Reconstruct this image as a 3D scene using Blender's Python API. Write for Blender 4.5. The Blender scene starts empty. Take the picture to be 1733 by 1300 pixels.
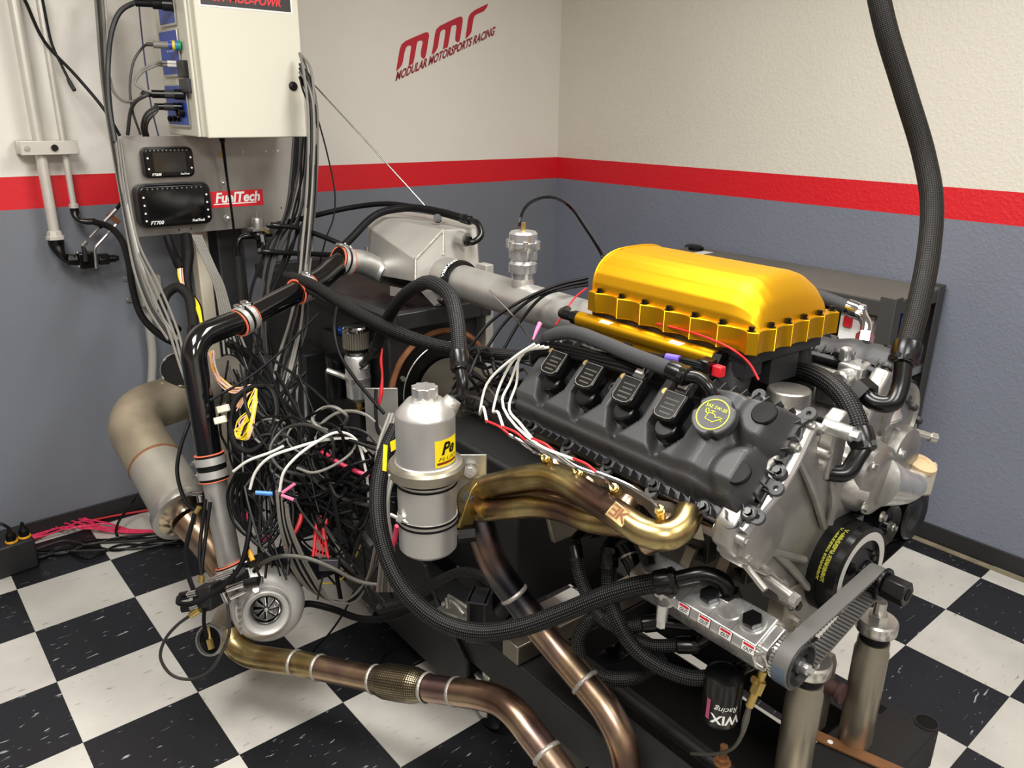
import bpy, bmesh, math, random
import numpy as np
from mathutils import Vector, Matrix
random.seed(7)
R = math.radians
scene = bpy.context.scene
COL = scene.collection

# ------------------------------------------------------------------ camera
CAM = np.array([-0.21601819, -2.91471767, 1.61372746]); FPX = 1329.5646539
RT = np.array([0.7636392, -0.64551065, 0.01308349])
UP = np.array([0.20353815, 0.25991776, 0.9439359])
FW = np.array([0.61272131, 0.71816346, -0.32986943])
cd = bpy.data.cameras.new('camera'); cam = bpy.data.objects.new('camera', cd); COL.objects.link(cam)
cd.sensor_width = 36; cd.lens = FPX / 1733 * 36; cd.clip_start = .05
cam.matrix_world = Matrix(((RT[0], UP[0], -FW[0], CAM[0]), (RT[1], UP[1], -FW[1], CAM[1]), (RT[2], UP[2], -FW[2], CAM[2]), (0, 0, 0, 1)))
scene.camera = cam

# ------------------------------------------------------------------ world, lamps, exposure
wd = bpy.data.worlds.new('world'); scene.world = wd; wd.use_nodes = True
wd.node_tree.nodes['Background'].inputs[0].default_value = (.8, .85, .9, 1)
wd.node_tree.nodes['Background'].inputs[1].default_value = .25
CEIL = 2.75
LAMPS = [(-.25, -1.6, 38), (1.3, -1.85, 30), (1.2, -3.7, 25), (-.5, -3.6, 40)]   # x, y, watts of the ceiling troffers
for i, (lx, ly, pw) in enumerate(LAMPS):
    ld = bpy.data.lights.new('troffer_light', 'AREA'); ld.shape = 'RECTANGLE'; ld.size = .5; ld.size_y = 1.1
    ld.energy = pw; ld.color = (1, .975, .935)
    lo = bpy.data.objects.new('troffer_light', ld); COL.objects.link(lo); lo.location = (lx, ly, CEIL - .075)
vs = scene.view_settings
vs.view_transform = 'Standard'; vs.look = 'None'; vs.gamma = 1; vs.use_curve_mapping = False
vs.exposure = .6

# ------------------------------------------------------------------ coordinates
EA = R(-1.7)
EO = np.array([1.10, -2.34, .81]); EX = np.array([math.cos(EA), math.sin(EA), 0]); EY = np.array([-math.sin(EA), math.cos(EA), 0]); EZ = np.array([0, 0, 1.])
XW, YW = 2.877, .355
def W(u, v, w): return EO + EX * u + EY * v + EZ * w            # engine frame: across, rearward, up
def ray(px, py): return FW + RT * (px - 866.5) / FPX - UP * (py - 650) / FPX
def P(px, py, d): return CAM + ray(px, py) * d                  # sighting at a measured distance
def hit(px, py, n, c):
    d = ray(px, py); return CAM + d * ((c - n @ CAM) / (n @ d))
def Xp(px, py, x): return hit(px, py, np.array([1., 0, 0]), x)
def Yp(px, py, y): return hit(px, py, np.array([0, 1., 0]), y)
def Zp(px, py, z): return hit(px, py, EZ, z)
def Eu(px, py, u): return hit(px, py, EX, EX @ EO + u)
def Ev(px, py, v): return hit(px, py, EY, EY @ EO + v)
def Ew(px, py, w): return Zp(px, py, EO[2] + w)
S2 = math.sqrt(.5)
def B(side, a, b, v): return W(side * S2 * (a + b), v, S2 * (a - b))   # bank frame: along cylinders, outward, rearward
def PL(pts): return [P(*p) if isinstance(p, tuple) else np.asarray(p, float) for p in pts]
ORD = ['first', 'second', 'third', 'fourth', 'fifth', 'sixth', 'seventh', 'eighth', 'ninth']
def nrm(v): v = np.asarray(v, float); return v / np.linalg.norm(v)

# ------------------------------------------------------------------ mesh building
def frame(ax):
    z = nrm(ax); t = np.array([0, 0, 1.]) if abs(z[2]) < .9 else np.array([1., 0, 0])
    x = nrm(np.cross(t, z)); return x, np.cross(z, x), z
def cr(pts, sub):
    p = [np.asarray(q, float) for q in pts]
    if len(p) < 3: return [p[0] + (p[-1] - p[0]) * t for t in np.linspace(0, 1, 3)], list(np.linspace(0, 1, 3))
    e = [2 * p[0] - p[1]] + p + [2 * p[-1] - p[-2]]; out = []; par = []
    for i in range(1, len(e) - 2):
        a, b, c, d = e[i-1:i+3]
        ta = max(np.linalg.norm(b - a), 1e-6) ** .5; tb = max(np.linalg.norm(c - b), 1e-6) ** .5; tc = max(np.linalg.norm(d - c), 1e-6) ** .5
        m1 = tb * ((b - a) / ta - (c - a) / (ta + tb) + (c - b) / tb); m2 = tb * ((c - b) / tb - (d - b) / (tb + tc) + (d - c) / tc)
        for k in range(sub):
            s = k / sub; s2 = s * s; s3 = s2 * s
            out.append((2*s3 - 3*s2 + 1) * b + (s3 - 2*s2 + s) * m1 + (3*s2 - 2*s3) * c + (s3 - s2) * m2); par.append(i - 1 + s)
    out.append(p[-1]); par.append(len(p) - 1)
    return out, par
def bend(pts, rad, n=8):
    p = [np.asarray(q, float) for q in pts]; out = [p[0]]
    for i in range(1, len(p) - 1):
        a = nrm(p[i-1] - p[i]); b = nrm(p[i+1] - p[i]); r = rad[i-1] if isinstance(rad, (list, tuple)) else rad
        ang = math.acos(max(-1, min(1, a @ b))); t = r / max(math.tan(ang / 2), 1e-4)
        t = min(t, .49 * np.linalg.norm(p[i-1] - p[i]), .49 * np.linalg.norm(p[i+1] - p[i])); r2 = t * math.tan(ang / 2)
        if math.pi - ang < .02: out.append(p[i]); continue
        bis = nrm(a + b); c = p[i] + bis * (r2 / math.sin(ang / 2)); v0 = p[i] + a * t - c; v1 = p[i] + b * t - c; th = math.pi - ang
        for k in range(n + 1):
            s = k / n; out.append(c + (v0 * math.sin((1 - s) * th) + v1 * math.sin(s * th)) / math.sin(th))
    out.append(p[-1]); return out
class MB:
    def __init__(s): s.v = []; s.f = []; s.uv = []; s.has = False
    def add(s, v, f, uv=None):
        o = len(s.v); s.v += [tuple(map(float, q)) for q in v]
        for k, q in enumerate(f):
            s.f.append([o + i for i in q]); s.uv.append(uv[k] if uv else [(0, 0)] * len(q))
        return s
    def box(s, c, sx, sy, sz, ax=None):
        X, Y, Z = ax if ax is not None else np.eye(3); c = np.asarray(c, float)
        v = [c + X * sx / 2 * i + Y * sy / 2 * j + Z * sz / 2 * k for k in (-1, 1) for j in (-1, 1) for i in (-1, 1)]
        return s.add(v, [(0, 2, 3, 1), (4, 5, 7, 6), (0, 1, 5, 4), (2, 6, 7, 3), (0, 4, 6, 2), (1, 3, 7, 5)])
    def prism(s, poly, o, X, Y, Z, d, taper=1):
        o = np.asarray(o, float); n = len(poly); cx = sum(p[0] for p in poly) / n; cy = sum(p[1] for p in poly) / n
        v = [o + X * x + Y * y for x, y in poly] + [o + X * (cx + (x - cx) * taper) + Y * (cy + (y - cy) * taper) + Z * d for x, y in poly]
        a = sum(poly[i][0] * poly[(i+1) % n][1] - poly[(i+1) % n][0] * poly[i][1] for i in range(n)) * (1 if np.cross(X, Y) @ Z > 0 else -1) * (1 if d > 0 else -1)
        f = [list(range(n))[::-1], list(range(n, 2 * n))] + [(i, (i+1) % n, n + (i+1) % n, n + i) for i in range(n)]
        if a < 0: f = [q[::-1] for q in f]
        return s.add(v, f)
    def lathe(s, prof, o, ax, n=28, caps=True, arc=None):
        X, Y, Z = frame(ax); o = np.asarray(o, float); m = len(prof); v = []
        for r, h in prof:
            for k in range(n):
                t = 2 * math.pi * k / n; v.append(o + Z * h + (X * math.cos(t) + Y * math.sin(t)) * r)
        f = []; uv = []
        L = 0
        for i in range(m - 1):
            dl = math.hypot(prof[i+1][0] - prof[i][0], prof[i+1][1] - prof[i][1])
            for k in range(n):
                j = (k + 1) % n; f.append((i*n + k, i*n + j, (i+1)*n + j, (i+1)*n + k))
                uv.append([(k/n, L), ((k+1)/n, L), ((k+1)/n, L+dl), (k/n, L+dl)])
            L += dl
        if caps:
            if prof[0][0] > 1e-5: f.append(list(range(n))[::-1]); uv.append([(0, 0)] * n)
            if prof[-1][0] > 1e-5: f.append([(m-1)*n + k for k in range(n)]); uv.append([(0, 0)] * n)
        if prof[-1][1] < prof[0][1]: f = [q[::-1] for q in map(list, f)]; uv = [u[::-1] for u in uv]
        return s.add(v, f, uv)
    def cyl(s, a, b, r, r1=None, n=20):
        a = np.asarray(a, float); b = np.asarray(b, float); h = np.linalg.norm(b - a)
        return s.lathe([(r, 0), (r if r1 is None else r1, h)], a, b - a, n)
    def hexa(s, a, b, r): return s.cyl(a, b, r, n=6)
    def ring(s, c, ax, r0, r1, h, n=32):
        return s.lathe([(r0, 0), (r1, 0), (r1, h), (r0, h), (r0, 0)], c, ax, n, caps=False)
    def tube(s, pts, r, n=10, sub=5, smooth=True, caps=True):
        if smooth: q, par = cr(pts, sub)
        else: q = [np.asarray(t, float) for t in pts]; par = list(np.linspace(0, (len(r) - 1) if isinstance(r, (list, tuple)) else 1, len(q)))
        if isinstance(r, (list, tuple)): rs = [float(np.interp(t, range(len(r)), r)) for t in par]
        else: rs = [r] * len(q)
        N = len(q); T = [nrm(q[min(i+1, N-1)] - q[max(i-1, 0)]) for i in range(N)]
        X, Y, _ = frame(T[0]); v = []; f = []; uv = []; L = 0; Ls = []
        for i in range(N):
            if i:
                L += np.linalg.norm(q[i] - q[i-1]); X = X - T[i] * (X @ T[i]); X = nrm(X); Y = np.cross(T[i], X)
            Ls.append(L)
            for k in range(n):
                t = 2 * math.pi * k / n; v.append(q[i] + (X * math.cos(t) + Y * math.sin(t)) * rs[i])
        for i in range(N - 1):
            for k in range(n):
                j = (k + 1) % n; f.append((i*n + k, i*n + j, (i+1)*n + j, (i+1)*n + k))
                uv.append([(k/n, Ls[i]), ((k+1)/n, Ls[i]), ((k+1)/n, Ls[i+1]), (k/n, Ls[i+1])])
        if caps:
            f.append(list(range(n))[::-1]); uv.append([(0, 0)] * n); f.append([(N-1)*n + k for k in range(n)]); uv.append([(0, Ls[-1])] * n)
        return s.add(v, f, uv)
    def sphere(s, c, r, n=14, sq=(1, 1, 1)):
        m = n // 2; prof = [(max(r * math.sin(math.pi * i / m), 1e-6), -r * math.cos(math.pi * i / m)) for i in range(m + 1)]
        o = len(s.v); s.lathe(prof, (0, 0, 0), (0, 0, 1), n, caps=False)
        for i in range(o, len(s.v)): s.v[i] = tuple(np.asarray(c) + np.array(s.v[i]) * np.array(sq))
        return s
    def grid(s, fn, nu, nv):
        v = [fn(i / nu, j / nv) for j in range(nv + 1) for i in range(nu + 1)]
        f = [(j*(nu+1)+i, j*(nu+1)+i+1, (j+1)*(nu+1)+i+1, (j+1)*(nu+1)+i) for j in range(nv) for i in range(nu)]
        uv = [[((t % (nu+1)) / nu, (t // (nu+1)) / nv) for t in q] for q in f]
        return s.add(v, f, uv)
WORLD = {}
def mk(name, mb, mat, parent=None, bevel=0, ang=35, flat=False, seg=2, origin=None):
    v = np.array(mb.v) if isinstance(mb, MB) else mb[0]; f = mb.f if isinstance(mb, MB) else mb[1]
    o = np.array([(v[:, 0].min() + v[:, 0].max()) / 2, (v[:, 1].min() + v[:, 1].max()) / 2, v[:, 2].min()]) if origin is None else np.asarray(origin, float)
    me = bpy.data.meshes.new(name); me.from_pydata((v - o).tolist(), [], f)
    if isinstance(mb, MB):
        ul = me.uv_layers.new(name='UVMap'); ul.data.foreach_set('uv', [c for q in mb.uv for t in q for c in t])
    me.materials.append(mat)
    if not flat:
        me.polygons.foreach_set('use_smooth', [True] * len(me.polygons)); me.set_sharp_from_angle(angle=R(ang))
    me.update()
    ob = bpy.data.objects.new(name, me); COL.objects.link(ob)
    po = WORLD[parent.name] if parent else np.zeros(3)
    ob.parent = parent; ob.location = tuple(o - po); WORLD[ob.name] = o
    if bevel:
        b = ob.modifiers.new('bevel', 'BEVEL'); b.width = bevel; b.segments = seg; b.limit_method = 'ANGLE'; b.angle_limit = R(30)
        b.harden_normals = False
    return ob
def tag(o, label, cat, group=None, kind=None):
    if label: o['label'] = label
    if cat: o['category'] = cat
    if group: o['group'] = group
    if kind: o['kind'] = kind
    return o
def thing(name, label, cat, base, group=None):
    o = bpy.data.objects.new(name, None); COL.objects.link(o); o.empty_display_size = .05
    o.location = tuple(base); WORLD[o.name] = np.asarray(base, float); return tag(o, label, cat, group)
def struct(name, mb, mat, parent=None, **k):
    o = mk(name, mb, mat, parent, **k)
    if parent is None: o['kind'] = 'structure'
    return o
def clone(ob, off, parent):
    c = ob.copy(); COL.objects.link(c); c.parent = parent; c.location = Vector(ob.location) + Vector(tuple(off))
    WORLD[c.name] = WORLD[ob.name] + np.asarray(off)
    return c
def text_mb(txt, o, X, Y, size, depth=.0004, shear=0, align='CENTER', width=None, bold=0, space=1, ext=0):
    cu = bpy.data.curves.new('t', 'FONT'); cu.body = txt; cu.size = size; cu.shear = shear; cu.align_x = align; cu.align_y = 'CENTER'; cu.offset = bold; cu.extrude = ext; cu.resolution_u = 3; cu.space_character = space
    t = bpy.data.objects.new('t', cu); COL.objects.link(t)
    me = bpy.data.meshes.new_from_object(t.evaluated_get(bpy.context.evaluated_depsgraph_get()))
    vv = np.array([tuple(q.co) for q in me.vertices]); f = [list(p.vertices) for p in me.polygons]
    bpy.data.objects.remove(t); bpy.data.curves.remove(cu); bpy.data.meshes.remove(me)
    if len(vv) == 0: return MB().box(o, .001, .001, .001)
    if width: vv[:, 0] *= width / max(1e-6, vv[:, 0].max() - vv[:, 0].min())
    Z = np.cross(X, Y); mb = MB(); mb.add([np.asarray(o) + X * q[0] + Y * q[1] + Z * (depth + q[2]) for q in vv], f); return mb

# ------------------------------------------------------------------ materials
def lin(c): return tuple((x / 12.92 if x <= .04045 else ((x + .055) / 1.055) ** 2.4) for x in (c[0] / 255, c[1] / 255, c[2] / 255)) + (1,)
def nt(name):
    m = bpy.data.materials.new(name); m.use_nodes = True; t = m.node_tree; return m, t, t.nodes['Principled BSDF']
def nd(t, kind, **k):
    n = t.nodes.new(kind)
    for a, b in k.items():
        if a in n.inputs: n.inputs[a].default_value = b
        else: setattr(n, a, b)
    return n
def ramp(t, fac, stops):
    r = t.nodes.new('ShaderNodeValToRGB'); e = r.color_ramp.elements
    while len(e) < len(stops): e.new(.5)
    for k, (p, c) in enumerate(stops): e[k].position = p; e[k].color = c
    t.links.new(fac, r.inputs[0]); return r.outputs[0]
def mat(name, col, rough=.5, metal=0., var=0., vs_=6., bump=0., bs=60., coat=0., stretch=None, rvar=0., spec=.5, emit=None, trans=0.):
    m, t, p = nt(name); c = lin(col)
    p.inputs['Base Color'].default_value = c; p.inputs['Roughness'].default_value = rough; p.inputs['Metallic'].default_value = metal
    p.inputs['Coat Weight'].default_value = coat; p.inputs['Coat Roughness'].default_value = .08; p.inputs['Specular IOR Level'].default_value = spec
    p.inputs['Transmission Weight'].default_value = trans
    if emit: p.inputs['Emission Color'].default_value = lin(emit[:3]); p.inputs['Emission Strength'].default_value = emit[3]
    if var or bump or rvar:
        tc = nd(t, 'ShaderNodeTexCoord'); src = tc.outputs['Object']
        if stretch:
            mp = nd(t, 'ShaderNodeMapping'); mp.inputs['Scale'].default_value = stretch; t.links.new(src, mp.inputs[0]); src = mp.outputs[0]
        n1 = nd(t, 'ShaderNodeTexNoise', Scale=vs_, Detail=5.); t.links.new(src, n1.inputs['Vector'])
        if var:
            o = ramp(t, n1.outputs['Fac'], [(.3, tuple(x * (1 - var) for x in c[:3]) + (1,)), (.7, tuple(min(1, x * (1 + var)) for x in c[:3]) + (1,))]); t.links.new(o, p.inputs['Base Color'])
        if rvar:
            mr = nd(t, 'ShaderNodeMapRange'); mr.inputs['From Min'].default_value = .3; mr.inputs['From Max'].default_value = .7
            mr.inputs['To Min'].default_value = max(.02, rough - rvar); mr.inputs['To Max'].default_value = min(1, rough + rvar)
            t.links.new(n1.outputs['Fac'], mr.inputs['Value']); t.links.new(mr.outputs[0], p.inputs['Roughness'])
        if bump:
            n2 = nd(t, 'ShaderNodeTexNoise', Scale=bs, Detail=3.); t.links.new(src, n2.inputs['Vector'])
            b = nd(t, 'ShaderNodeBump', Strength=bump, Distance=.002); t.links.new(n2.outputs['Fac'], b.inputs['Height']); t.links.new(b.outputs[0], p.inputs['Normal'])
    return m
def braid_mat(name, col, hi, nu=14, per=110., rough=.45, metal=0., amt=.55):
    m, t, p = nt(name); uvn = nd(t, 'ShaderNodeUVMap'); sp = nd(t, 'ShaderNodeSeparateXYZ'); t.links.new(uvn.outputs[0], sp.inputs[0])
    def math_(op, a, b=None):
        n = nd(t, 'ShaderNodeMath', operation=op)
        for k, q in enumerate((a, b)):
            if q is None: continue
            if isinstance(q, (int, float)): n.inputs[k].default_value = q
            else: t.links.new(q, n.inputs[k])
        return n.outputs[0]
    a = math_('MULTIPLY', sp.outputs[0], nu * 2 * math.pi); b = math_('MULTIPLY', sp.outputs[1], per * 2 * math.pi)
    s1 = math_('SINE', math_('ADD', a, b)); s2 = math_('SINE', math_('SUBTRACT', a, b))
    k = math_('MULTIPLY', s1, s2); k2 = math_('MULTIPLY_ADD', k, .5); t.nodes[-1].inputs[2].default_value = .5
    o = ramp(t, k2, [(.72, lin(col)), (.97, tuple(x * amt + y * (1 - amt) for x, y in zip(lin(hi), lin(col))))]); t.links.new(o, p.inputs['Base Color'])
    p.inputs['Roughness'].default_value = rough; p.inputs['Metallic'].default_value = metal; p.inputs['Specular IOR Level'].default_value = .5 if metal else .18
    bp = nd(t, 'ShaderNodeBump', Strength=.6, Distance=.001); t.links.new(k2, bp.inputs['Height']); t.links.new(bp.outputs[0], p.inputs['Normal'])
    return m
def heat_mat(name, cols, scale=6., rough=.29, mixn=.35):
    m, t, p = nt(name); tc = nd(t, 'ShaderNodeTexCoord'); uvn = nd(t, 'ShaderNodeUVMap'); sp = nd(t, 'ShaderNodeSeparateXYZ'); t.links.new(uvn.outputs[0], sp.inputs[0])
    n = nd(t, 'ShaderNodeTexNoise', Scale=scale, Detail=4.); t.links.new(tc.outputs['Object'], n.inputs['Vector'])
    w = nd(t, 'ShaderNodeMath', operation='SINE'); k = nd(t, 'ShaderNodeMath', operation='MULTIPLY'); k.inputs[1].default_value = 22.; t.links.new(sp.outputs[1], k.inputs[0]); t.links.new(k.outputs[0], w.inputs[0])
    w2 = nd(t, 'ShaderNodeMath', operation='MULTIPLY_ADD'); t.links.new(w.outputs[0], w2.inputs[0]); w2.inputs[1].default_value = .12; t.links.new(n.outputs['Fac'], w2.inputs[2])
    s = [(.3 + .45 * i / (len(cols) - 1), lin(c)) for i, c in enumerate(cols)]
    t.links.new(ramp(t, w2.outputs[0], s), p.inputs['Base Color'])
    p.inputs['Metallic'].default_value = 1; p.inputs['Roughness'].default_value = rough
    n3 = nd(t, 'ShaderNodeTexNoise', Scale=40., Detail=3.); t.links.new(tc.outputs['Object'], n3.inputs['Vector'])
    mr = nd(t, 'ShaderNodeMapRange'); mr.inputs['To Min'].default_value = rough - .07; mr.inputs['To Max'].default_value = rough + .12; t.links.new(n3.outputs['Fac'], mr.inputs['Value']); t.links.new(mr.outputs[0], p.inputs['Roughness'])
    return m
M = {}
M['black'] = mat('black_paint', (26, 26, 28), .55, 0, bump=.15, bs=200, rvar=.1)
M['blackgloss'] = mat('black_gloss', (8, 8, 9), .12, 0, coat=.6)
M['anod'] = mat('black_anodized', (7, 7, 8), .27, 0, spec=.45)
M['band'] = mat('bright_clamp_band', (208, 206, 202), .32, .65)
M['rubber'] = mat('black_rubber', (12, 12, 13), .55, 0, spec=.16, rvar=.1, vs_=30)
M['wire'] = mat('black_wire', (9, 9, 10), .5, spec=.2)
M['greywire'] = mat('grey_cable', (118, 115, 108), .5)
M['darkwire'] = mat('dark_grey_cable', (46, 45, 43), .5)
M['whitewire'] = mat('white_wire', (222, 220, 212), .4)
M['redwire'] = mat('red_wire', (196, 30, 36), .4)
M['pinkwire'] = mat('pink_cable', (226, 50, 92), .4)
M['yellowwire'] = mat('yellow_wire', (226, 200, 40), .4)
M['palewire'] = mat('pale_pink_wire', (222, 178, 160), .45)
M['plastic'] = mat('black_plastic', (44, 44, 46), .42, 0, bump=.12, bs=350)
M['cover'] = mat('cam_cover_plastic', (52, 52, 53), .48, 0, bump=.16, bs=420, rvar=.06)
M['alu'] = mat('brushed_aluminium', (196, 195, 191), .4, .82, var=.05, vs_=14, rvar=.05)
M['aluplate'] = mat('aluminium_plate', (186, 184, 178), .42, .8, var=.12, vs_=9, rvar=.1)
M['machined'] = mat('machined_aluminium', (214, 214, 212), .3, .88, var=.06, vs_=25, rvar=.08)
M['cast'] = mat('cast_aluminium', (166, 164, 159), .42, .88, var=.26, vs_=9, bump=.35, bs=90, rvar=.1)
M['castdark'] = mat('dark_cast_aluminium', (104, 102, 98), .52, .7, var=.25, vs_=10, bump=.4, bs=90, rvar=.1)
M['steel'] = mat('bare_steel', (158, 151, 136), .4, .85, var=.14, vs_=10, rvar=.1)
M['zinc'] = mat('zinc_steel', (202, 200, 194), .28, .9, var=.03, vs_=30)
M['chrome'] = mat('chrome', (205, 205, 205), .12, 1)
M['duct'] = mat('dirty_steel_duct', (172, 167, 156), .48, .6, var=.16, vs_=5, rvar=.12, bump=.1, bs=30)
M['ductrust'] = mat('discoloured_steel_elbow', (154, 143, 122), .5, .55, var=.22, vs_=7, rvar=.12, bump=.1, bs=30)
M['gold'] = mat('gold_anodized', (226, 170, 28), .46, .94, var=.03, vs_=4)
M['goldsat'] = mat('gold_anodized_satin', (226, 170, 26), .4, .94, var=.03, vs_=8)
M['brass'] = mat('brass', (204, 176, 104), .3, .9)
M['yellow'] = mat('yellow_print', (240, 214, 20), .5)
M['lime'] = mat('lime_print', (216, 222, 40), .5)
M['dimlime'] = mat('faded_yellow_print', (168, 166, 52), .6)
M['white'] = mat('white_print', (236, 236, 232), .5)
M['red'] = mat('red_print', (206, 26, 40), .5)
M['crimson'] = mat('crimson_vinyl', (186, 34, 54), .45)
M['orange'] = mat('orange_silicone', (236, 116, 82), .5)
M['amber'] = mat('amber_sleeve', (226, 160, 30), .4)
M['pink'] = mat('pink_heatshrink', (222, 110, 150), .5)
M['blue'] = mat('blue_print', (44, 74, 170), .4)
M['bluelens'] = mat('blue_crimp', (70, 130, 200), .4)
M['purple'] = mat('purple_tape', (110, 90, 200), .5)
M['slate'] = mat('slate_blue_cable', (74, 74, 108), .5)
M['beige'] = mat('beige_enamel', (210, 207, 191), .38, 0, bump=.06, bs=120)
M['cream'] = mat('cream_paint', (206, 198, 178), .5, 0)
M['greypaint'] = mat('grey_box_paint', (148, 146, 138), .5, 0, bump=.05)
M['pvc'] = mat('grey_conduit', (168, 166, 160), .5)
M['pipe'] = mat('painted_pipe', (206, 202, 192), .35, .3, var=.06, vs_=15)
M['screen'] = mat('display_glass', (46, 44, 38), .1, 0, coat=.8)
M['screendark'] = mat('dark_display_glass', (10, 11, 12), .08, 0, coat=.8)
M['braid'] = braid_mat('black_braided_nylon', (9, 9, 10), (150, 150, 148), 10, 110., .5, amt=.3)
M['braidfine'] = braid_mat('fine_black_braid', (17, 16, 15), (120, 116, 106), 16, 140., .5, amt=.32)
M['braidgrey'] = braid_mat('grey_rubber_cloth', (58, 58, 60), (120, 120, 120), 20, 260., .6, amt=.4)
M['steelbraid'] = braid_mat('stainless_braid', (96, 94, 88), (226, 224, 216), 8, 260., .3, .8)
M['flex'] = braid_mat('stainless_flex_braid', (104, 94, 74), (226, 214, 186), 22, 95., .3, 1., amt=.9)
M['heatgold'] = heat_mat('gold_heated_stainless', [(108, 84, 72), (150, 126, 86), (182, 164, 116), (160, 138, 88), (126, 98, 88)], 7.)
M['heatbrown'] = heat_mat('bronze_heated_stainless', [(122, 96, 84), (152, 126, 106), (172, 148, 122), (150, 126, 116), (130, 108, 108)], 6.)
M['heatblue'] = heat_mat('blued_stainless', [(62, 62, 70), (86, 84, 88), (120, 102, 96), (150, 118, 92)], 6.)
M['weld'] = mat('weld_bead', (176, 171, 163), .45, .7, bump=.8, bs=220)
M['rust'] = mat('rusty_steel', (128, 84, 54), .7, .5, var=.3, vs_=30)
M['copper'] = mat('copper_strap', (148, 106, 72), .5, .6, var=.25, vs_=20)
M['smoke'] = mat('clear_plastic', (214, 206, 188), .25, 0, trans=.35)
M['frame'] = mat('stand_black_paint', (23, 23, 24), .55, 0, bump=.1, bs=90, rvar=.1)
M['bench'] = mat('bench_dark_top', (104, 100, 92), .5, 0, var=.12, vs_=3)
M['benchframe'] = mat('bench_frame', (60, 59, 57), .5)
M['dirt'] = mat('dusty_floor_edge', (128, 118, 96), .9, 0, var=.3, vs_=12)
# ------------------------------------------------------------------ the room
def wall_mat(name, bumpy, grey, white):
    m, t, p = nt(name); g = nd(t, 'ShaderNodeNewGeometry'); sp = nd(t, 'ShaderNodeSeparateXYZ'); t.links.new(g.outputs['Position'], sp.inputs[0])
    n = nd(t, 'ShaderNodeTexNoise', Scale=1.7, Detail=4.); t.links.new(g.outputs['Position'], n.inputs['Vector'])
    def v(c, k): return tuple(x * k for x in lin(c)[:3]) + (1,)
    def mx(f, a, b):
        x = nd(t, 'ShaderNodeMix', data_type='RGBA'); t.links.new(f, x.inputs[0])
        for q, s in ((a, 6), (b, 7)):
            if isinstance(q, tuple): x.inputs[s].default_value = q
            else: t.links.new(q, x.inputs[s])
        return x.outputs[2]
    gr = ramp(t, n.outputs['Fac'], [(.3, v(grey, .93)), (.7, v(grey, 1.05))]); wh = ramp(t, n.outputs['Fac'], [(.3, v(white, .97)), (.7, v(white, 1.02))])
    def gt(z):
        q = nd(t, 'ShaderNodeMath', operation='GREATER_THAN'); t.links.new(sp.outputs[2], q.inputs[0]); q.inputs[1].default_value = z; return q.outputs[0]
    t.links.new(mx(gt(1.37), mx(gt(1.258), gr, lin((208, 22, 34))), wh), p.inputs['Base Color'])
    p.inputs['Roughness'].default_value = .5
    n2 = nd(t, 'ShaderNodeTexNoise', Scale=bumpy[1], Detail=2.); t.links.new(g.outputs['Position'], n2.inputs['Vector'])
    n3 = ramp(t, n2.outputs['Fac'], [(.45, (0, 0, 0, 1)), (.68, (1, 1, 1, 1))])
    b = nd(t, 'ShaderNodeBump', Strength=bumpy[0], Distance=.003); t.links.new(n3, b.inputs['Height']); t.links.new(b.outputs[0], p.inputs['Normal'])
    return m
WL = wall_mat('painted_wall_smooth', (.06, 60.), (114, 118, 126), (224, 220, 211)); WR = wall_mat('painted_wall_orange_peel', (.28, 85.), (116, 121, 134), (214, 209, 196))
X0, Y0 = -2.9, -5.2
struct('wall_left', MB().box(((X0 + XW) / 2, YW + .06, CEIL / 2), XW - X0 + .24, .12, CEIL), WL, flat=True)
struct('wall_right', MB().box((XW + .06, (Y0 + YW) / 2, CEIL / 2), .12, YW - Y0, CEIL), WR, flat=True)
struct('wall_near', MB().box(((X0 + XW) / 2, Y0 - .06, CEIL / 2), XW - X0 + .24, .12, CEIL), WL, flat=True)
struct('wall_side', MB().box((X0 - .06, (Y0 + YW) / 2, CEIL / 2), .12, YW - Y0, CEIL), WL, flat=True)
struct('ceiling', MB().box(((X0 + XW) / 2, (Y0 + YW) / 2, CEIL + .05), XW - X0 + .24, YW - Y0 + .24, .1), mat('ceiling_white', (214, 211, 203), .8, 0, bump=.2, bs=80), flat=True)
for i, (lx, ly, pw) in enumerate(LAMPS):
    t = thing('ceiling_light', 'white ceiling lamp, ' + ['above the wiring and turbocharger', 'above the engine', 'nearest the right wall behind the photographer', 'farthest left behind the photographer'][i], 'lamp', (lx, ly, CEIL - .07), 'ceiling lamps')
    mk('housing', MB().box((lx, ly, CEIL - .03), .6, 1.2, .06), M['white'], t)
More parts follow.
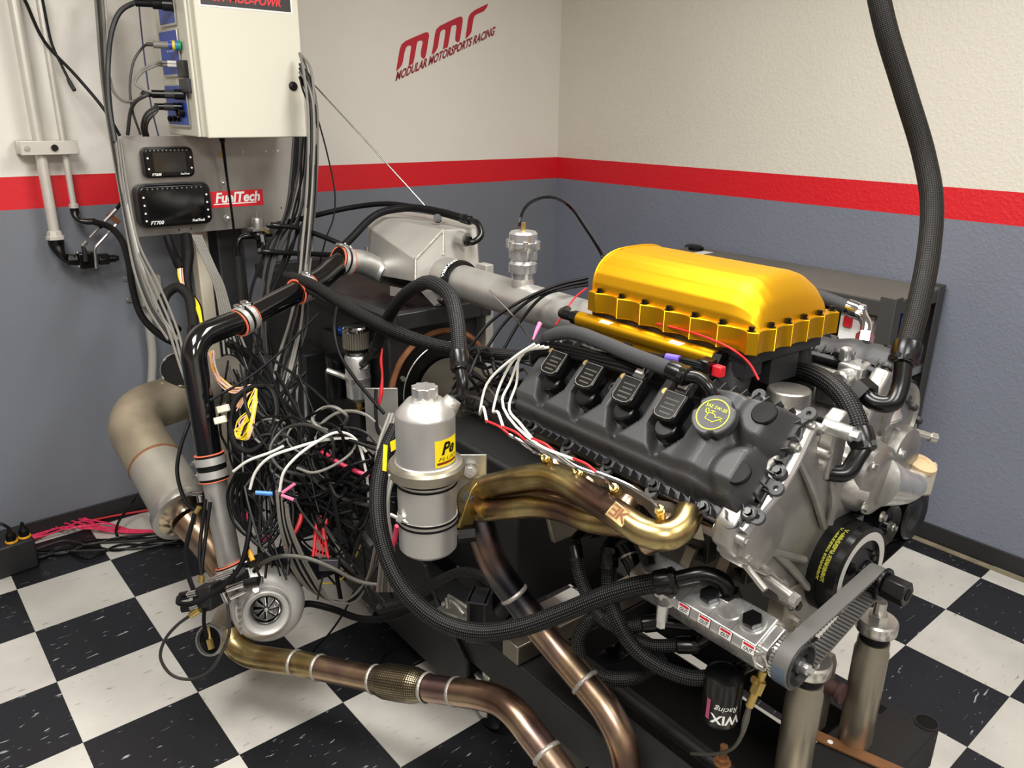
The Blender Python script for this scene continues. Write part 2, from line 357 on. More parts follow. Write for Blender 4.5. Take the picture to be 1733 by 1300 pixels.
# floor: tiles laid one by one near the machine, the same pattern beyond
T = .3048
def tile_mat(name, base, fleck, lo, hi, sc, rough):
    m, t, p = nt(name); tc = nd(t, 'ShaderNodeTexCoord'); oi = nd(t, 'ShaderNodeObjectInfo')
    mp = nd(t, 'ShaderNodeMapping'); t.links.new(tc.outputs['Object'], mp.inputs[0]); ml = nd(t, 'ShaderNodeVectorMath', operation='SCALE'); ml.inputs['Scale'].default_value = 3.1
    t.links.new(oi.outputs['Location'], ml.inputs[0]); t.links.new(ml.outputs[0], mp.inputs['Location'])
    m2 = nd(t, 'ShaderNodeMapping'); m2.inputs['Scale'].default_value = (1., 4., 1.); m2.inputs['Rotation'].default_value = (0, 0, .35); t.links.new(mp.outputs[0], m2.inputs[0])
    n = nd(t, 'ShaderNodeTexNoise', Scale=sc, Detail=6., Distortion=.6); t.links.new(m2.outputs[0], n.inputs['Vector'])
    n2 = nd(t, 'ShaderNodeTexNoise', Scale=5., Detail=5.); t.links.new(mp.outputs[0], n2.inputs['Vector'])
    f = ramp(t, n.outputs['Fac'], [(lo, (0, 0, 0, 1)), (hi, (1, 1, 1, 1))])
    b = ramp(t, n2.outputs['Fac'], [(.25, tuple(x * .84 for x in lin(base)[:3]) + (1,)), (.75, tuple(x * 1.08 for x in lin(base)[:3]) + (1,))])
    x = nd(t, 'ShaderNodeMix', data_type='RGBA'); t.links.new(f, x.inputs[0]); t.links.new(b, x.inputs[6]); x.inputs[7].default_value = lin(fleck); t.links.new(x.outputs[2], p.inputs['Base Color'])
    r = nd(t, 'ShaderNodeMapRange'); r.inputs['To Min'].default_value = rough - .1; r.inputs['To Max'].default_value = rough + .15; t.links.new(n2.outputs['Fac'], r.inputs['Value']); t.links.new(r.outputs[0], p.inputs['Roughness'])
    return m
TW = tile_mat('white_marbled_tile', (199, 196, 188), (138, 134, 124), .64, .74, 22., .36); TB = tile_mat('black_flecked_tile', (27, 28, 32), (160, 162, 168), .655, .72, 24., .36)
m, t_, p_ = nt('checker_floor_beyond'); g_ = nd(t_, 'ShaderNodeNewGeometry'); ck = nd(t_, 'ShaderNodeTexChecker', Scale=1 / T); ad = nd(t_, 'ShaderNodeVectorMath', operation='ADD'); ad.inputs[1].default_value = (100 * T, 100 * T, .5 * T)
t_.links.new(g_.outputs['Position'], ad.inputs[0]); t_.links.new(ad.outputs[0], ck.inputs['Vector']); ck.inputs['Color1'].default_value = lin((26, 27, 31)); ck.inputs['Color2'].default_value = lin((199, 196, 188)); t_.links.new(ck.outputs[0], p_.inputs['Base Color']); p_.inputs['Roughness'].default_value = .4
floor = struct('floor', MB().box(((X0 + XW) / 2, (Y0 + YW) / 2, -.053), XW - X0, YW - Y0, .1), m, flat=True)
tw = MB().box((0, 0, -.0015), T - .0006, T - .0006, .003)
tp = [mk('white_tile', tw, TW, floor, flat=True, origin=(0, 0, 0)), mk('black_tile', tw, TB, floor, flat=True, origin=(0, 0, 0))]
fo = WORLD[floor.name]; used = [False, False]
for i in range(-3, 10):
    for j in range(-2, 11):
        k = (i + j) % 2; x0, x1 = i * T, min((i + 1) * T, XW); y1, y0 = min(-j * T, YW), -(j + 1) * T
        if x1 - x0 < .02 or y1 - y0 < .02: continue
        o = tp[k] if not used[k] else tp[k].copy()
        if used[k]: COL.objects.link(o)
        used[k] = True; o.parent = floor; o.location = ((x0 + x1) / 2 - fo[0], (y0 + y1) / 2 - fo[1], -fo[2]); o.scale = ((x1 - x0) / T, (y1 - y0) / T, 1)
BBM = mat('black_vinyl_base', (34, 34, 35), .55, 0, rvar=.1)
struct('baseboard_left', MB().box(((X0 + XW) / 2, YW - .004, .036), XW - X0, .008, .072), BBM, bevel=.002)
struct('baseboard_right', MB().box((XW - .004, (Y0 + YW) / 2, .036), .008, YW - Y0, .072), BBM, bevel=.002)
struct('trim_1', MB().box((XW - .03, (Y0 + YW) / 2, .002), .03, YW - Y0 - .1, .003), M['dirt'])

# wall lettering
def cp(q, x0, y0, s): return [(x0 + a * s, y0 + b * s) for a, b in q]
LG = [[(305,523),(318,440),(332,360),(345,325),(375,300),(430,275),(500,245),(525,235),(543,240),(547,262),(540,300),(530,370),(520,415),(512,430),(498,428),(488,415),(486,390),(492,350),(500,315),(497,300),(480,297),(462,305),(455,330),(440,420),(430,465),(395,485),(402,440),(412,370),(416,340),(405,332),(385,340),(375,355),(365,390),(355,450),(345,480),(330,500)],
      [(565,403),(578,330),(590,250),(600,215),(625,190),(690,158),(760,125),(780,121),(792,130),(793,155),(786,205),(775,275),(768,305),(755,310),(742,302),(738,285),(742,240),(748,195),(742,182),(728,184),(712,192),(706,215),(692,300),(683,345),(648,363),(655,315),(666,240),(666,220),(655,215),(640,222),(630,235),(622,275),(612,340),(602,365),(585,390)],
      [(812,285),(822,220),(832,145),(840,115),(855,95),(885,72),(930,50),(980,26),(970,55),(950,80),(925,93),(895,105),(880,118),(872,140),(865,180),(858,230),(848,250),(830,272)]]
AX_, AZ_, AY_ = np.array([1., 0, 0]), np.array([0, 0, 1.]), np.array([0, -1., 0])
t = thing('logo_lettering', 'crimson slanted lettering on the white part of the left wall', 'lettering', Yp(750, 135, YW - .001))
for q in LG:
    w3 = [Yp(a, b, YW - .001) for a, b in cp(q, 600, 0, .2308)]; b_ = MB(); b_.prism([(a[0], a[2]) for a in w3], (0, YW - .0005, 0), AX_, AZ_, AY_, .0012); mk('letter', b_, M['crimson'], t, flat=True)
a_, b_ = Yp(600 + 305 * .2308, 565 * .2308, YW - .0012), Yp(600 + 1028 * .2308, 228 * .2308, YW - .0012)
mk('lettering_line', text_mb('MODULAR MOTORSPORTS RACING', (a_ + b_) / 2, nrm(b_ - a_), nrm(np.array([.3, 0, 1.])), .058, width=np.linalg.norm(b_ - a_), bold=.0022), mat('dark_crimson_vinyl', (140, 26, 44), .45), t, flat=True)

# bench along the right wall
BX0, BX1, BY0, BY1, BZ = 2.47, 2.852, -1.765, -.62, 1.012
t = thing('work_bench', 'long dark steel bench against the right wall behind the engine', 'bench', ((BX0 + BX1) / 2, (BY0 + BY1) / 2, 0))
mk('bench_top', MB().box(((BX0 + BX1) / 2, (BY0 + BY1) / 2, BZ - .004), BX1 - BX0, BY1 - BY0, .008), M['bench'], t)
for y_ in (BY0, BY1): mk('end_rail', MB().box(((BX0 + BX1) / 2, y_, BZ - .025), BX1 - BX0, .012, .045), M['benchframe'], t, bevel=.002)
for x_ in (BX0, BX1): mk('side_rail', MB().box((x_, (BY0 + BY1) / 2, BZ - .03), .012, BY1 - BY0, .055), M['benchframe'], t, bevel=.002)
for x_, sx in ((BX0, 1), (BX1, -1)):
    for y_, sy in ((BY0, 1), (BY1, -1)):
        b_ = MB().prism([(0, 0), (.055, 0), (.055, .006), (.006, .006), (.006, .055), (0, .055)], (x_ - .008 * sx, y_ - .008 * sy, 0), np.array([sx, 0, 0.]), np.array([0, sy, 0.]), AZ_, BZ + .012)
        mk('post', b_, M['benchframe'], t, bevel=.0015)
for z_ in (.72, .38, .1):
    mk('shelf', MB().box(((BX0 + BX1) / 2, (BY0 + BY1) / 2, z_), BX1 - BX0 - .02, BY1 - BY0 - .02, .006), M['benchframe'], t)
    mk('shelf_rail', MB().box(((BX0 + BX1) / 2, BY0 + .004, z_ - .012), BX1 - BX0 - .02, .006, .03), M['zinc'], t)
mk('shade_panel', MB().box((BX1 - .004, (BY0 + BY1) / 2, .52), .004, BY1 - BY0 - .1, .9), M['black'], t)  # black sheet added so the bench interior reads as dark shade
t = tag(mk('paper_slip', MB().box(Zp(1188, 428, BZ + .001), .1, .05, .001), M['white']), 'small white slip lying on the far end of the dark bench top', 'paper')
c_ = Zp(1178, 420, BZ + .008); t = tag(mk('cord_coil', MB().lathe([(.02, 0), (.035, 0), (.035, .012), (.02, .012)], c_ - AZ_ * .007, AZ_, 20), M['wire']), 'small black coil on the far corner of the dark bench top', 'cord')
# things on the bench shelf, seen through its open end
c0 = np.array([2.56, -1.72, .726])
t = thing('power_supply', 'white box with two red switches on the bench shelf', 'device', (2.575, -1.62, .724)); mk('case', MB().box((2.575, -1.62, .83), .1, .13, .21), M['white'], t, bevel=.004)
for k in range(2): mk('switch', MB().box((2.52, -1.655 + k * .065, .9), .02, .03, .04), M['red'], t, bevel=.004)
t = thing('blue_case', 'bright blue handled case on the bench shelf beside its end post', 'case', (2.72, -1.66, .724)); b_ = MB()
for q in ((0, .03), (0, .21)): b_.box((2.72, -1.66 + q[0], .73 + q[1]), .03, .09, .03)
for s in (-.045, .045): b_.box((2.72, -1.66 + s, .73 + .12), .03, .02, .22)
mk('case_frame', b_, mat('blue_plastic', (30, 120, 220), .4), t, bevel=.004); mk('case_body', MB().box((2.72, -1.57, .80), .08, .07, .14), M['black'], t)
for k in range(5):
    q = [np.array([2.5 + random.uniform(-.02, .05), -1.72 + .04 * k + random.uniform(-.02, .02), .97]), np.array([2.49 + .02 * k, -1.68, .86]), np.array([2.5, -1.74 + .05 * k, .78]), np.array([2.52, -1.6 - .02 * k, .735])]
    tag(mk('thin_cable', MB().tube(q, .0025, 6), M['greywire']), 'thin grey cable on the bench shelf, %s from the bench end' % ORD[k], 'cable', 'loose cables on the bench shelf')
tag(mk('reflection_cylinder', MB().lathe([(.0, 0), (.095, 0), (.1, .01), (.1, .5), (.095, .51), (0, .51)], (2.6, -1.5, .825), (0, 1, 0), 32), M['rust']), 'brown cylinder in place of a reflection on the bench shelf behind the gold cover', 'cylinder')  # solid shape added in place of a brown reflection at the shelf
# ------------------------------------------------------------------ engine
AXE = (EX, EY, EZ)
def hull(pts):
    bm = bmesh.new()
    for p in pts: bm.verts.new(tuple(p))
    bmesh.ops.convex_hull(bm, input=bm.verts[:]); bm.verts.ensure_lookup_table()
    for v in [v for v in bm.verts if not v.link_faces]: bm.verts.remove(v)
    bmesh.ops.dissolve_limit(bm, angle_limit=R(4), verts=bm.verts[:], edges=bm.edges[:])
    bm.verts.index_update(); mb = MB(); mb.add([tuple(v.co) for v in bm.verts], [[v.index for v in f.verts] for f in bm.faces]); bm.free(); return mb
def bolt(mb, c, ax, r=.006, h=.007, washer=True):
    ax = nrm(ax); c = np.asarray(c)
    if washer: mb.cyl(c, c + ax * .0015, r * 1.6, n=14)
    mb.hexa(c, c + ax * h, r); return mb
def uvw(poly, v0, v1, mb=None):
    mb = mb or MB(); return mb.prism(poly, W(0, v0, 0), EX, EZ, EY, v1 - v0)
def mir(h): return h + [(-x, y) for x, y in h[::-1]]
eng = thing('engine_block', 'bare cast aluminium V8 engine block with front cover, bolted on the black stand', 'engine', W(0, .3, -.2))
uvw(mir([(-.12, -.1), (-.135, .02), (-.217, .104), (-.104, .217), (-.03, .15)]), .06, .58, bk := MB())
mk('block', bk, M['castdark'], eng, bevel=.004)
for k in range(6):
    mk('block_rib', MB().box(W(-.15, .1 + .09 * k, .03), .03, .012, .12, AXE), M['castdark'], eng, bevel=.002); mk('block_boss', MB().cyl(W(-.13, .13 + .09 * k, -.04), W(-.165, .13 + .09 * k, -.02), .012), M['castdark'], eng)
for s in (-1, 1):
    vo = 0 if s < 0 else .05
    b_ = MB(); ad, bd = EX * s * S2 + EZ * S2, EX * s * S2 - EZ * S2
    b_.box(B(s, .286, 0, .31 + vo), .118, .205, .54, (ad, bd, EY)); mk('cylinder_head', b_, M['cast'], eng, bevel=.006)
b_ = MB()
b_.prism([(-.11, -.1), (.11, -.1), (.095, -.17), (-.095, -.17)], W(0, .06, 0), EX, EZ, EY, .5); mk('oil_pan', b_, M['black'], eng, bevel=.008)
# rear plate between engine and dyno
b_ = MB(); uvw([(-.2, -.16), (-.24, -.02), (-.2, .12), (-.08, .2), (.08, .2), (.2, .12), (.24, -.02), (.2, -.16)], .585, .6, b_); mk('rear_plate', b_, M['steel'], eng, bevel=.003)
# timing cover
FC = mir([(-.1, -.115), (-.145, -.06), (-.175, .0), (-.225, .062), (-.3, .105), (-.345, .15), (-.338, .19), (-.2, .33), (-.165, .343), (-.13, .3), (-.1, .225), (-.03, .2)])
fcv = mk('front_cover', uvw([p for p in FC if p[0] < .12] + [], .018, .058), M['cast'], eng, bevel=.008, seg=3)
mk('front_cover', uvw([(p[0], p[1]) for p in FC if p[0] > -.05], .05, .085), M['cast'], eng, bevel=.01, seg=3)
b_ = MB()
for i in range(len(FC)):
    (x0, y0), (x1, y1) = FC[i], FC[(i + 1) % len(FC)]
    L_ = math.hypot(x1 - x0, y1 - y0); n_ = max(1, int(L_ / .055))
    for k in range(n_):
        if max(x0, x1) > .04: continue
        t = (k + .5) / n_; x, y = x0 + (x1 - x0) * t, y0 + (y1 - y0) * t; x *= .955; y = .06 + (y - .06) * .955
        b_ = MB(); b_.cyl(W(x, .06, y), W(x, .004, y), .011, .009, 14); bolt(b_, W(x, .004, y), -EY, .0055, .006); mk('cover_boss', b_, M['cast'], fcv)
b_ = MB()
for (x0, y0, x1, y1) in [(-.28, .16, -.09, -.02), (-.2, .29, -.07, .1), (-.31, .15, -.12, .05), (-.06, .2, -.05, .1)]:
    mk('cover_rib', MB().tube([W(x0, .02, y0), W((x0 + x1) / 2, .008, (y0 + y1) / 2), W(x1, .012, y1)], .007, 8), M['cast'], fcv)
# machined left gasket rail under the cam cover front
b_ = MB(); b_.tube([B(-1, .345, .1, .02), B(-1, .345, 0, .004), B(-1, .345, -.11, .012)], .012, 10); mk('cover_flange', b_, M['machined'], fcv)
# lower left nose of the cover: rounded lobe with studs
for u, v in ((-.262, .008), (.262, .03)): mk('cover_lobe', MB().lathe([(.0, -.012), (.03, -.01), (.055, 0), (.06, .015), (.06, .05)], W(u, v, .145), EY, 28), M['cast'], fcv)
b_ = MB()
mk('cover_pin', MB().cyl(W(-.3, .02, .11), W(-.305, -.03, .085), .006), M['zinc'], fcv); b_.cyl(W(-.24, .01, .06), W(-.24, -.04, .05), .011, n=14); b_.hexa(W(-.24, -.04, .05), W(-.24, -.052, .048), .011)
mk('cover_stud', b_, M['cast'], fcv)
# front of the right bank: large rounded casting
s0, s1 = Ev(1545, 730, .06), Ev(1580, 741, .03); b_ = MB(); b_.cyl(s0, s1, .008); b_.cyl(s0 + (s1 - s0) * .8, s0 + (s1 - s0) * 1.1, .011, n=14); mk('cover_pin', b_, M['zinc'], fcv)
# crank seal boss and water pump
b_ = MB(); b_.lathe([(.115, .03), (.11, .0), (.085, -.008), (.075, -.004), (.07, .01)], W(0, .03, 0), EY, 40); mk('seal_boss', b_, M['castdark'], eng)
wp = mk('water_pump', MB().lathe([(0, -.045), (.05, -.043), (.068, -.03), (.075, .0), (.078, .03)], W(.085, .03, .15), EY, 36), M['cast'], eng)
b_ = MB(); b_.tube([W(.085, .0, .15), W(.14, -.02, .13), W(.19, -.025, .12)], [.05, .035, .024], 16); 
mk('pump_neck', b_, M['machined'], wp)
b_ = MB()
for (u, w) in [(.02, .12), (.03, .2), (.13, .2), (.155, .11), (.1, .075)]: mk('pump_bolt', bolt(MB(), W(u, -.012, w), -EY, .007, .009), M['zinc'], wp)
# thermostat tower and water crossover between the banks
b_ = MB(); b_.tube([W(-.03, .14, .2), W(-.03, .14, .27), W(-.03, .14, .32)], [.05, .042, .04], 20); b_.box(W(-.03, .14, .2), .13, .1, .03, AXE); b_.tube([W(-.06, .08, .19), W(.0, .05, .15), W(.05, .02, .13)], [.035, .035, .04], 14)
cx_ = mk('coolant_crossover', b_, M['cast'], eng, bevel=.003)
b_ = MB()
for (u, v) in [(-.08, .1), (.02, .18), (.02, .1), (-.08, .18)]: mk('crossover_bolt', bolt(MB(), W(u, v, .216), EZ, .008, .012), M['zinc'], cx_)
# cast housing with square boss in front of the right bank
hc = Ev(1447, 634, .12)
def hq(x, y, z): return hc + EX * x + EY * y + EZ * z
b_ = MB(); b_.box(hq(0, 0, .004), .06, .05, .045, AXE); b_.box(hq(.045, 0, -.012), .05, .045, .032, AXE); b_.box(hq(-.012, .02, .04), .022, .02, .03, AXE); b_.cyl(hq(-.03, 0, 0), hq(-.062, 0, .0), .019); b_.tube([hq(.03, 0, -.01), hq(.05, -.03, -.05), hq(.055, -.05, -.1)], [.03, .034, .036], 14); b_.box(hq(.0, .02, -.035), .13, .05, .04, AXE)
ch = mk('coolant_housing', b_, M['machined'], eng, bevel=.007, seg=3)
mk('housing_bolt', bolt(MB(), hq(.02, -.026, -.01), -EY, .007, .008), M['zinc'], ch); mk('housing_bolt', bolt(MB(), hq(-.07, .0, -.02), EZ, .008, .012), M['zinc'], ch)
wb = Ev(1418, 765, .01); mk('cast_web', MB().prism([(-.024, -.05), (.022, -.055), (.03, .05), (.012, .075), (-.016, .06)], wb, EX, EZ, EY, .03), M['cast'], eng, bevel=.005)
sb0 = Ev(1415, 726, .0); mk('web_stud', MB().cyl(sb0 + EY * .02, sb0 - EY * .03, .013, n=18).hexa(sb0 - EY * .03, sb0 - EY * .042, .009), M['machined'], eng)
for (x, y, r) in ((1512, 705, .075), (1490, 760, .06)):
    o = Ev(x, y, .06); mk('cover_ear', MB().lathe([(0, -.012), (r * .82, -.012), (r * .88, -.018), (r, -.016), (r, .03)], o, EY, 36), M['cast'], fcv)
# ---- cam covers
def sm(x): x = min(1, max(0, x)); return x * x * (3 - 2 * x)
COILV = [.2, .3, .4, .5]
def Hc(b, v):
    e = min(b + .110, .097 - b, v - .014, .596 - v); h = .362 + .055 * sm(e / .024)
    h -= .016 * sm((b - .052) / .018)
    if v < .165:
        g = sm((.165 - v) / .05); h += .012 * g
        d1 = math.hypot(b + .068, v - .045); d2 = math.hypot(b - .036, v - .035)
        h -= .028 * g * (1 - sm((min(d1, d2) - .005) / -.001)) * sm((min(d1, d2) - .034) / .03) * sm((.11 - v) / .04)
        if math.hypot(b + .012, v - .012) < .05: h -= .03 * (1 - sm(math.hypot(b + .012, v - .012) / .026))
    for c in COILV:
        hw = .0385 if b < .012 else max(.0085, .0385 - (b - .012) * .64)
        if b > .064 or b < -.085: continue
        dv = abs(v - c); k = 1 - sm((dv - hw + .004) / .007); k *= sm((b + .085) / .012)
        h -= (.03 if b < .035 else .03 - .55 * (b - .035)) * k
    for c in (.085, .19, .3, .41, .52):
        d = math.hypot(b - .1, v - c); h -= (h - .366) * (1 - sm((d - .012) / .012))
    return max(h, .36)
def cam_cover(side, vo, det):
    L = 'black plastic cam cover with four coils and an oil filler cap, nearest the header' if side < 0 else 'black plastic cam cover on the far bank, mostly hidden behind the gold cover'
    t = thing('cam_cover', L, 'cam cover', B(side, .35, .1, .3 + vo), 'cam covers of the engine')
    nb, nv = (64, 168) if det else (40, 100)
    b_ = MB(); b_.grid(lambda i, j: (lambda b, v: B(side, Hc(b, v), b, v + vo))(-.112 + .21 * i, .012 + .586 * j), nb, nv)
    if side < 0: b_.f = [q[::-1] for q in b_.f]
    mk('shell', b_, M['cover'], t, ang=60)
    ad, bd = EX * side * S2 + EZ * S2, EX * side * S2 - EZ * S2
    out = [(-.118, .05), (-.11, .02), (-.08, .006), (.06, .006), (.092, .02), (.104, .05), (.104, .58), (.09, .603), (-.1, .603), (-.118, .58)]
    b_ = MB(); b_.prism([(b, v) for b, v in out], B(side, .349, 0, vo), bd, EY, ad, .013); mk('rim', b_, M['plastic'], t, bevel=.003)
    b_ = MB()
    n_ = len(out)
    for i in range(n_):
        (x0, y0), (x1, y1) = out[i], out[(i + 1) % n_]; q = max(1, int(math.hypot(x1 - x0, y1 - y0) / .022))
        for k in range(q):
            s_ = (k + .5) / q; b, v = x0 + (x1 - x0) * s_, y0 + (y1 - y0) * s_; c = B(side, .371, b * .965, .3 + (v - .3) * .985 + vo)
            dx = nrm(bd * (b + .007) + EY * (v - .3) * .25); b_.box(c, .014, .002, .02, (dx, np.cross(ad, dx), ad))
    mk('rim_fins', b_, M['plastic'], t)['kind'] = 'stuff'
    for (b, v, ang) in [(.1, .03, .8), (.075, -.004, 1.6), (.02, -.006, 1.6), (-.118, .012, 2.6), (.112, .19, 0), (.112, .3, 0), (.112, .41, 0), (.112, .52, 0), (-.122, .11, 3.1)]:
        c = B(side, .362, b, v + vo); b_ = MB(); b_.lathe([(.0045, 0), (.012, 0), (.013, .004), (.012, .008), (.0045, .008), (.0045, 0)], c, ad, 20, caps=False)
        q = nrm(bd * -math.cos(ang) + EY * math.sin(ang)); b_.box(c + q * .014 + ad * .004, .016, .02, .007, (q, np.cross(ad, q), ad)); mk('tab', b_, M['cover'], t)
    for (b, v) in [(.098, .085), (.1, .19), (.1, .3), (.1, .41), (.1, .52), (-.006, .004), (-.108, .1), (.075, .01)]:
        b_ = MB(); b_.lathe([(.013, 0), (.013, .014), (.0095, .016), (.0095, .004)], B(side, .36, b, v + vo), ad, 18); bo = mk('bolt_sleeve', b_, M['plastic'], t)
        b_ = MB(); bolt(b_, B(side, .374, b, v + vo), ad, .0065, .007); mk('bolt_head', b_, M['anod'], bo)
    for (b, v) in [(-.07, .045), (.036, .033)]:
        h = Hc(b, v); b_ = MB(); b_.lathe([(.021, -.004), (.021, .001), (.019, .003), (0, .0035)], B(side, h, b, v + vo), ad, 28); mk('plug_cap', b_, M['wire'], t)
    for (b, v) in [(.028, .155), (-.028, .36), (.03, .455)]:
        b_ = MB(); b_.lathe([(.011, 0), (.01, .014), (.0045, .016), (.0045, .008), (0, .008)], B(side, .398, b, v + vo), ad, 18); mk('boss', b_, M['cover'], t)
    first = None; CPM = mat('coil_print_gold', (66, 63, 52), .5)
    for c in COILV:
        o = np.asarray(B(side, .395, -.02, c + vo)); off = EY * (c - COILV[0])
        if first is None:
            b_ = MB(); q = .005; poly = [(-.03, -.025), (.017, -.025), (.025, -.02), (.028, -.01), (.028, .01), (.025, .02), (.017, .025), (-.03, .025)]
            b_.prism(poly, o + ad * .018, bd, EY, ad, .032); b_.lathe([(.024, 0), (.026, .02), (.022, .036)], B(side, .387, .008, c + vo), ad, 24)
            body = mk('ignition_coil', b_, M['blackgloss'] if False else M['anod'], t, bevel=.003)
            b_ = MB(); b_.tube([o + ad * .0505 + bd * x * .86 + EY * y * .86 for x, y in poly + poly[:1]], .0009, 6, smooth=False); f1 = mk('coil_bead', b_, M['greywire'], body)
            b_ = MB()
            for k in range(4): b_.box(o + ad * .0502 + bd * (-.012 + .009 * k) - EY * .001, .003, .03 - .006 * (k % 2), .0005, (bd, EY, ad))
            f2 = mk('coil_print', b_, CPM, body)
            b_ = MB(); b_.box(o + ad * .034 - bd * .044, .034, .026, .02, (bd, EY, ad)); b_.box(o + ad * .03 - bd * .066, .018, .02, .016, (bd, EY, ad)); f3 = mk('coil_connector', b_, M['plastic'], body, bevel=.002)
            b_ = MB(); b_.cyl(o + ad * .026 - bd * .024 + EY * .026, o + ad * .048 - bd * .024 + EY * .026, .006, n=14); f4 = mk('coil_bolt', b_, M['brass'], body)
            b_ = MB(); b_.box(o + ad * .045 - bd * .046, .014, .017, .006, (bd, EY, ad)); f5 = mk('connector_clip', b_, M['whitewire'], body, bevel=.001)
            first = (body, [f1, f2, f3, f4, f5])
        else:
            n = clone(first[0], off, t)
            for f in first[1]:
                if f is first[1][4] and c > .35: continue
                g = f.copy(); COL.objects.link(g); g.parent = n
    return t, ad, bd
cv, ad, bd = cam_cover(-1, 0, True)
cam_cover(1, .05, False)
# oil filler cap
cpos = np.asarray(B(-1, .425, -.03, .112)); cax = nrm(ad * 1 - EY * .08)
b_ = MB(); n = 64; pr = []
for k in range(n):
    t = 2 * math.pi * k / n; r = .0375 - (.005 if (abs((t % (2 * math.pi / 3)) - .9) < .16) else 0); pr.append((r * math.cos(t), r * math.sin(t)))
Xc = nrm(-EY - cax * (-EY @ cax)); Yc = np.cross(cax, Xc)
b_.prism(pr, cpos + cax * .006, Xc, Yc, cax, .02); b_.lathe([(.028, -.02), (.026, .01)], cpos, cax, 28); cap = mk('oil_filler_cap', b_, M['cover'], cv, bevel=.003)
o_ = cpos + cax * .0264
b_ = MB(); b_.ring(o_, cax, .0265, .0283, .0005, 48); mk('cap_ring', b_, M['lime'], cap, flat=True)
mk('cap_text', text_mb('SAE 5W-20', o_ + Yc * .0125, Xc, Yc, .0085, bold=.00005, width=.039, space=1.15), M['lime'], cap, flat=True)
b_ = MB(); b_.tube([o_ + Xc * x + Yc * y for x, y in [(-.008, .001), (-.009, -.011), (.006, -.013), (.019, -.001), (.012, -.001), (.007, -.004), (.003, .001), (-.008, .001)]], .0008, 5, smooth=False)
b_.tube([o_ + Xc * x + Yc * y for x, y in [(-.0085, -.002), (-.014, .0), (-.016, .006), (-.012, .007), (-.009, .002)]], .0008, 5, smooth=False); b_.tube([o_ + Xc * x + Yc * y for x, y in [(-.002, .001), (-.002, .005)]], .0008, 5, smooth=False); b_.tube([o_ + Xc * x + Yc * y for x, y in [(-.006, .005), (.002, .0055)]], .0008, 5, smooth=False); b_.sphere(o_ + Xc * .0185 - Yc * .0065, .0013, 8)
mk('oil_can_mark', b_, M['lime'], cap, flat=True)

# ---- intake: gold lid, lower flange, black runners
im = thing('intake_manifold', 'gold anodized intake plenum with bolted lid on top of the engine', 'intake manifold', W(0, .36, .3))
hp = [(-.124, .44), (-.1235, .457), (-.118, .478), (-.104, .498), (-.084, .511), (-.06, .5185), (-.032, .5215), (-.01, .522)]
prof = hp + [(-x, y) for x, y in hp[::-1]]
def dome(i, j):
    v = .573 - .405 * j; x = i * (len(prof) - 1); k = min(int(x), len(prof) - 2); f = x - k
    u = prof[k][0] * (1 - f) + prof[k+1][0] * f; w = prof[k][1] * (1 - f) + prof[k+1][1] * f
    s = 1 if v > .232 else math.sqrt(max(0, 1 - ((.232 - v) / .064) ** 2)); g = 0
    for c in (-.048, -.02, .008, .036):
        if abs(u - c) < .0022 and v > .36: g = .0012
    return W(u * (1 - .12 * (1 - s)), v, .44 + (w - .44 - g) * s)
b_ = MB(); b_.grid(dome, 90, 60); lid = mk('lid', b_, M['gold'], im, ang=50)
b_ = MB(); uvw([(x, y) for x, y in prof], .573, .574, b_); b_.tube([W(x, .574, y) for x, y in prof], .003, 8); mk('lid_end', b_, M['gold'], lid)
# scalloped flange
BL = [(-.131, v) for v in np.linspace(.548, .168, 7)]; BF = [(u, .163) for u in np.linspace(-.131, .131, 6)]; BRt = [(.131, v) for v in np.linspace(.168, .548, 7)]
pl_ = [(-.138, .575)]
def scal(p0, p1, nx, ny, dep):
    r = []
    for k in range(9):
        t = k / 8; d = dep * math.sin(math.pi * t) ** .8; r.append((p0[0] + (p1[0] - p0[0]) * t + nx * (.012 - d), p0[1] + (p1[1] - p0[1]) * t + ny * (.012 - d)))
    return r
for a, b in zip(BL[:-1], BL[1:]): pl_ += scal(a, b, -1, 0, .012)
for a, b in zip(BF[:-1], BF[1:]): pl_ += scal(a, b, 0, -1, .007)
for a, b in zip(BRt[:-1], BRt[1:]): pl_ += scal(a, b, 1, 0, .012)
pl_ += [(.138, .575)]
b_ = MB(); b_.prism(pl_, W(0, 0, .398), EX, EY, EZ, .042); mk('flange', b_, M['goldsat'], im, bevel=.0015)
b_ = MB(); bolt(b_, W(0, 0, .44), EZ, .005, .009, True); b_.cyl(W(0, 0, .444), W(0, 0, .449), .0055, n=12)
bo = mk('flange_bolt', b_, M['anod'], im, origin=W(0, 0, .44)); fst = True; base_l = Vector(bo.location)
for (u, v) in BL[:] + BF[1:-1] + BRt:
    o = bo if fst else bo.copy()
    if not fst: COL.objects.link(o); o.parent = im
    fst = False; o.location = base_l + Vector(tuple(EX * u + EY * v))
b_ = MB(); b_.prism([(-.125, .575), (-.125, .18), (-.11, .17), (.11, .17), (.125, .18), (.125, .575)], W(0, 0, .372), EX, EY, EZ, .027); mk('lower_plenum', b_, M['black'], im, bevel=.003)
for k in range(4):
    for s in (-1, 1): mk('runner', MB().tube([W(s * .085, .215 + .1 * k, .39), W(s * .1, .215 + .1 * k, .34), W(s * .125, .21 + .1 * k, .27)], .032, 14), M['black'], im)
b_ = MB(); b_.box(W(0, .2, .35), .09, .05, .06, AXE); b_.box(W(-.1, .19, .362), .05, .03, .03, AXE); mk('plenum_leg', b_, M['black'], im)
b_ = MB(); b_.cyl(W(0, .57, .318), W(0, .66, .318), .05, n=36); b_.box(W(0, .585, .35), .13, .03, .11, AXE); mk('throttle_neck', b_, M['alu'], im, bevel=.003)
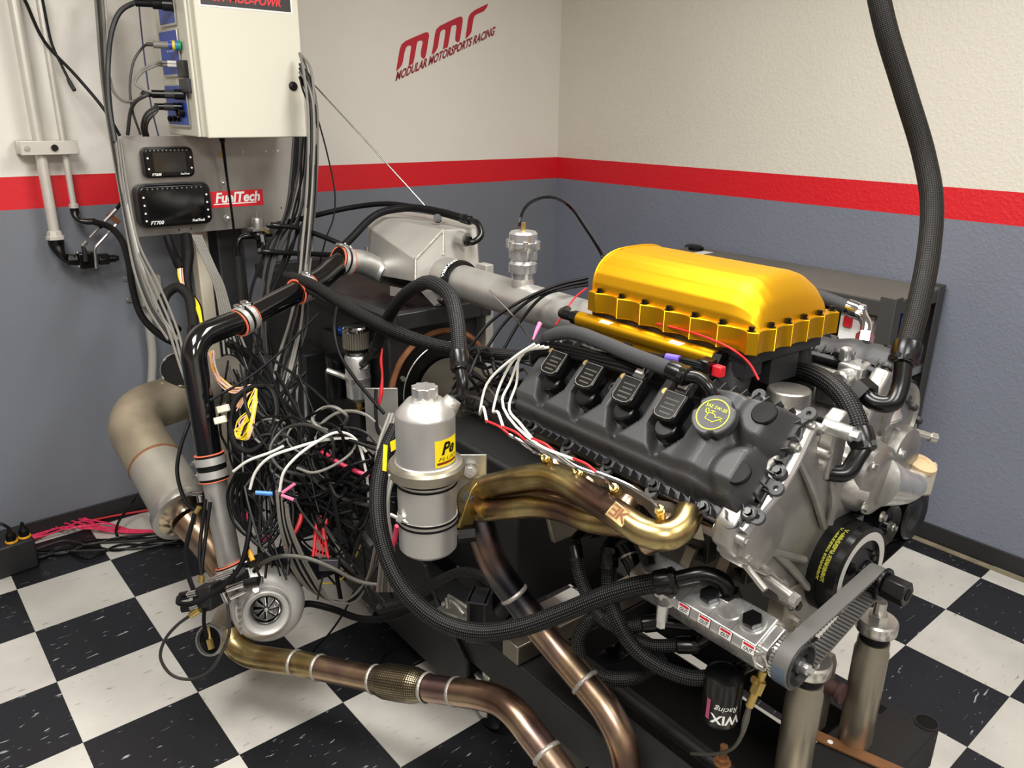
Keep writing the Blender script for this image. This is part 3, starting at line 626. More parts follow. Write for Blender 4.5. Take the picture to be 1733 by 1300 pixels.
# ---- fuel rails
for s in (-1, 1):
    t = thing('fuel_rail', 'gold fuel rail with black end caps ' + ('above the near coils' if s < 0 else 'on the far side of the gold plenum'), 'fuel rail', W(s * .12, .42, .36), 'gold fuel rails')
    b_ = MB(); b_.cyl(W(s * .137, .232, .373), W(s * .137, .6, .373), .0165, n=28); b_.box(W(s * .137, .416, .359), .012, .366, .03, AXE)
    rl = mk('rail_body', b_, M['goldsat'], t, bevel=.002); mk('end_cap', MB().hexa(W(s * .137, .214, .373), W(s * .137, .234, .373), .0165), M['anod'], t); b_ = MB(); b_.hexa(W(s * .137, .598, .373), W(s * .137, .62, .373), .0155); b_.tube([W(s * .137, .62, .373), W(s * .137, .655, .373), W(s * .1, .68, .37)], .011, 12); mk('end_cap', b_, M['anod'], t)
    if s < 0:
        for v in (.51, .32):
            mk('rail_print', text_mb('mmr', W(-.1465, v, .3865), -EY, nrm(EX * .75 + EZ * .65), .017, shear=.4, bold=.0006), M['white'], rl, flat=True)
    for k in range(4): mk('injector', MB().cyl(W(s * .125, .245 + .1 * k, .37), W(s * .145, .245 + .1 * k, .325), .009, n=14).box(W(s * .137, .245 + .1 * k, .345), .022, .02, .02, AXE), M['plastic'], t)
# ------------------------------------------------------------------ exhaust
def weld(c, ax, r, parent): return mk('weld_bead', MB().lathe([(r, -.005), (r + .0022, -.003), (r + .003, 0), (r + .0022, .003), (r, .005)], c, ax, 32, caps=False), M['weld'], parent)
hd = thing('exhaust_header', 'gold heat-tinted stainless exhaust header under the near cam cover', 'header', P(985, 900, 1.45))
t1 = PL([(1166, 868, 1.30), (1152, 893, 1.275), (1126, 907, 1.262), (1092, 901, 1.275), (1050, 874, 1.315), (1000, 842, 1.385), (962, 817, 1.44), (930, 805, 1.49), (895, 808, 1.54), (860, 815, 1.595), (812, 826, 1.66)])
tb1 = mk('primary_tube', MB().tube(t1, .0245, 24, 6), M['heatgold'], hd)
mk('primary_tube', MB().tube(PL([(812, 864, 1.67), (860, 860, 1.62), (905, 856, 1.575), (950, 862, 1.53), (1000, 880, 1.48), (1060, 888, 1.42)]), .0245, 24, 6), M['heatgold'], hd)
mk('primary_tube', MB().tube(PL([(816, 842, 1.72), (880, 838, 1.65), (930, 835, 1.6), (985, 850, 1.55), (1020, 862, 1.5)]), .0245, 20, 5), M['heatbrown'], hd)
for k, v in enumerate((.2, .3, .4, .5)):
    p0 = np.asarray(B(-1, .27, .1, v - .02)); p1 = p0 + (-EX * .05 - EZ * .03); mk('port_stub', MB().tube([p0, p0 - EX * .03 - EZ * .005, p1, p1 - EZ * .03 - EX * .005 + EY * .03], .023, 18), M['heatbrown'], hd)
b_ = MB(); b_.prism([(-.115, .02), (-.085, .02), (-.085, .58), (-.115, .58)], B(-1, .27, .1, 0) + (EX * S2 + EZ * S2) * .0, nrm(-EX * S2 + EZ * S2), EY, nrm(-EX * S2 - EZ * S2), .008)
b_ = MB(); b_.box(B(-1, .275, .108, .3), .07, .008, .5, (ad, bd, EY)); mk('port_flange', b_, M['heatbrown'], hd, bevel=.002)
# heat shield strip between cam cover and header
b_ = MB(); b_.grid(lambda i, j: np.asarray(B(-1, .335 - .045 * i, .112 + .02 * i + .005 * math.sin(j * 31), .1 + .42 * j)), 6, 60); mk('heat_shield', b_, M['steel'], hd)
# collector end and flange
c0 = P(806, 848, 1.69); ca = nrm(P(812, 845, 1.67) - P(860, 836, 1.6)); q1, q2, q3 = frame(ca)
mk('collector', MB().tube([P(828, 845, 1.655), c0, P(806, 862, 1.705)], [.044, .043, .036], 24), M['heatgold'], hd)
fl = P(800, 848, 1.655); fx = nrm(P(800, 880, 1.68) - P(795, 828, 1.63)); fy = nrm(np.cross(ca, fx))
b_ = MB(); b_.prism([(-.042, -.012), (-.034, -.022), (-.02, -.02), (.03, -.05), (.058, -.02), (.062, .03), (.03, .06), (-.01, .03), (-.038, .006)], fl, fx, fy, -ca, .009); f_ = mk('collector_flange', b_, M['brass'], hd, bevel=.002)
b_ = MB(); bolt(b_, P(794, 841, 1.635), nrm(CAM - fl), .0085, .008); mk('flange_bolt', b_, M['anod'], f_)
# maker plate
pc = P(1047, 870, 1.281); pn = nrm(CAM - pc + EZ * .5); px_ = nrm(P(1080, 892, 1.27) - P(1010, 850, 1.34)); px_ = nrm(px_ - pn * (px_ @ pn)); py_ = np.cross(pn, px_)
mk('maker_plate', MB().box(pc - pn * .004, .037, .031, .004, (px_, py_, pn)), M['heatgold'], hd, bevel=.002)
pl2 = text_mb('K', pc - pn * .0019 + px_ * .007, px_, py_, .03, bold=.0006); mk('plate_letter', pl2, M['rust'], hd, flat=True)
e_ = text_mb('E', pc - pn * .0019 - px_ * .008, px_, py_, .03, bold=.0006); mx0 = pc - px_ * .008; e_.v = [tuple(np.array(v) - 2 * px_ * ((np.array(v) - mx0) @ px_)) for v in e_.v]; e_.f = [q[::-1] for q in e_.f]; mk('plate_letter', e_, M['rust'], hd, flat=True)
# temperature probes with their white leads
for k, (bx, by, d, path) in enumerate([(927, 780, 1.50, [(920, 772, 1.48), (905, 765, 1.47), (882, 748, 1.47), (862, 736, 1.48)]), (982, 804, 1.44, [(976, 797, 1.42), (960, 785, 1.41), (922, 766, 1.41), (890, 746, 1.42)]), (1043, 831, 1.37, [(1036, 822, 1.35), (1016, 806, 1.34), (975, 790, 1.35), (940, 766, 1.36)]), (1118, 874, 1.27, [(1116, 862, 1.26), (1100, 845, 1.26), (1060, 820, 1.27), (1010, 800, 1.29)])]):
    t = thing('temperature_probe', ['thin steel probe in the rearmost header tube', 'thin steel probe in the second header tube from the rear', 'thin steel probe in the third header tube from the rear', 'thin steel probe in the front header tube bend'][k], 'probe', P(bx, by, d), 'exhaust temperature probes')
    dn = nrm(P(bx, by, d) - P(*path[0])); b_ = MB(); b_.cyl(P(bx, by, d) - dn * .012, P(bx, by, d) + dn * .01, .008, n=14); b_.hexa(P(bx, by, d) - dn * .02, P(bx, by, d) - dn * .01, .0075); mk('bung', b_, M['brass'], t)
    mk('probe_rod', MB().tube([P(bx, by, d)] + PL(path), .0032, 8), M['chrome'], t)
    e0 = path[-1]; mk('red_sleeve', MB().tube(PL([e0, (e0[0] - 17, e0[1] - 14, e0[2] + .01), (e0[0] - 40, e0[1] - 24, e0[2] + .03)]), .0024, 8), M['redwire'], t)
    x0, y0, z0 = e0[0] - 38, e0[1] - 22, e0[2] + .03; lx = [812, 835, 862, 850][k]
    mk('lead', MB().tube(PL([(x0, y0, z0), ((x0 + lx) / 2, y0 - 25, z0 + .05), (lx, 700 - 8 * k, 1.62), (lx + 12, 650, 1.64), (870 + 6 * k, 605 - 3 * k, 1.6), (905 + 8 * k, 582 + 2 * k, 1.58)]), .0028, 8), M['whitewire'], t)
# downpipe from header
dp = thing('down_pipe', 'blued to bronze stainless down pipe curving from the header to the lower edge', 'pipe', P(930, 1150, 1.7))
d1 = PL([(806, 858, 1.70), (818, 905, 1.70), (836, 955, 1.71), (868, 1003, 1.715), (905, 1052, 1.71)]); d2 = PL([(905, 1052, 1.71), (948, 1105, 1.69), (990, 1155, 1.655)]); d3 = PL([(990, 1155, 1.655), (1026, 1202, 1.62), (1052, 1255, 1.60), (1062, 1310, 1.60), (1060, 1370, 1.61)])
mk('pipe_section', MB().tube(d1, .0318, 28, 6), M['heatblue'], dp); mk('pipe_section', MB().tube(d2, .0318, 28, 6), M['heatbrown'], dp); mk('pipe_section', MB().tube(d3, .0318, 28, 6), M['heatbrown'], dp)
weld(d2[0], d2[1] - d1[-2], .0318, dp); weld(d3[0], d3[1] - d2[-2], .0318, dp); c = P(870, 1006, 1.714); weld(c, P(905, 1052, 1.71) - P(836, 955, 1.71), .0312, dp)
# turbo feed pipe with flex joint
fp = thing('feed_pipe', 'bronze stainless pipe with braided flex joint running from the turbocharger', 'pipe', P(690, 1190, 1.85))
f1 = PL([(388, 1066, 2.12), (396, 1090, 2.11), (420, 1108, 2.09), (462, 1117, 2.06), (500, 1122, 2.03)]); f2 = PL([(500, 1122, 2.03), (540, 1130, 1.99)]); f3 = PL([(540, 1130, 1.99), (634, 1150, 1.905)]); fx_ = PL([(634, 1150, 1.905), (642, 1151, 1.898), (655, 1153, 1.886), (680, 1157, 1.864), (700, 1160, 1.846), (712, 1162, 1.836), (722, 1164, 1.826)])
f4 = PL([(722, 1164, 1.826), (770, 1171, 1.775), (818, 1178, 1.72), (848, 1188, 1.69), (876, 1212, 1.655), (900, 1243, 1.625), (925, 1275, 1.6)]); f5 = PL([(925, 1275, 1.6), (960, 1325, 1.565), (985, 1365, 1.54)])
for q in (f1, f2, f3, f4, f5): mk('pipe_section', MB().tube(q, .0315, 28, 6), M['heatgold' if q is f1 or q is f2 else 'heatbrown'], fp)
mk('flex_joint', MB().tube(fx_, [.033, .036, .042, .0425, .042, .037, .034], 32, 5), M['flex'], fp)
for a, b in ((f2, f1), (f3, f2), (f5, f4)): weld(a[0], a[1] - b[-2], .0315, fp)
weld(fx_[0], fx_[1] - fx_[0], .033, fp); weld(fx_[-1], fx_[-1] - fx_[-2], .0335, fp); weld(P(770, 1171, 1.775), P(818, 1178, 1.72) - P(722, 1164, 1.826), .0312, fp)

# ------------------------------------------------------------------ front drive
dm = thing('crank_damper', 'black harmonic damper with white timing ring on the crank nose', 'damper', W(0, 0, -.1))
b_ = MB(); b_.lathe([(.088, .028), (.09, .026)] + [(.09 - .004 * (k % 2), .024 - .0025 * k) for k in range(11)] + [(.09, -.006), (.09, -.034), (.086, -.037), (.066, -.037), (.064, -.03), (.03, -.028)], W(0, 0, 0), EY, 64); mk('ring_body', b_, M['anod'], dm)
mk('timing_ring', MB().lathe([(.082, -.0375), (.066, -.0375), (.066, -.032)], W(0, 0, 0), EY, 64, caps=False), mat('pale_timing_ring', (206, 204, 198), .35, .3), dm)
b_ = MB(); b_.lathe([(.062, -.028), (.05, -.024), (.03, -.04), (.0, -.042)], W(0, 0, 0), EY, 40); mk('hub', b_, M['black'], dm)
for k in range(3):
    a = 2.1 * k + .5; b_ = MB(); c = W(.042 * math.cos(a), -.026, .042 * math.sin(a)); b_.cyl(c, c - EY * .01, .012, n=16); b_.hexa(c - EY * .01, c - EY * .016, .006); mk('hub_bolt', b_, M['anod'], dm)
# belt lettering as short yellow print on the rim
ang0 = [2.05 + .115 * i for i in range(9)]
b_ = MB()
for i, a in enumerate(ang0):
    for r_ in range(3):
        if i in (4,) : continue
        n_ = np.array([math.cos(a), math.sin(a)]); ep = W(n_[0] * .0915, .01 - .0105 * r_, n_[1] * .0915); tx = nrm(-EX * n_[1] + EZ * n_[0]); nn = nrm(EX * n_[0] + EZ * n_[1])
        b_2 = text_mb(['micro-V', 'A7-06', '5R7', '6PK', 'micro-V', '10ER', '5060', 'A-V', '7060'][i], ep, -tx, -EY, .0105, depth=-.0002, bold=.0003); b_.add(b_2.v, [q[::-1] for q in b_2.f])
mb2 = MB(); mb2.lathe([(.0905, .018), (.0912, .017), (.0912, -.019), (.0905, -.02)], W(0, 0, 0), EY, 64, caps=False)
sb = thing('serpentine_belt', 'ribbed black belt with yellow lettering round the damper and idlers', 'belt', W(.1, .0, -.09)); mk('belt_wrap', mb2, M['rubber'], sb); mk('belt_print', b_, M['dimlime'], sb, flat=True)
def belt(c0, r0, c1, r1, v0, v1, th, nm, mt, parent, teeth=0):
    c0, c1 = np.array(c0, float), np.array(c1, float); d = c1 - c0; L = np.linalg.norm(d); a = math.atan2(d[1], d[0]); g = math.acos((r0 - r1) / L)
    pts = [(c0 + r0 * np.array([math.cos(t), math.sin(t)]), t) for t in np.linspace(a + g, a + 2 * math.pi - g, 28)] + [(c1 + r1 * np.array([math.cos(t), math.sin(t)]), t) for t in np.linspace(a - g, a + g, 22)]
    n = len(pts); b_ = MB(); v = []
    for p, t in pts:
        nn = np.array([math.cos(t), math.sin(t)])
        for rr_, vv in ((0, v0), (th, v0), (th, v1), (0, v1)): q = p + nn * rr_; v.append(W(q[0], vv, q[1]))
    f = []
    for i in range(n):
        j = (i + 1) % n
        for k in range(4): f.append((i*4 + k, i*4 + (k+1) % 4, j*4 + (k+1) % 4, j*4 + k))
    b_.add(v, f); o = mk(nm, b_, mt, parent)
    if teeth:
        b_ = MB(); tot = []
        for i in range(n):
            p, t = pts[i]; p2, t2 = pts[(i + 1) % n]; s = np.linalg.norm(p2 - p); m = max(1, int(s / .0085))
            for k in range(m):
                x = p + (p2 - p) * (k + .5) / m; dt = ((t2 - t + math.pi) % (2 * math.pi)) - math.pi; tt = t + dt * (k + .5) / m; nn = EX * math.cos(tt) + EZ * math.sin(tt); tg = np.cross(nn, EY)
                b_.box(W(x[0], (v0 + v1) / 2, x[1]) - nn * .0018, .0045, v1 - v0, .0036, (tg, EY, nn))
        tg_ = mk('belt_teeth', b_, mt, o); tg_['kind'] = 'stuff'
    return o
# cogged pump drive
PU = (-.246, -.06)
tb = thing('cogged_belt', 'grey cogged belt running from the crank nose down to the oil pump pulley', 'belt', W(-.12, -.06, -.1)); belt((0, 0), .0245, PU, .0415, -.078, -.05, .003, 'belt_loop', mat('grey_belt_back', (92, 91, 88), .55, 0), tb, 1)
cpu = thing('crank_pulley', 'black crank nose mandrel with large hex nut at the engine front', 'pulley', W(0, -.08, -.03)); b_ = MB(); b_.cyl(W(0, -.04, 0), W(0, -.048, 0), .029, n=36); b_.cyl(W(0, -.05, 0), W(0, -.078, 0), .022, n=30); b_.cyl(W(0, -.079, 0), W(0, -.085, 0), .031, n=36); mk('pulley_body', b_, M['anod'], cpu, bevel=.001)
b_ = MB(); b_.hexa(W(0, -.085, 0), W(0, -.125, 0), .0235); mk('hex_nut', b_, M['anod'], cpu, bevel=.0015); b_ = MB(); b_.cyl(W(0, -.1251, 0), W(0, -.1262, 0), .011); mk('socket_hole', b_, M['wire'], cpu)
pp = thing('pump_pulley', 'dark toothed pulley on the front of the oil pump', 'pulley', W(PU[0], -.065, PU[1] - .045)); b_ = MB(); b_.lathe([(.041, -.046), (.041, -.08), (.036, -.081), (.034, -.07), (.016, -.068), (.014, -.078), (.006, -.078)], W(PU[0], 0, PU[1]), EY, 48); mk('pulley_body', b_, mat('dark_hard_anodized', (70, 70, 70), .45, .6), pp)
for k in range(40):
    a = 2 * math.pi * k / 40
b_ = MB()
for k in range(40):
    a = 2 * math.pi * k / 40; nn = EX * math.cos(a) + EZ * math.sin(a); b_.box(W(PU[0], -.0455, PU[1]) + nn * .0405, .0035, .006, .004, (np.cross(nn, EY), EY, nn))
tt = mk('pulley_teeth', b_, M['zinc'], pp); tt['kind'] = 'stuff'
b_ = MB(); b_.cyl(W(PU[0], -.06, PU[1]), W(PU[0], -.092, PU[1]), .0095); b_.hexa(W(PU[0], -.092, PU[1]), W(PU[0], -.1, PU[1]), .006); mk('shaft_bolt', b_, M['machined'], pp)
for k in range(5):
    a = 1.25 * k; c = W(PU[0] + .026 * math.cos(a), -.0705, PU[1] + .026 * math.sin(a)); b_ = MB(); b_.cyl(c, c - EY * .0006, .005, n=12); mk('lightening_hole', b_, M['wire'], pp)
b_ = MB()
for r_ in range(4):
    for k in range(4):
        a = 3.05 + .22 * k; nn = np.array([math.cos(a), math.sin(a)]); q = text_mb('GATES', W(PU[0] + nn[0] * .0448, -.054 - .0062 * r_, PU[1] + nn[1] * .0448), nrm(EX * nn[1] - EZ * nn[0]), EY, .0062, depth=.0002, width=.0085); b_.add(q.v, [f[::-1] for f in q.f]); b_.add(q.v, q.f)
mk('belt_print', b_, mat('blue_belt_print', (70, 150, 200), .5), tb, flat=True)
# idler, accessory pulley and accessory belt on the far side
ac = thing('accessory_pulley', 'black accessory pulley beside the clear reservoir near the right wall', 'pulley', W(.3, .02, -.06)); a0 = Eu(1538, 868, .28); b_ = MB(); b_.lathe([(.055, .03), (.055, -.012), (.05, -.016), (.03, -.012), (.018, -.016), (.008, -.016)], a0, EY, 40); mk('pulley_body', b_, M['anod'], ac)
id_ = thing('idler_pulley', 'smooth black idler pulley right of the damper', 'pulley', W(.19, .02, -.03)); i0 = Eu(1488, 883, .17); b_ = MB(); b_.lathe([(.046, .035), (.046, -.02), (.043, -.023), (.03, -.012), (.015, -.014), (.012, -.022), (.006, -.022)], i0, EY, 40); mk('pulley_body', b_, M['anod'], id_); b_ = MB(); b_.cyl(i0 - EY * .02, i0 - EY * .036, .005); b_.hexa(i0 - EY * .022, i0 - EY * .03, .009); mk('idler_bolt', b_, M['zinc'], id_); b_ = MB(); b_.hexa(i0 + EY * .036, i0 + EY * .075, .02); mk('standoff', b_, M['steel'], id_)
e1 = [(a0 - EO) @ EX, (a0 - EO) @ EZ]; e2 = [(i0 - EO) @ EX, (i0 - EO) @ EZ]
belt((e2[0], e2[1]), .047, (e1[0], e1[1]), .056, .012, .04, .004, 'belt_run', M['rubber'], sb)
belt((0, 0), .0915, (e1[0], e1[1]), .056, .0, .024, .004, 'belt_run', M['rubber'], sb)
st = thing('steering_pump', 'cast pump on a steel bracket behind the accessory pulley', 'pump', a0 + EY * .08 - EZ * .05); b_ = MB(); b_.lathe([(.045, .03), (.05, .05), (.05, .1), (.04, .12)], a0, EY, 28); b_.box(a0 + EY * .06 + EZ * .05 - EX * .05, .12, .02, .16, AXE); b_.cyl(a0 + EY * .05 + EZ * .06 - EX * .03, a0 + EY * .0 + EZ * .06 - EX * .03, .012); mk('pump_body', b_, M['cast'], st, bevel=.003)
b_ = MB(); b_.box(a0 + EY * .025 + EZ * .04 - EX * .075, .03, .012, .19, AXE); b_.box(a0 + EY * .02 + EZ * .1 - EX * .05, .05, .012, .04, AXE); mk('pump_bracket', b_, M['castdark'], st, bevel=.003)
mk('spring', MB().tube([a0 + EY * .0 - EX * .03 + EZ * (.02 + .002 * k) + (EX * math.cos(k * 1.1) + EY * math.sin(k * 1.1)) * .013 for k in range(38)], .0035, 6, 3), M['anod'], st)
r0 = Eu(1548, 805, .3)
rs = thing('reservoir', 'cloudy plastic reservoir with tan cap near the right wall baseboard', 'reservoir', r0 - EZ * .05); b_ = hull([r0 + EX * x + EY * y + EZ * z for x, y, z in [(-.045, -.03, .02), (.04, -.03, .03), (.05, .03, .02), (-.04, .03, .03), (-.035, -.025, -.03), (.03, -.03, -.045), (.04, .02, -.04), (-.02, .03, -.045), (.055, 0, -.01)]]); mk('reservoir_body', b_, M['smoke'], rs, bevel=.008)
b_ = MB(); b_.lathe([(.03, 0), (.031, .01), (.024, .014), (.012, .015), (.011, .012), (0, .012)], r0 + EZ * .024 - EY * .006, EZ - EY * .35, 28); mk('reservoir_cap', b_, mat('tan_plastic', (206, 180, 140), .5), rs)

# ------------------------------------------------------------------ oil pump
op = thing('oil_pump', 'machined aluminium oil pump block with hex caps and OUT labels', 'oil pump', W(-.235, .13, -.13))
u0, w0 = -.238, -.058; pa = R(24); UX, UZ = EX * math.cos(pa) + EZ * math.sin(pa), EZ * math.cos(pa) - EX * math.sin(pa)
def PR(x, v, y): return W(u0, v, w0) + UX * x + UZ * y
AXP = (UX, EY, UZ)
sec = [(-.04, -.034), (-.044, -.02), (-.044, .014), (-.034, .028), (.034, .028), (.038, .02), (.038, -.026), (.02, -.04), (-.02, -.04)]
b_ = MB(); b_.prism(sec, W(u0, -.012, w0), UX, UZ, EY, .29); pb = mk('pump_body', b_, M['machined'], op, bevel=.003)
for v in (.04, .09, .15, .21, .235): b_ = MB(); b_.prism([(x * 1.006, y * 1.006) for x, y in sec], W(u0, v, w0), UX, UZ, EY, .001); mk('section_joint', b_, M['castdark'], pb)
b_ = MB(); b_.prism([(x * .8, y * .8) for x, y in sec], W(u0, -.03, w0), UX, UZ, EY, .02); b_.cyl(W(PU[0], -.03, PU[1]), W(PU[0], -.046, PU[1]), .014); mk('pump_nose', b_, M['machined'], op, bevel=.003)
for i, (x, y) in enumerate([(-.036, .018), (.03, .02), (-.034, -.028), (.03, -.028)]):
    b_ = MB(); b_.cyl(PR(x, -.012, y), PR(x, -.02, y), .006, n=14); b_.hexa(PR(x, -.02, y), PR(x, -.023, y), .0035); mk('tie_bolt', b_, M['zinc'], op)
for v in (.02, .068, .112, .25):
    b_ = MB(); b_.cyl(PR(.004, v, .028), PR(.004, v, .0305), .0235, n=36); q = mk('port_ring', b_, M['machined'], op)
    if v not in (.068, .25): b_ = MB(); b_.hexa(PR(.004, v, .0305), PR(.004, v, .04), .0185); mk('hex_cap', b_, M['anod'], q, bevel=.001)
for k, v in enumerate((.0, .048, .094, .14, .225)):
    Xl, Yl = -EY, nrm(UX * .58 + UZ * .81); nl = np.cross(Xl, Yl); o = PR(-.039, v, .021); lb = mk('port_label', MB().box(o + nl * .0006, .026, .0165, .0006, (Xl, Yl, nl)), M['white'], op)
    mk('label_edge', MB().box(o + nl * .0003, .028, .0185, .0006, (Xl, Yl, nl)), M['wire'], lb); mk('label_band', MB().box(o + nl * .0011 + Yl * .0045, .021, .0042, .0004, (Xl, Yl, nl)), M['red'], lb); mk('label_word', text_mb('OUT', o + nl * .0013 - Yl * .003, Xl, Yl, .009, shear=.2, width=.018, bold=.0002), M['wire'], lb, flat=True)
# mounting blocks of the pump
for (bx, by, v, hx) in [(1345, 970, .02, .13), ]:
    c = W(-.135, .03, -.085); b_ = MB(); b_.box(c, .05, .035, .17, AXE); mb_ = mk('mount_block', b_, M['steel'], op, bevel=.002)
    b_ = MB(); bolt(b_, c + EX * .0 - EY * .018 + EZ * .05, -EY, .009, .014); mk('mount_bolt', b_, M['anod'], mb_)
for (pxx, pyy, u) in [(1165, 945, -.2), (1222, 965, -.19)]:
    c = Eu(pxx, pyy, u); b_ = MB(); b_.box(c, .012, .022, .05, (EX, EY, nrm(EZ + EX * .5))); mk('mount_tab', b_, M['steel'], op, bevel=.001)
b_ = MB(); c = P(1122, 1022, 1.46); b_.cyl(c, c - EZ * .035, .011, n=16); b_.hexa(c - EZ * .035, c - EZ * .05, .009); b_.box(c + EZ * .005 + EX * .02, .03, .025, .02, AXE); mk('relief_fitting', b_, M['machined'], op)
# oil filter under the pump
of = thing('oil_filter', 'black canister oil filter with white and pink print hanging below the pump', 'oil filter', P(1226, 1220, 1.52)); ft = P(1226, 1148, 1.48); b_ = MB(); b_.lathe([(.02, .02), (.036, .01), (.0365, 0), (.0365, -.085), (.033, -.093), (.0, -.095)], ft, EZ, 40); fb = mk('canister', b_, M['anod'], of)
dv = nrm(np.array([CAM[0] - ft[0], CAM[1] - ft[1], 0])); dr = np.cross(EZ, dv)
def wrap(mb, c, r, ax0):
    out = []
    for v in mb.v:
        q = np.array(v) - c; x = q @ ax0; z = q[2]; a = x / r; out.append(tuple(c + dv * (r + .0006) * math.cos(a) + ax0 * (r + .0006) * math.sin(a) + EZ * z))
    mb.v = out; return mb
mk('print_word', wrap(text_mb('WIX', ft + dr * .012 - EZ * .066, -dr, -EZ, .028, bold=.0008), ft, .0365, dr), M['white'], fb, flat=True)
mk('print_script', wrap(text_mb('Racing', ft + dr * .012 - EZ * .043, -dr, -EZ, .017, shear=.3), ft, .0365, dr), M['white'], fb, flat=True)
b_ = MB(); b_.prism([(-.004, -.025), (.004, -.025), (.004, .02), (-.004, .02)], ft - dr * .024 - EZ * .05, dr, EZ, dv, .0005); mk('print_stripe', wrap(b_, ft, .0365, dr), M['pink'], fb, flat=True)
# brass tee and gauge line
bt = thing('brass_tee', 'brass tee fitting with a clear gauge line below the pump pulley', 'fitting', P(1275, 1215, 1.45)); b_ = MB(); a1, a2 = P(1292, 1135, 1.43), P(1268, 1195, 1.45); b_.cyl(a1, a2, .008, n=12); b_.hexa(P(1287, 1152, 1.435), P(1278, 1172, 1.44), .012); b_.cyl(P(1275, 1150, 1.43), P(1290, 1155, 1.44), .007, n=12); mk('tee_body', b_, M['brass'], bt)
mk('gauge_line', MB().tube(PL([(1268, 1195, 1.45), (1262, 1220, 1.46), (1255, 1245, 1.47), (1238, 1268, 1.5), (1205, 1277, 1.55), (1170, 1276, 1.6)]), [.005, .007, .004, .0035, .0035, .0035], 8), M['steelbraid'], bt)
# ------------------------------------------------------------------ engine stand
FZ = EO[2]
sd = thing('engine_stand', 'black welded steel engine stand on castors with two front posts', 'stand', W(0, .6, -FZ + .05))
def bx(name, u0, u1, v0, v1, z0, z1, m, bev=.004, parent=None): return mk(name, MB().box(W((u0 + u1) / 2, (v0 + v1) / 2, (z0 + z1) / 2 - FZ), u1 - u0, v1 - v0, z1 - z0, AXE), m, parent or sd, bevel=bev)
bx('side_rail', -.29, -.2, .015, 1.5, .22, .335, M['frame']); bx('side_rail', .2, .29, .015, 1.5, .22, .335, M['frame'])
bx('cross_beam', -.3, .31, -.13, .02, .235, .337, M['frame'], .006)
bx('cross_beam', -.2, .2, .6, .68, .24, .33, M['frame']); bx('cross_beam', -.2, .2, 1.3, 1.4, .24, .33, M['frame'])
bx('mount_bar', -.295, .0, .6, .66, .337, .39, M['steel'], .003); bx('mount_bar', .05, .26, .6, .66, .337, .39, M['steel'], .003)
b_ = MB(); b_.prism([(.86, .1), (1.5, .1), (1.5, .42), (1.0, .42), (.95, .337), (.8, .22), (.8, .18)], W(-.305, 0, -FZ), EY, EZ, EX, .012); mk('side_plate', b_, M['frame'], sd, bevel=.003)
b_ = MB(); b_.prism([(.86, .1), (1.5, .1), (1.5, .337), (.8, .22)], W(.293, 0, -FZ), EY, EZ, EX, .012); mk('side_plate', b_, M['frame'], sd, bevel=.003)
# socket tube at the beam end
c = Zp(1568, 1223, .338); b_ = MB(); b_.ring(c - EZ * .02, EZ, .022, .026, .0215, 32); sk = mk('socket_rim', b_, M['frame'], sd); b_ = MB(); b_.cyl(c - EZ * .01, c + EZ * .0005, .022, n=32); mk('socket_hole', b_, M['wire'], sk)
b_ = MB(); c = Zp(1490, 1200, .3375); b_.box(c, .028, .016, .001, AXE); mk('beam_slot', b_, M['wire'], sd)
for (u, v) in ((.13, -.03), (-.089, -.014)):
    b_ = MB(); b_.lathe([(.031, 0), (.034, .012), (.034, .235), (.031, .245), (.031, .262)], W(u, v, .337 - FZ), EZ, 36); po = mk('post', b_, M['steel'], sd)
    mk('post_seal', MB().lathe([(.027, 0), (.029, .004), (.029, .02), (.026, .024)], W(u, v, .598 - FZ), EZ, 32), M['rubber'], po)
    b_ = MB(); b_.lathe([(.038, 0), (.04, .003), (.04, .024), (.037, .028), (.016, .028)], W(u, v, .622 - FZ), EZ, 36); mk('post_collar', b_, mat('pale_zinc_collar', (176, 180, 168), .35, .8, var=.05) if False else M['zinc'], po)
    b_ = MB(); b_.cyl(W(u, v, .65 - FZ), W(u, v, .69 - FZ), .012, n=16); b_.hexa(W(u, v, .65 - FZ), W(u, v, .662 - FZ), .019); mk('post_stud', b_, M['zinc'], po)
b_ = MB(); b_.prism([(-.06, 0), (.1, 0), (.1, .17), (.085, .2), (.05, .2)], W(.02, .03, .337 - FZ), EX, EZ, EY, .012); gp = mk('gusset_plate', b_, M['steel'], sd, bevel=.002)
b_ = MB(); b_.cyl(W(.085, .028, .47 - FZ), W(.085, .0, .47 - FZ), .016, n=18); b_.cyl(W(.085, .0, .47 - FZ), W(.085, -.01, .47 - FZ), .022, n=18); mk('rubber_stop', b_, mat('dark_maroon_rubber', (70, 48, 46), .6), sd)
b_ = MB(); b_.box(Zp(1450, 1275, .342), .2, .03, .004, (nrm(Zp(1520, 1300, .34) - Zp(1395, 1245, .34)), nrm(np.cross(EZ, Zp(1520, 1300, .34) - Zp(1395, 1245, .34))), EZ)); mk('copper_strap', b_, M['copper'], sd)
b_ = MB(); c = Zp(1405, 1256, .3445); b_.cyl(c, c + EZ * .0006, .006, n=14); mk('strap_hole', b_, M['white'], sd)
bx('front_plate', -.36, -.06, -.12, -.03, .337, .349, M['steel'], .002)
b_ = MB(); c = Zp(1222, 1292, .35); b_.cyl(c - EZ * .01, c + EZ * .045, .008, n=14); b_.cyl(c, c + EZ * .004, .018, n=18); b_.hexa(c + EZ * .004, c + EZ * .014, .014); mk('mount_stud', b_, M['copper'], sd)
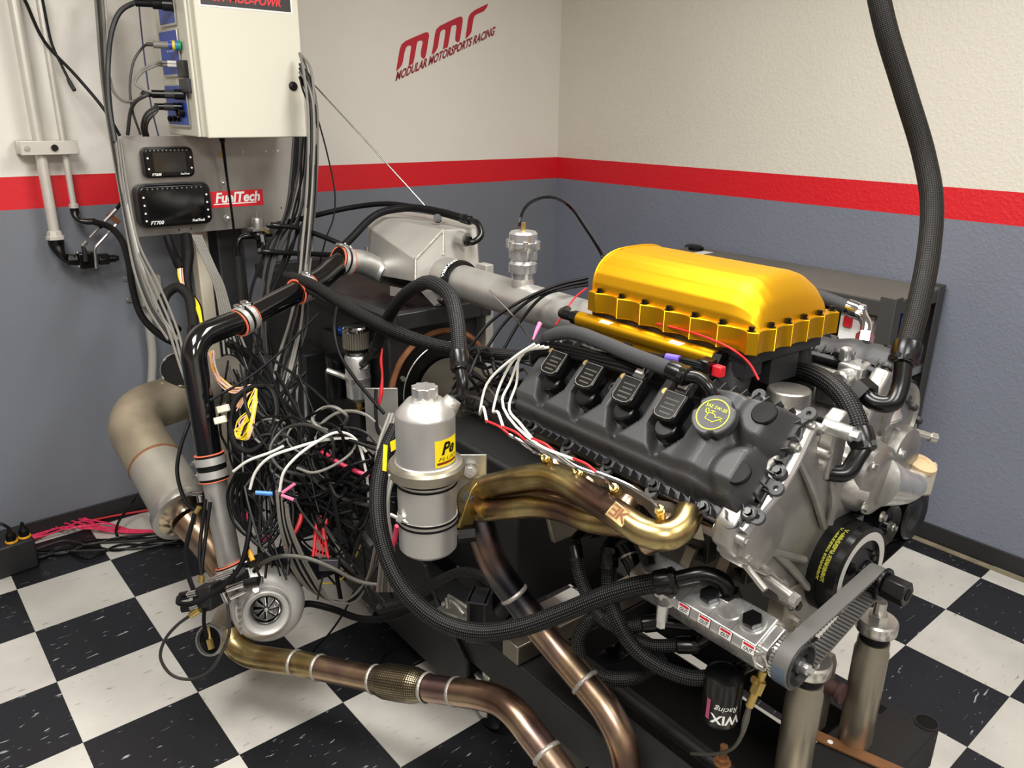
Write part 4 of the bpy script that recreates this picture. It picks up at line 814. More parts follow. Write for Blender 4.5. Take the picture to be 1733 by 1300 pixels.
for (u, v) in ((-.245, .78), (.245, .78), (-.245, 1.42), (.245, 1.42), (.25, -.06), (-.25, -.06)):
    o = W(u, v, -FZ); b_ = MB(); b_.lathe([(.0, -.018), (.03, -.018), (.05, -.016), (.06, -.008), (.06, .008), (.05, .016), (.03, .018), (0, .018)], o + EZ * .0605, EX, 32); wh = mk('castor_wheel', b_, M['blackgloss'], sd)
    mk('castor_hub', MB().cyl(o + EZ * .0605 - EX * .024, o + EZ * .0605 + EX * .024, .018), M['zinc'], wh)
    b_ = MB(); b_.box(o + EZ * .11 + EX * .024, .004, .05, .11, AXE); b_.box(o + EZ * .11 - EX * .024, .004, .05, .11, AXE); b_.box(o + EZ * .165, .055, .06, .006, AXE); b_.cyl(o + EZ * .165, o + EZ * .225, .02, n=16); mk('castor_fork', b_, M['zinc'], sd)
# upright black tube socket and toggle latch on the rail
c = P(812, 1042, 1.95); b_ = MB(); bu = (EX, EY, EZ)
for dx, dz, sx, sz in ((-.026, 0, .006, .12), (.026, 0, .006, .12), (0, .057, .058, .006), (0, -.057, .058, .006)): b_.box(c + EX * dx * .5 + EY * dx * -.6 + EZ * dz, sx if sx > .05 else .008, .07, sz, (nrm(EX * .64 - EY * .77), nrm(EX * .77 + EY * .64), EZ))
mk('tube_socket', b_, M['black'], sd, bevel=.002)
lt = thing('toggle_latch', 'zinc toggle latch clamped on top of the black stand rail', 'latch', P(768, 1046, 2.0)); xl = nrm(P(795, 1050, 1.97) - P(745, 1020, 2.03)); zl = EZ; yl = np.cross(zl, xl)
b_ = MB(); b_.box(P(768, 1042, 2.0), .1, .045, .006, (xl, yl, zl)); b_.box(P(775, 1025, 2.01), .07, .006, .035, (xl, yl, zl)); mk('latch_base', b_, M['zinc'], lt, bevel=.001)
b_ = MB(); b_.tube(PL([(748, 1022, 2.02), (764, 1018, 2.01), (785, 1040, 1.98)]), .005, 8); b_.tube(PL([(756, 1012, 2.01), (758, 1030, 2.0)]), .006, 8); b_.tube(PL([(745, 1035, 2.01), (775, 1046, 1.98)]), .004, 8); mk('latch_handle', b_, M['zinc'], lt)
b_ = MB(); c = P(845, 1040, 1.9); b_.cyl(c, c + nrm(EX * .5 + EZ * .6 - EY * .2) * .07, .018, n=20); mk('rail_spigot', b_, M['frame'], sd)
# thin black sheet under the engine, between the rails
bx('black_sheet', -.135, .19, .03, .58, .19, .202, M['wire'], .002)
b_ = MB(); b_.tube([W(-.15, .08, .33 - FZ), W(-.15, .6, .33 - FZ)], .018, 16); mk('tie_rod', b_, M['frame'], sd)
# ------------------------------------------------------------------ left wall: pipes, valve, junction box
XA, YA, ZA = np.array([1., 0, 0]), np.array([0, 1., 0]), np.array([0, 0, 1.]); NY = -YA
def rrect(w, h, r, n=5):
    o = []
    for cx_, cy_, a0 in ((w/2-r, h/2-r, 0), (-w/2+r, h/2-r, 90), (-w/2+r, -h/2+r, 180), (w/2-r, -h/2+r, 270)):
        for k in range(n + 1): a = R(a0 + 90 * k / n); o.append((cx_ + r * math.cos(a), cy_ + r * math.sin(a)))
    return o
yp = .285
pA, pB = Yp(94, 404, yp), Yp(125, 350, yp)
t = thing('metal_pipe', 'thick pale metal pipe running up the left wall to the black valve', 'pipe', pA); b_ = MB(); b_.cyl(pA, (pA[0], yp, CEIL), .0175, n=24); mk('pipe_tube', b_, M['pipe'], t); b_ = MB(); b_.lathe([(.018, .03), (.023, .026), (.026, .012), (.031, .008), (.031, -.002), (.02, -.004)], pA, ZA, 8); mk('pipe_nut', b_, M['pipe'], t)
t = thing('metal_pipe', 'thin pale metal pipe running up the left wall beside the thick one', 'pipe', pB); b_ = MB(); b_.cyl(pB, (pB[0], yp, CEIL), .0105, n=20); mk('pipe_tube', b_, M['pipe'], t); b_ = MB(); b_.lathe([(.011, .012), (.016, .01), (.016, -.004), (.01, -.006)], pB, ZA, 8); mk('pipe_nut', b_, M['pipe'], t)
q0, q1 = Yp(33, 251, .262), Yp(131, 249, .262); zc = (q0[2] + q1[2]) / 2
t = thing('pipe_clamp', 'flat metal clamp bar holding both pale pipes on the left wall', 'clamp', ((q0[0] + q1[0]) / 2, .3, zc - .025)); mk('clamp_bar', MB().box(((q0[0] + q1[0]) / 2, .255, zc), q1[0] - q0[0], .012, .046), M['pipe'], t, bevel=.002); mk('clamp_back', MB().box(((q0[0] + q1[0]) / 2, .325, zc), q1[0] - q0[0], .04, .044), M['pipe'], t, bevel=.002)
b_ = MB(); c = np.array([Yp(92, 250, .25)[0], .249, zc]); b_.cyl(c, c + NY * .008, .011); b_.hexa(c + NY * .008, c + NY * .009, .006); mk('clamp_bolt', b_, M['anod'], t); b_ = MB(); c = np.array([q0[0] + .02, .249, zc - .002]); bolt(b_, c, NY, .006, .006); mk('clamp_bolt', b_, M['zinc'], t)
# ball valve
vv = thing('ball_valve', 'black lever valve with elbow fitting below the thick wall pipe', 'valve', Yp(150, 452, .27)); e0 = pA - ZA * .004
vy = .27; pts = [e0, e0 - ZA * .05, Yp(112, 441, vy), Yp(122, 443, vy)]
mk('elbow', MB().tube([e0 - ZA * .0, e0 - ZA * .018, Yp(103, 430, vy), Yp(113, 440, vy), Yp(124, 442, vy)], [.026, .026, .016, .012, .013], 18), M['anod'], vv)
vc = Yp(147, 440, vy); b_ = MB(); b_.box(vc, .058, .05, .056); b_.hexa(Yp(113, 439, vy), Yp(131, 440, vy), .022); b_.hexa(Yp(166, 439, vy), Yp(184, 438, vy), .023); b_.cyl(Yp(184, 438, vy), Yp(196, 437, vy), .014); b_.cyl(Yp(192, 437, vy), Yp(201, 437, vy), .01); mk('valve_body', b_, M['anod'], vv, bevel=.003)
for (x, y) in ((131, 428), (134, 451), (143, 441)): mk('body_screw', MB().sphere(Yp(x, y, vy - .03), .004, 10), M['zinc'], vv)
b_ = MB(); b_.tube([Yp(145, 442, .235), Yp(143, 425, .232), Yp(140, 417, .232)], [.009, .008, .006], 10); mk('lever', b_, M['black'], vv)
mk('stay_rod', MB().tube(bend([Yp(163, 454, .23), Yp(160, 420, .225), Yp(199, 377, .22)], .03), .0055, 8, smooth=False), M['zinc'], vv)
b_ = MB(); b_.tube([Yp(140, 416, .23), Yp(147, 408, .225)], [.009, .007], 8); b_.tube([Yp(152, 402, .222), Yp(170, 383, .215)], .0045, 8); b_.tube([Yp(177, 375, .213), Yp(197, 354, .205)], .007, 8); mk('actuator_rod', b_, M['zinc'], vv)
b_ = MB(); b_.tube([Yp(168, 385, .216), Yp(176, 376, .213)], .0085, 8); b_.tube([Yp(197, 354, .205), Yp(206, 342, .2), Yp(222, 320, .19)], .006, 8); mk('actuator_cable', b_, M['rubber'], vv)
b_ = MB(); b_.box(Yp(192, 370, .21), .05, .004, .018, (nrm(np.array([1, 0, -1.])), YA, nrm(np.array([1, 0, 1.])))); mk('stay_bracket', b_, M['rust'], vv)
# fitting and hose on the thin pipe
ft_ = thing('pipe_fitting', 'black angled hose fitting at the foot of the thin wall pipe', 'fitting', pB - ZA * .05); mk('fitting_body', MB().tube([pB, pB - ZA * .02, Yp(128, 367, .275), Yp(135, 373, .27), Yp(146, 375, .265), Yp(162, 375, .26)], [.014, .015, .01, .008, .011, .012], 14), M['anod'], ft_)
# junction box and its conduit
j0, j1 = Yp(227, 466, .3), Yp(262, 512, .3)
t = thing('junction_box', 'small grey junction box screwed to the left wall', 'junction box', ((j0[0] + j1[0]) / 2, .32, j1[2])); mk('box_body', MB().box(((j0[0] + j1[0]) / 2 + .01, .3, (j0[2] + j1[2]) / 2), j1[0] - j0[0] + .02, .1, j0[2] - j1[2]), M['greypaint'], t, bevel=.003)
for (x, y) in ((212, 472), (217, 508)): q = Yp(x, y, .35); b_ = MB(); b_.box(q + XA * .012, .035, .004, .018); b_.cyl(q, q + NY * .006, .007, n=12); mk('lug', b_, M['zinc'], t)
q = Yp(246, 516, .31); t = tag(mk('conduit', MB().tube([q, q - ZA * .2, np.array([q[0] - .035, .33, q[2] - .45]), np.array([q[0] - .04, .335, .1])], .0165, 14), M['pvc']), 'pale grey conduit dropping from the junction box to the floor', 'conduit')

# ------------------------------------------------------------------ control cabinet
CX0, CX1, CY0, CY1, CZ0, CZ1 = .762, 1.117, -.2, .16, 1.513, 2.25
cb = thing('control_cabinet', 'beige steel control cabinet with closed door hanging above the displays', 'cabinet', ((CX0 + CX1) / 2, -.02, CZ0))
mk('cabinet_body', MB().box(((CX0 + CX1) / 2, (CY0 + CY1) / 2 + .012, (CZ0 + CZ1) / 2), CX1 - CX0, CY1 - CY0 - .024, CZ1 - CZ0), M['beige'], cb, bevel=.004)
dr_ = mk('door', MB().box(((CX0 + CX1) / 2 + .008, CY0 + .009, (CZ0 + CZ1) / 2), CX1 - CX0 - .002, .018, CZ1 - CZ0 + .004), M['beige'], cb, bevel=.004)
mk('side_frame', MB().box((CX0 - .004, CY0 + .05, (CZ0 + CZ1) / 2), .01, .03, CZ1 - CZ0), M['beige'], cb, bevel=.003)
q = Yp(496, 146, CY0); b_ = MB(); b_.lathe([(.0, .012), (.007, .012), (.009, .008), (.014, .006), (.016, 0)], q, NY, 24); mk('lock', b_, M['anod'], dr_)
s0, s1 = Yp(340, 10, CY0 - .001), Yp(492, 18, CY0 - .001); zt = .5 * (s0[2] + s1[2]); sw = s1[0] - s0[0]; stc = np.array([(s0[0] + s1[0]) / 2, CY0 - .0012, zt + .07])
stk = mk('sticker', MB().box(stc, sw, .001, .14), mat('sticker_black', (52, 48, 48), .4), dr_); mk('sticker_border', MB().box((stc[0], CY0 - .0006, stc[2]), sw + .012, .001, .15), M['white'], dr_)
mk('sticker_text', text_mb('877-MOD-POWR', (stc[0], CY0 - .0019, zt + .024), XA, ZA, .034, shear=.25, width=sw * .76, bold=.001), mat('sticker_red', (232, 50, 56), .4), stk, flat=True)
# side connector plates on the cabinet's left flank
XS = CX0 - .002
def sidebox(name, x0, y0, x1, y1, dep, m, parent, bev=0, lift=0):
    a, b = Xp(x0, y0, XS), Xp(x1, y1, XS); o = mk(name, MB().box((XS - dep / 2 - lift, (a[1] + b[1]) / 2, (a[2] + b[2]) / 2), dep, abs(a[1] - b[1]), abs(a[2] - b[2])), m, parent, bevel=bev); return o
for (x0, y0, x1, y1) in ((264, -40, 300, 42), (271, 54, 310, 129), (281, 144, 324, 216)):
    pl = sidebox('connector_plate', x0, y0, x1, y1, .006, M['zinc'], cb, .001); sidebox('plate_face', x0 + 1.5, y0 + 2, x1 - 1.5, y1 - 4, .002, M['blue'], pl, 0, .006)
    c = Xp((x0 + x1) / 2, y0 + (y1 - y0) * .22, XS)
    for r_ in range(2):
        for k in range(4): mk('plate_print', MB().box((XS - .0085, c[1] + .03 - .02 * k, c[2] - .03 * r_), .0006, .009, .003), M['white'], pl)
def plug(label, px, py, segs, name='plug', grp='plugs on the side of the beige cabinet', d=-XA, tilt=0):
    # segs: (length, radius, material)
    c = Xp(px, py, XS - .008); t = thing(name, label, 'plug', c, grp); p = np.asarray(c, float); dd = nrm(np.asarray(d, float) + ZA * tilt)
    for L, r, m in segs: mk('plug_section', MB().cyl(p, p + dd * L, r, n=18), M[m], t); p = p + dd * L
    return p
dv_ = nrm(-XA * .9 + YA * .35)
PP = {}
PP['a'] = plug('black round plug at the top blue plate', 292, 8, [(.03, .02, 'anod'), (.03, .016, 'rubber'), (.05, .011, 'rubber')], d=dv_)
PP['b'] = plug('grey plug with yellow and green rings in the middle blue plate', 303, 77, [(.012, .014, 'bluelens'), (.008, .0145, 'yellow'), (.012, .012, 'blue'), (.045, .011, 'greywire'), (.02, .006, 'darkwire')], d=dv_)
mk('green_ring', MB().cyl(Xp(303, 77, XS - .008) - dv_ * .006, Xp(303, 77, XS - .008) + dv_ * .004, .0152, n=18), mat('green_ring', (20, 160, 120), .4), bpy.data.objects['plug.001'])
for k in range(2): PP['c%d' % k] = plug('white network plug in the middle blue plate, ' + ('upper' if k == 0 else 'lower') + ' of two', 300, 106 + 5 * k, [(.03, .006, 'whitewire'), (.02, .005, 'greywire')], d=dv_)
PP['d'] = plug('long black multi-pin plug in the lowest blue plate', 312, 160, [(.03, .017, 'anod'), (.03, .014, 'plastic'), (.04, .013, 'anod'), (.03, .01, 'rubber')], d=dv_)
PP['e'] = plug('black plug with three grey cables in the lowest blue plate', 308, 181, [(.025, .014, 'anod'), (.03, .0125, 'plastic'), (.03, .011, 'anod')], d=dv_)
t = thing('socket', 'round black socket with gold pins low on the cabinet side', 'socket', Xp(313, 197, XS)); b_ = MB(); c = Xp(311, 190, XS - .006); b_.lathe([(.018, 0), (.018, .02), (.014, .022), (.013, .01), (0, .01)], c, -XA, 24); mk('socket_shell', b_, M['anod'], t); b_ = MB()
for k in range(6): b_.cyl(c - XA * .01 + ZA * (.008 - .003 * k), c - XA * .018 + ZA * (.008 - .003 * k), .0012, n=6)
mk('socket_pins', b_, M['brass'], t)['kind'] = 'stuff'
for k in range(3): tag(mk('round_port', MB().lathe([(.01, 0), (.01, .01), (.0075, .011), (.007, .002), (0, .002)], Xp(290 + 7 * k, 201, XS - .006), -XA, 18), M['anod']), 'empty black round port low on the cabinet side, %s from the left' % ORD[k], 'port', 'row of three empty ports')
for k, (x0, y0, x1, y1) in enumerate(((308, 103, 321, 131), (312, 134, 329, 157))):
    o = sidebox('hinge', x0, y0, x1, y1, .02, M['plastic'], cb, .002)

# ------------------------------------------------------------------ display panel under the cabinet
PY = .03
p0, p1, p2 = Yp(198, 230, PY), Yp(226, 402, PY), Yp(400, 387, PY); px1 = 1.245; pz0, pz1 = (p1[2] + p2[2]) / 2, CZ0 - .002
pn_ = thing('display_panel', 'scuffed aluminium sheet panel carrying the two dash displays', 'panel', ((p0[0] + px1) / 2, PY, pz0)); mk('panel_sheet', MB().box(((p0[0] + px1) / 2, PY + .002, (pz0 + pz1) / 2), px1 - p0[0], .004, pz1 - pz0), mat('scuffed_aluminium', (168, 166, 160), .42, .95, var=.16, vs_=7, rvar=.14, bump=.06, bs=25, stretch=(1, 1, .3)), pn_)
for (x, y, r, m) in ((376, 262, .009, 'brass'), (386, 370, .012, 'zinc'), (378, 310, .008, 'zinc')): b_ = MB(); c = Yp(x, y, PY); b_.cyl(c, c + NY * .002, r * 1.3, n=18); b_.sphere(c + NY * .002, r * .8, 12, (1, .5, 1)); mk('panel_bolt', b_, M[m], pn_)
for (x, y, m) in ((411, 257, 'white'), (450, 256, 'white'), (462, 255, 'white'), (470, 255, 'white'), (303, 389, 'wire'), (324, 387, 'wire'), (476, 352, 'wire')): mk('panel_hole', MB().cyl(Yp(x, y, PY), Yp(x, y, PY) + NY * .0006, .0042 if m == 'white' else .003, n=14), M[m], pn_)
fs0, fs1 = Yp(357, 338, PY), Yp(445, 334, PY); fz = Yp(400, 323, PY)[2] - Yp(400, 351, PY)[2]; fc = np.array([(fs0[0] + fs1[0]) / 2, PY - .0008, (fs0[2] + fs1[2]) / 2]); fsl = nrm(np.array([1, 0, .0]))
sk_ = mk('panel_sticker', MB().box(fc, fs1[0] - fs0[0], .001, fz * .98), M['red'], pn_); mk('sticker_text', text_mb('FuelTech', fc + NY * .0008 + ZA * .004, XA, ZA, .05, shear=.22, width=(fs1[0] - fs0[0]) * .86, bold=.0016), M['white'], sk_, flat=True); mk('sticker_line', MB().box(fc + NY * .0008 - ZA * fz * .28 - XA * .01, (fs1[0] - fs0[0]) * .82, .0006, .004), M['white'], sk_)
def display(label, x0, y0, x1, y1, dep, big):
    a, b, c_, d_ = Yp(x0, (y0 + y1) / 2, PY - dep), Yp(x1, (y0 + y1) / 2 - (x1 - x0) * .05, PY - dep), Yp((x0 + x1) / 2, y0, PY - dep), Yp((x0 + x1) / 2, y1, PY - dep)
    w, h = b[0] - a[0], c_[2] - d_[2]; o = np.array([(a[0] + b[0]) / 2, PY, (c_[2] + d_[2]) / 2]); t = thing('dash_display', label, 'display', o - ZA * h / 2, 'dash displays on the panel')
    b_ = MB(); b_.prism(rrect(w * 1.04, h * 1.05, h * .2), o, XA, ZA, NY, dep * .75, .99); mk('housing', b_, M['plastic'] if big else mat('dark_brown_plastic', (44, 36, 36), .5), t, bevel=.004)
    b_ = MB(); b_.prism(rrect(w, h, h * .17), o + NY * dep * .7, XA, ZA, NY, dep * .3, .95); f = mk('bezel', b_, M['anod'], t, bevel=.003)
    b_ = MB(); b_.prism(rrect(w * (.78 if big else .66), h * .74 if big else h * .68, .004), o + NY * (dep + .0003) + ZA * h * .01, XA, ZA, NY, .0008); mk('screen', b_, M['screendark' if big else 'screen'], f)
    n = 12 if big else 10
    for k in range(n): mk('shift_light', MB().cyl(o + NY * dep + ZA * h * .41 + XA * w * (-.37 + .74 * k / (n - 1)), o + NY * (dep + .0012) + ZA * h * .41 + XA * w * (-.37 + .74 * k / (n - 1)), .0026, n=10), M['greywire'], f)
    rows = (.22, .03, -.16, -.34) if big else (.16, -.2)
    for s in (-1, 1):
        for r_ in rows: mk('status_light', MB().cyl(o + NY * dep + XA * s * w * .435 + ZA * h * r_, o + NY * (dep + .0016) + XA * s * w * .435 + ZA * h * r_, .0034, n=10), M['white'], f)
    mk('model_text', text_mb('FT700' if big else 'FT600', o + NY * (dep + .001) - ZA * h * .4 - XA * w * .3, XA, ZA, h * .12, shear=.3, bold=.0004), M['white'], f, flat=True); mk('maker_text', text_mb('FuelTech', o + NY * (dep + .001) - ZA * h * .4 + XA * w * .28, XA, ZA, h * .085, shear=.3, bold=.0003), M['white'], f, flat=True)
display('smaller dash display with a brownish screen on the aluminium panel', 245, 250, 328, 300, .035, False)
display('larger dash display with a dark screen, lower on the aluminium panel', 236, 312, 358, 382, .05, True)
# columns behind the panel
c = Yp(392, 470, .2); tag(mk('support_column', MB().box((c[0], .22, .62), .105, .1, 1.2), mat('charcoal_paint', (48, 48, 50), .5, 0, rvar=.1), bevel=.006), 'charcoal steel column standing behind the aluminium panel', 'column', None, 'thing')
c = Yp(348, 470, .2); tag(mk('support_post', MB().box((c[0] - .01, .2, .62), .05, .07, 1.2), M['cream'], bevel=.005), 'narrow cream post beside the charcoal column', 'post', None, 'thing')
tag(mk('valve_tube', MB().cyl(Yp(403, 420, .12), Yp(413, 540, .12), .017, n=18), mat('dark_tube', (70, 68, 66), .4, .5)), 'dark metal tube standing in front of the charcoal column', 'tube')
# cabinet power lead
t = tag(mk('power_lead', MB().tube([Yp(375, 232, -.1), Yp(377, 245, -.06), Yp(384, 300, -.03), Yp(391, 350, -.03), Yp(397, 400, .0)], [.012, .006, .0045, .0045, .0045], 8), M['wire']), 'straight black lead dropping from the cabinet across the red sticker', 'cable')
# pressure regulator at the panel's lower right
rc = Yp(437, 384, -.02); rg = thing('pressure_regulator', 'cast pressure regulator with black fittings at the corner of the aluminium panel', 'regulator', rc - ZA * .06)
b_ = MB(); b_.lathe([(.03, 0), (.03, .006), (.023, .008), (.0225, .035), (.019, .042), (.006, .044), (.006, .06)], rc - ZA * .008, ZA, 28); b_.prism(rrect(.068, .06, .008), rc - ZA * .012, XA, YA, ZA, .008); mk('bonnet', b_, M['cast'], rg)
b_ = MB(); b_.lathe([(.024, -.045), (.026, -.04), (.03, -.014), (.03, -.012)], rc, ZA, 24); b_.cyl(rc - ZA * .05, rc - ZA * .085, .012); b_.hexa(rc - ZA * .03, rc - ZA * .03 - XA * .05, .014); b_.hexa(rc - ZA * .028, rc - ZA * .028 + XA * .05, .014); mk('regulator_body', b_, M['anod'], rg, bevel=.002)
mk('gauge_port', MB().tube([rc + NY * .02 - ZA * .005 + XA * .005, rc + NY * .05 - ZA * .02 + XA * .02], [.006, .005], 8), M['brass'], rg)
mk('inlet_elbow', MB().tube([rc - ZA * .03 - XA * .045, rc - ZA * .035 - XA * .07, rc - ZA * .055 - XA * .085, rc - ZA * .085 - XA * .087, rc - ZA * .1 - XA * .087], [.012, .009, .009, .011, .013], 14), M['anod'], rg)
# ------------------------------------------------------------------ exhaust duct by the left wall
du = thing('exhaust_duct', 'large grey exhaust duct with a brown elbow near the left wall', 'duct', P(300, 850, 2.4))
RD = .078
a0, a1, a2, a3 = P(312, 868, 2.23), P(238, 742, 2.42), P(300, 668, 2.62), P(372, 636, 2.74)
pts = bend([a0, a1, P(262, 690, 2.6), a3], [.12, .1], 10); k1 = 4
mk('duct_section', MB().tube([a0, a0 + (a1 - a0) * .62], RD, 36, smooth=False), M['duct'], du)
el = bend([a0 + (a1 - a0) * .62, P(213, 702, 2.47), P(305, 672, 2.68)], .2, 14); mk('duct_elbow', MB().tube(el, RD, 36, smooth=False), M['ductrust'], du)
mk('duct_section', MB().tube([el[-1], P(345, 656, 2.77), P(395, 636, 2.88)], RD, 36), M['duct'], du)
for c, x in ((a0 + (a1 - a0) * .62, a1 - a0), (el[-1], el[-1] - el[-2])): mk('weld_bead', MB().lathe([(RD, -.005), (RD + .002, 0), (RD, .005)], c, x, 40, caps=False), M['rust'], du)
ax = nrm(a0 - a1)
b_ = MB(); b_.lathe([(RD, -.02), (RD + .012, -.016), (RD + .014, 0), (RD + .012, .012), (RD - .002, .014)], a0, ax, 44); vb = mk('band_clamp', b_, M['zinc'], du)
b_ = MB(); b_.tube(PL([(292, 839, 2.2), (345, 836, 2.14)]), .004, 8); b_.cyl(P(328, 836, 2.16), P(345, 836, 2.14), .007, n=12); b_.cyl(P(338, 838, 2.15), P(340, 850, 2.15), .01, n=12); mk('clamp_bolt', b_, M['chrome'], vb)
mk('transition_cone', MB().lathe([(RD, 0), (RD - .008, .006), (.055, .016), (.05, .024)], a0 + ax * .012, ax, 40), mat('polished_bronze_steel', (176, 160, 138), .18, 1, var=.1), du)
mk('turbine_outlet', MB().tube([a0 + ax * .03, P(352, 918, 2.2), P(385, 965, 2.22), P(415, 990, 2.25)], .047, 28), M['heatbrown'], du)

# ------------------------------------------------------------------ turbocharger
TC = P(450, 1027, 2.12); TA = nrm(-FW * .9 + RT * .3 - UP * .02); tx_, ty_, tz_ = frame(TA)
tu = thing('turbocharger', 'cast silver turbocharger hanging above the chequered floor', 'turbocharger', TC - EZ * .1)
b_ = MB()
def volute(i, j):
    a = 2 * math.pi * i + 1.9; gr = .027 + .011 * i; Rm = .06 + .012 * i; th = 2 * math.pi * j
    rad = tx_ * math.cos(a) + ty_ * math.sin(a); return TC - TA * .012 + rad * (Rm + gr * math.cos(th)) + TA * gr * 1.05 * math.sin(th)
b_.grid(volute, 64, 20); CSM = mat('cast_silver', (202, 201, 197), .5, .4, bump=.25, bs=140, rvar=.05); vo = mk('compressor_cover', b_, CSM, tu, ang=80)
b_ = MB(); b_.lathe([(.05, -.03), (.09, -.01), (.078, .02), (.062, .026), (.058, .05), (.059, .062), (.055, .064), (.047, .058), (.044, .05), (.041, .03), (.038, .0)], TC, TA, 56, caps=False); mk('inlet_cone', b_, CSM, vo)
b_ = MB(); b_.lathe([(.034, .03), (.036, .034), (.037, .03), (.036, .005)], TC, TA, 48, caps=False); mk('inlet_ring', b_, M['chrome'], vo)
b_ = MB(); b_.lathe([(.042, -.004), (0, -.004)], TC, TA, 40); mk('bore', b_, M['wire'], vo)
b_ = MB(); b_.lathe([(.012, .005), (.007, .02), (.005, .03), (0, .031)], TC, TA, 20); wh = mk('wheel_nut', b_, M['machined'], vo)
for k in range(8):
    a = 2 * math.pi * k / 8; r1 = tx_ * math.cos(a) + ty_ * math.sin(a); r2 = tx_ * math.cos(a + .55) + ty_ * math.sin(a + .55); b_ = MB(); v = [TC + r1 * .008 + TA * .022, TC + r1 * .033 + TA * .016, TC + r2 * .033 + TA * .005, TC + r2 * .009 + TA * .006]; b_.add(v + [p - np.cross(TA, r1) * .0012 for p in v], [(0, 1, 2, 3), (7, 6, 5, 4), (0, 4, 5, 1), (1, 5, 6, 2), (2, 6, 7, 3), (3, 7, 4, 0)]); mk('wheel_blade', b_, M['machined'], vo, flat=True)
tn = nrm(-RT * .75 - FW * .65); tdir = nrm(P(412, 1078, 2.1) - P(404, 995, 2.1)); b_ = text_mb('GARRETT', P(406, 1036, 2.03), -tdir, nrm(np.cross(tn, -tdir)), .026, depth=.0, width=.118, bold=-.0002, ext=.003); mk('cast_lettering', b_, mat('letter_relief_shade', (150, 149, 145), .4, .5), vo, flat=True)  # darker letter colour stands in for the shading of their relief
q = P(434, 983, 2.06); b_ = MB(); b_.box(q, .036, .02, .014, (nrm(RT + UP * .1), UP, -FW)); mk('speed_port', b_, M['cast'], vo, bevel=.004); b_ = MB(); b_.box(q - FW * .006, .026, .01, .01, (nrm(RT + UP * .1), UP, -FW)); mk('port_plug', b_, M['anod'], vo, bevel=.003)
b_ = MB(); b_.cyl(P(433, 998, 2.05), P(433, 998, 2.035), .008, n=16); b_.hexa(P(433, 998, 2.035), P(433, 998, 2.03), .005); mk('cover_bolt', b_, M['zinc'], vo)
mk('outlet_neck', MB().tube(PL([(410, 1000, 2.13), (402, 985, 2.135), (396, 966, 2.14)]), [.036, .034, .033], 24), M['cast'], vo)
mk('bearing_housing', MB().lathe([(.06, -.02), (.05, -.05), (.045, -.09), (.06, -.1)], TC, TA, 32), M['castdark'], tu)
b_ = MB(); b_.lathe([(.04, -.09), (.085, -.1), (.095, -.13), (.085, -.17), (.05, -.18)], TC, TA, 40); mk('turbine_housing', b_, mat('tinted_iron', (140, 122, 92), .42, .9, var=.2, vs_=8), tu)
mk('turbine_inlet', MB().tube(PL([(418, 1040, 2.24), (400, 1060, 2.2), (390, 1080, 2.13)]), .033, 24), M['heatgold'], tu)
# open wastegate dump beside it
wg = thing('dump_tube', 'open-ended dark tube with bright rim left of the turbocharger', 'tube', P(352, 1108, 2.1)); wa = nrm(-FW * .9 - RT * .25 + UP * .1); wc = P(354, 1084, 2.08)
b_ = MB(); b_.lathe([(.039, 0), (.041, -.002), (.041, -.04), (.04, -.1), (.036, -.1), (.036, 0), (.039, 0)], wc, wa, 40, caps=False); mk('tube_wall', b_, M['duct'], wg); mk('tube_shade', MB().lathe([(.0362, -.008), (0, -.012)], wc, wa, 32), M['wire'], wg); mk('tube_rim', MB().lathe([(.0355, -.004), (.036, .002), (.041, .002), (.042, -.002), (.042, -.006)], wc, wa, 40, caps=False), M['zinc'], wg)  # black disc stands in for the unlit inside of the tube
b_ = MB(); b_.cyl(P(352, 1062, 2.06), P(356, 1085, 2.04), .004, n=10); b_.hexa(P(354, 1082, 2.04), P(358, 1098, 2.04), .008); mk('inner_fitting', b_, M['brass'], wg)
b_ = hull(PL([(352, 1062, 2.1), (383, 1000, 2.15), (392, 1050, 2.1), (380, 1082, 2.12), (372, 1072, 2.2), (376, 1030, 2.22)])); mk('dump_bracket', b_, M['steel'], wg)
# boost solenoid block
sb_ = thing('solenoid_block', 'black boost solenoid block with chrome fittings above the open dump tube', 'solenoid', P(352, 1032, 2.02)); bxv = nrm(P(372, 1006, 2.0) - P(334, 1014, 2.03)); bzv = nrm(P(352, 988, 2.01) - P(356, 1030, 2.02)); byv = np.cross(bzv, bxv)
mk('block_body', MB().box(P(352, 1010, 2.03), .062, .05, .066, (bxv, byv, bzv)), M['black'], sb_, bevel=.003); mk('block_body', MB().box(P(398, 985, 2.05), .055, .05, .035, (bxv, byv, bzv)), M['black'], sb_, bevel=.003)
for (x0, y0, x1, y1, r, m) in ((333, 1003, 318, 1007, .009, 'chrome'), (318, 1007, 305, 1010, .011, 'anod'), (336, 1024, 322, 1028, .009, 'chrome'), (322, 1028, 308, 1030, .0105, 'anod'), (341, 986, 341, 974, .008, 'brass'), (366, 978, 396, 968, .0075, 'chrome'), (352, 981, 366, 977, .004, 'chrome'), (384, 998, 414, 988, .009, 'chrome'), (377, 1003, 384, 1018, .0085, 'chrome'), (414, 988, 437, 984, .012, 'anod'), (390, 1012, 415, 1001, .006, 'chrome'), (338, 1032, 322, 1042, .008, 'brass'), (384, 1015, 385, 1022, .007, 'chrome')):
    mk('fitting', MB().cyl(P(x0, y0, 2.0), P(x1, y1, 2.0), r, n=12), M[m], sb_)

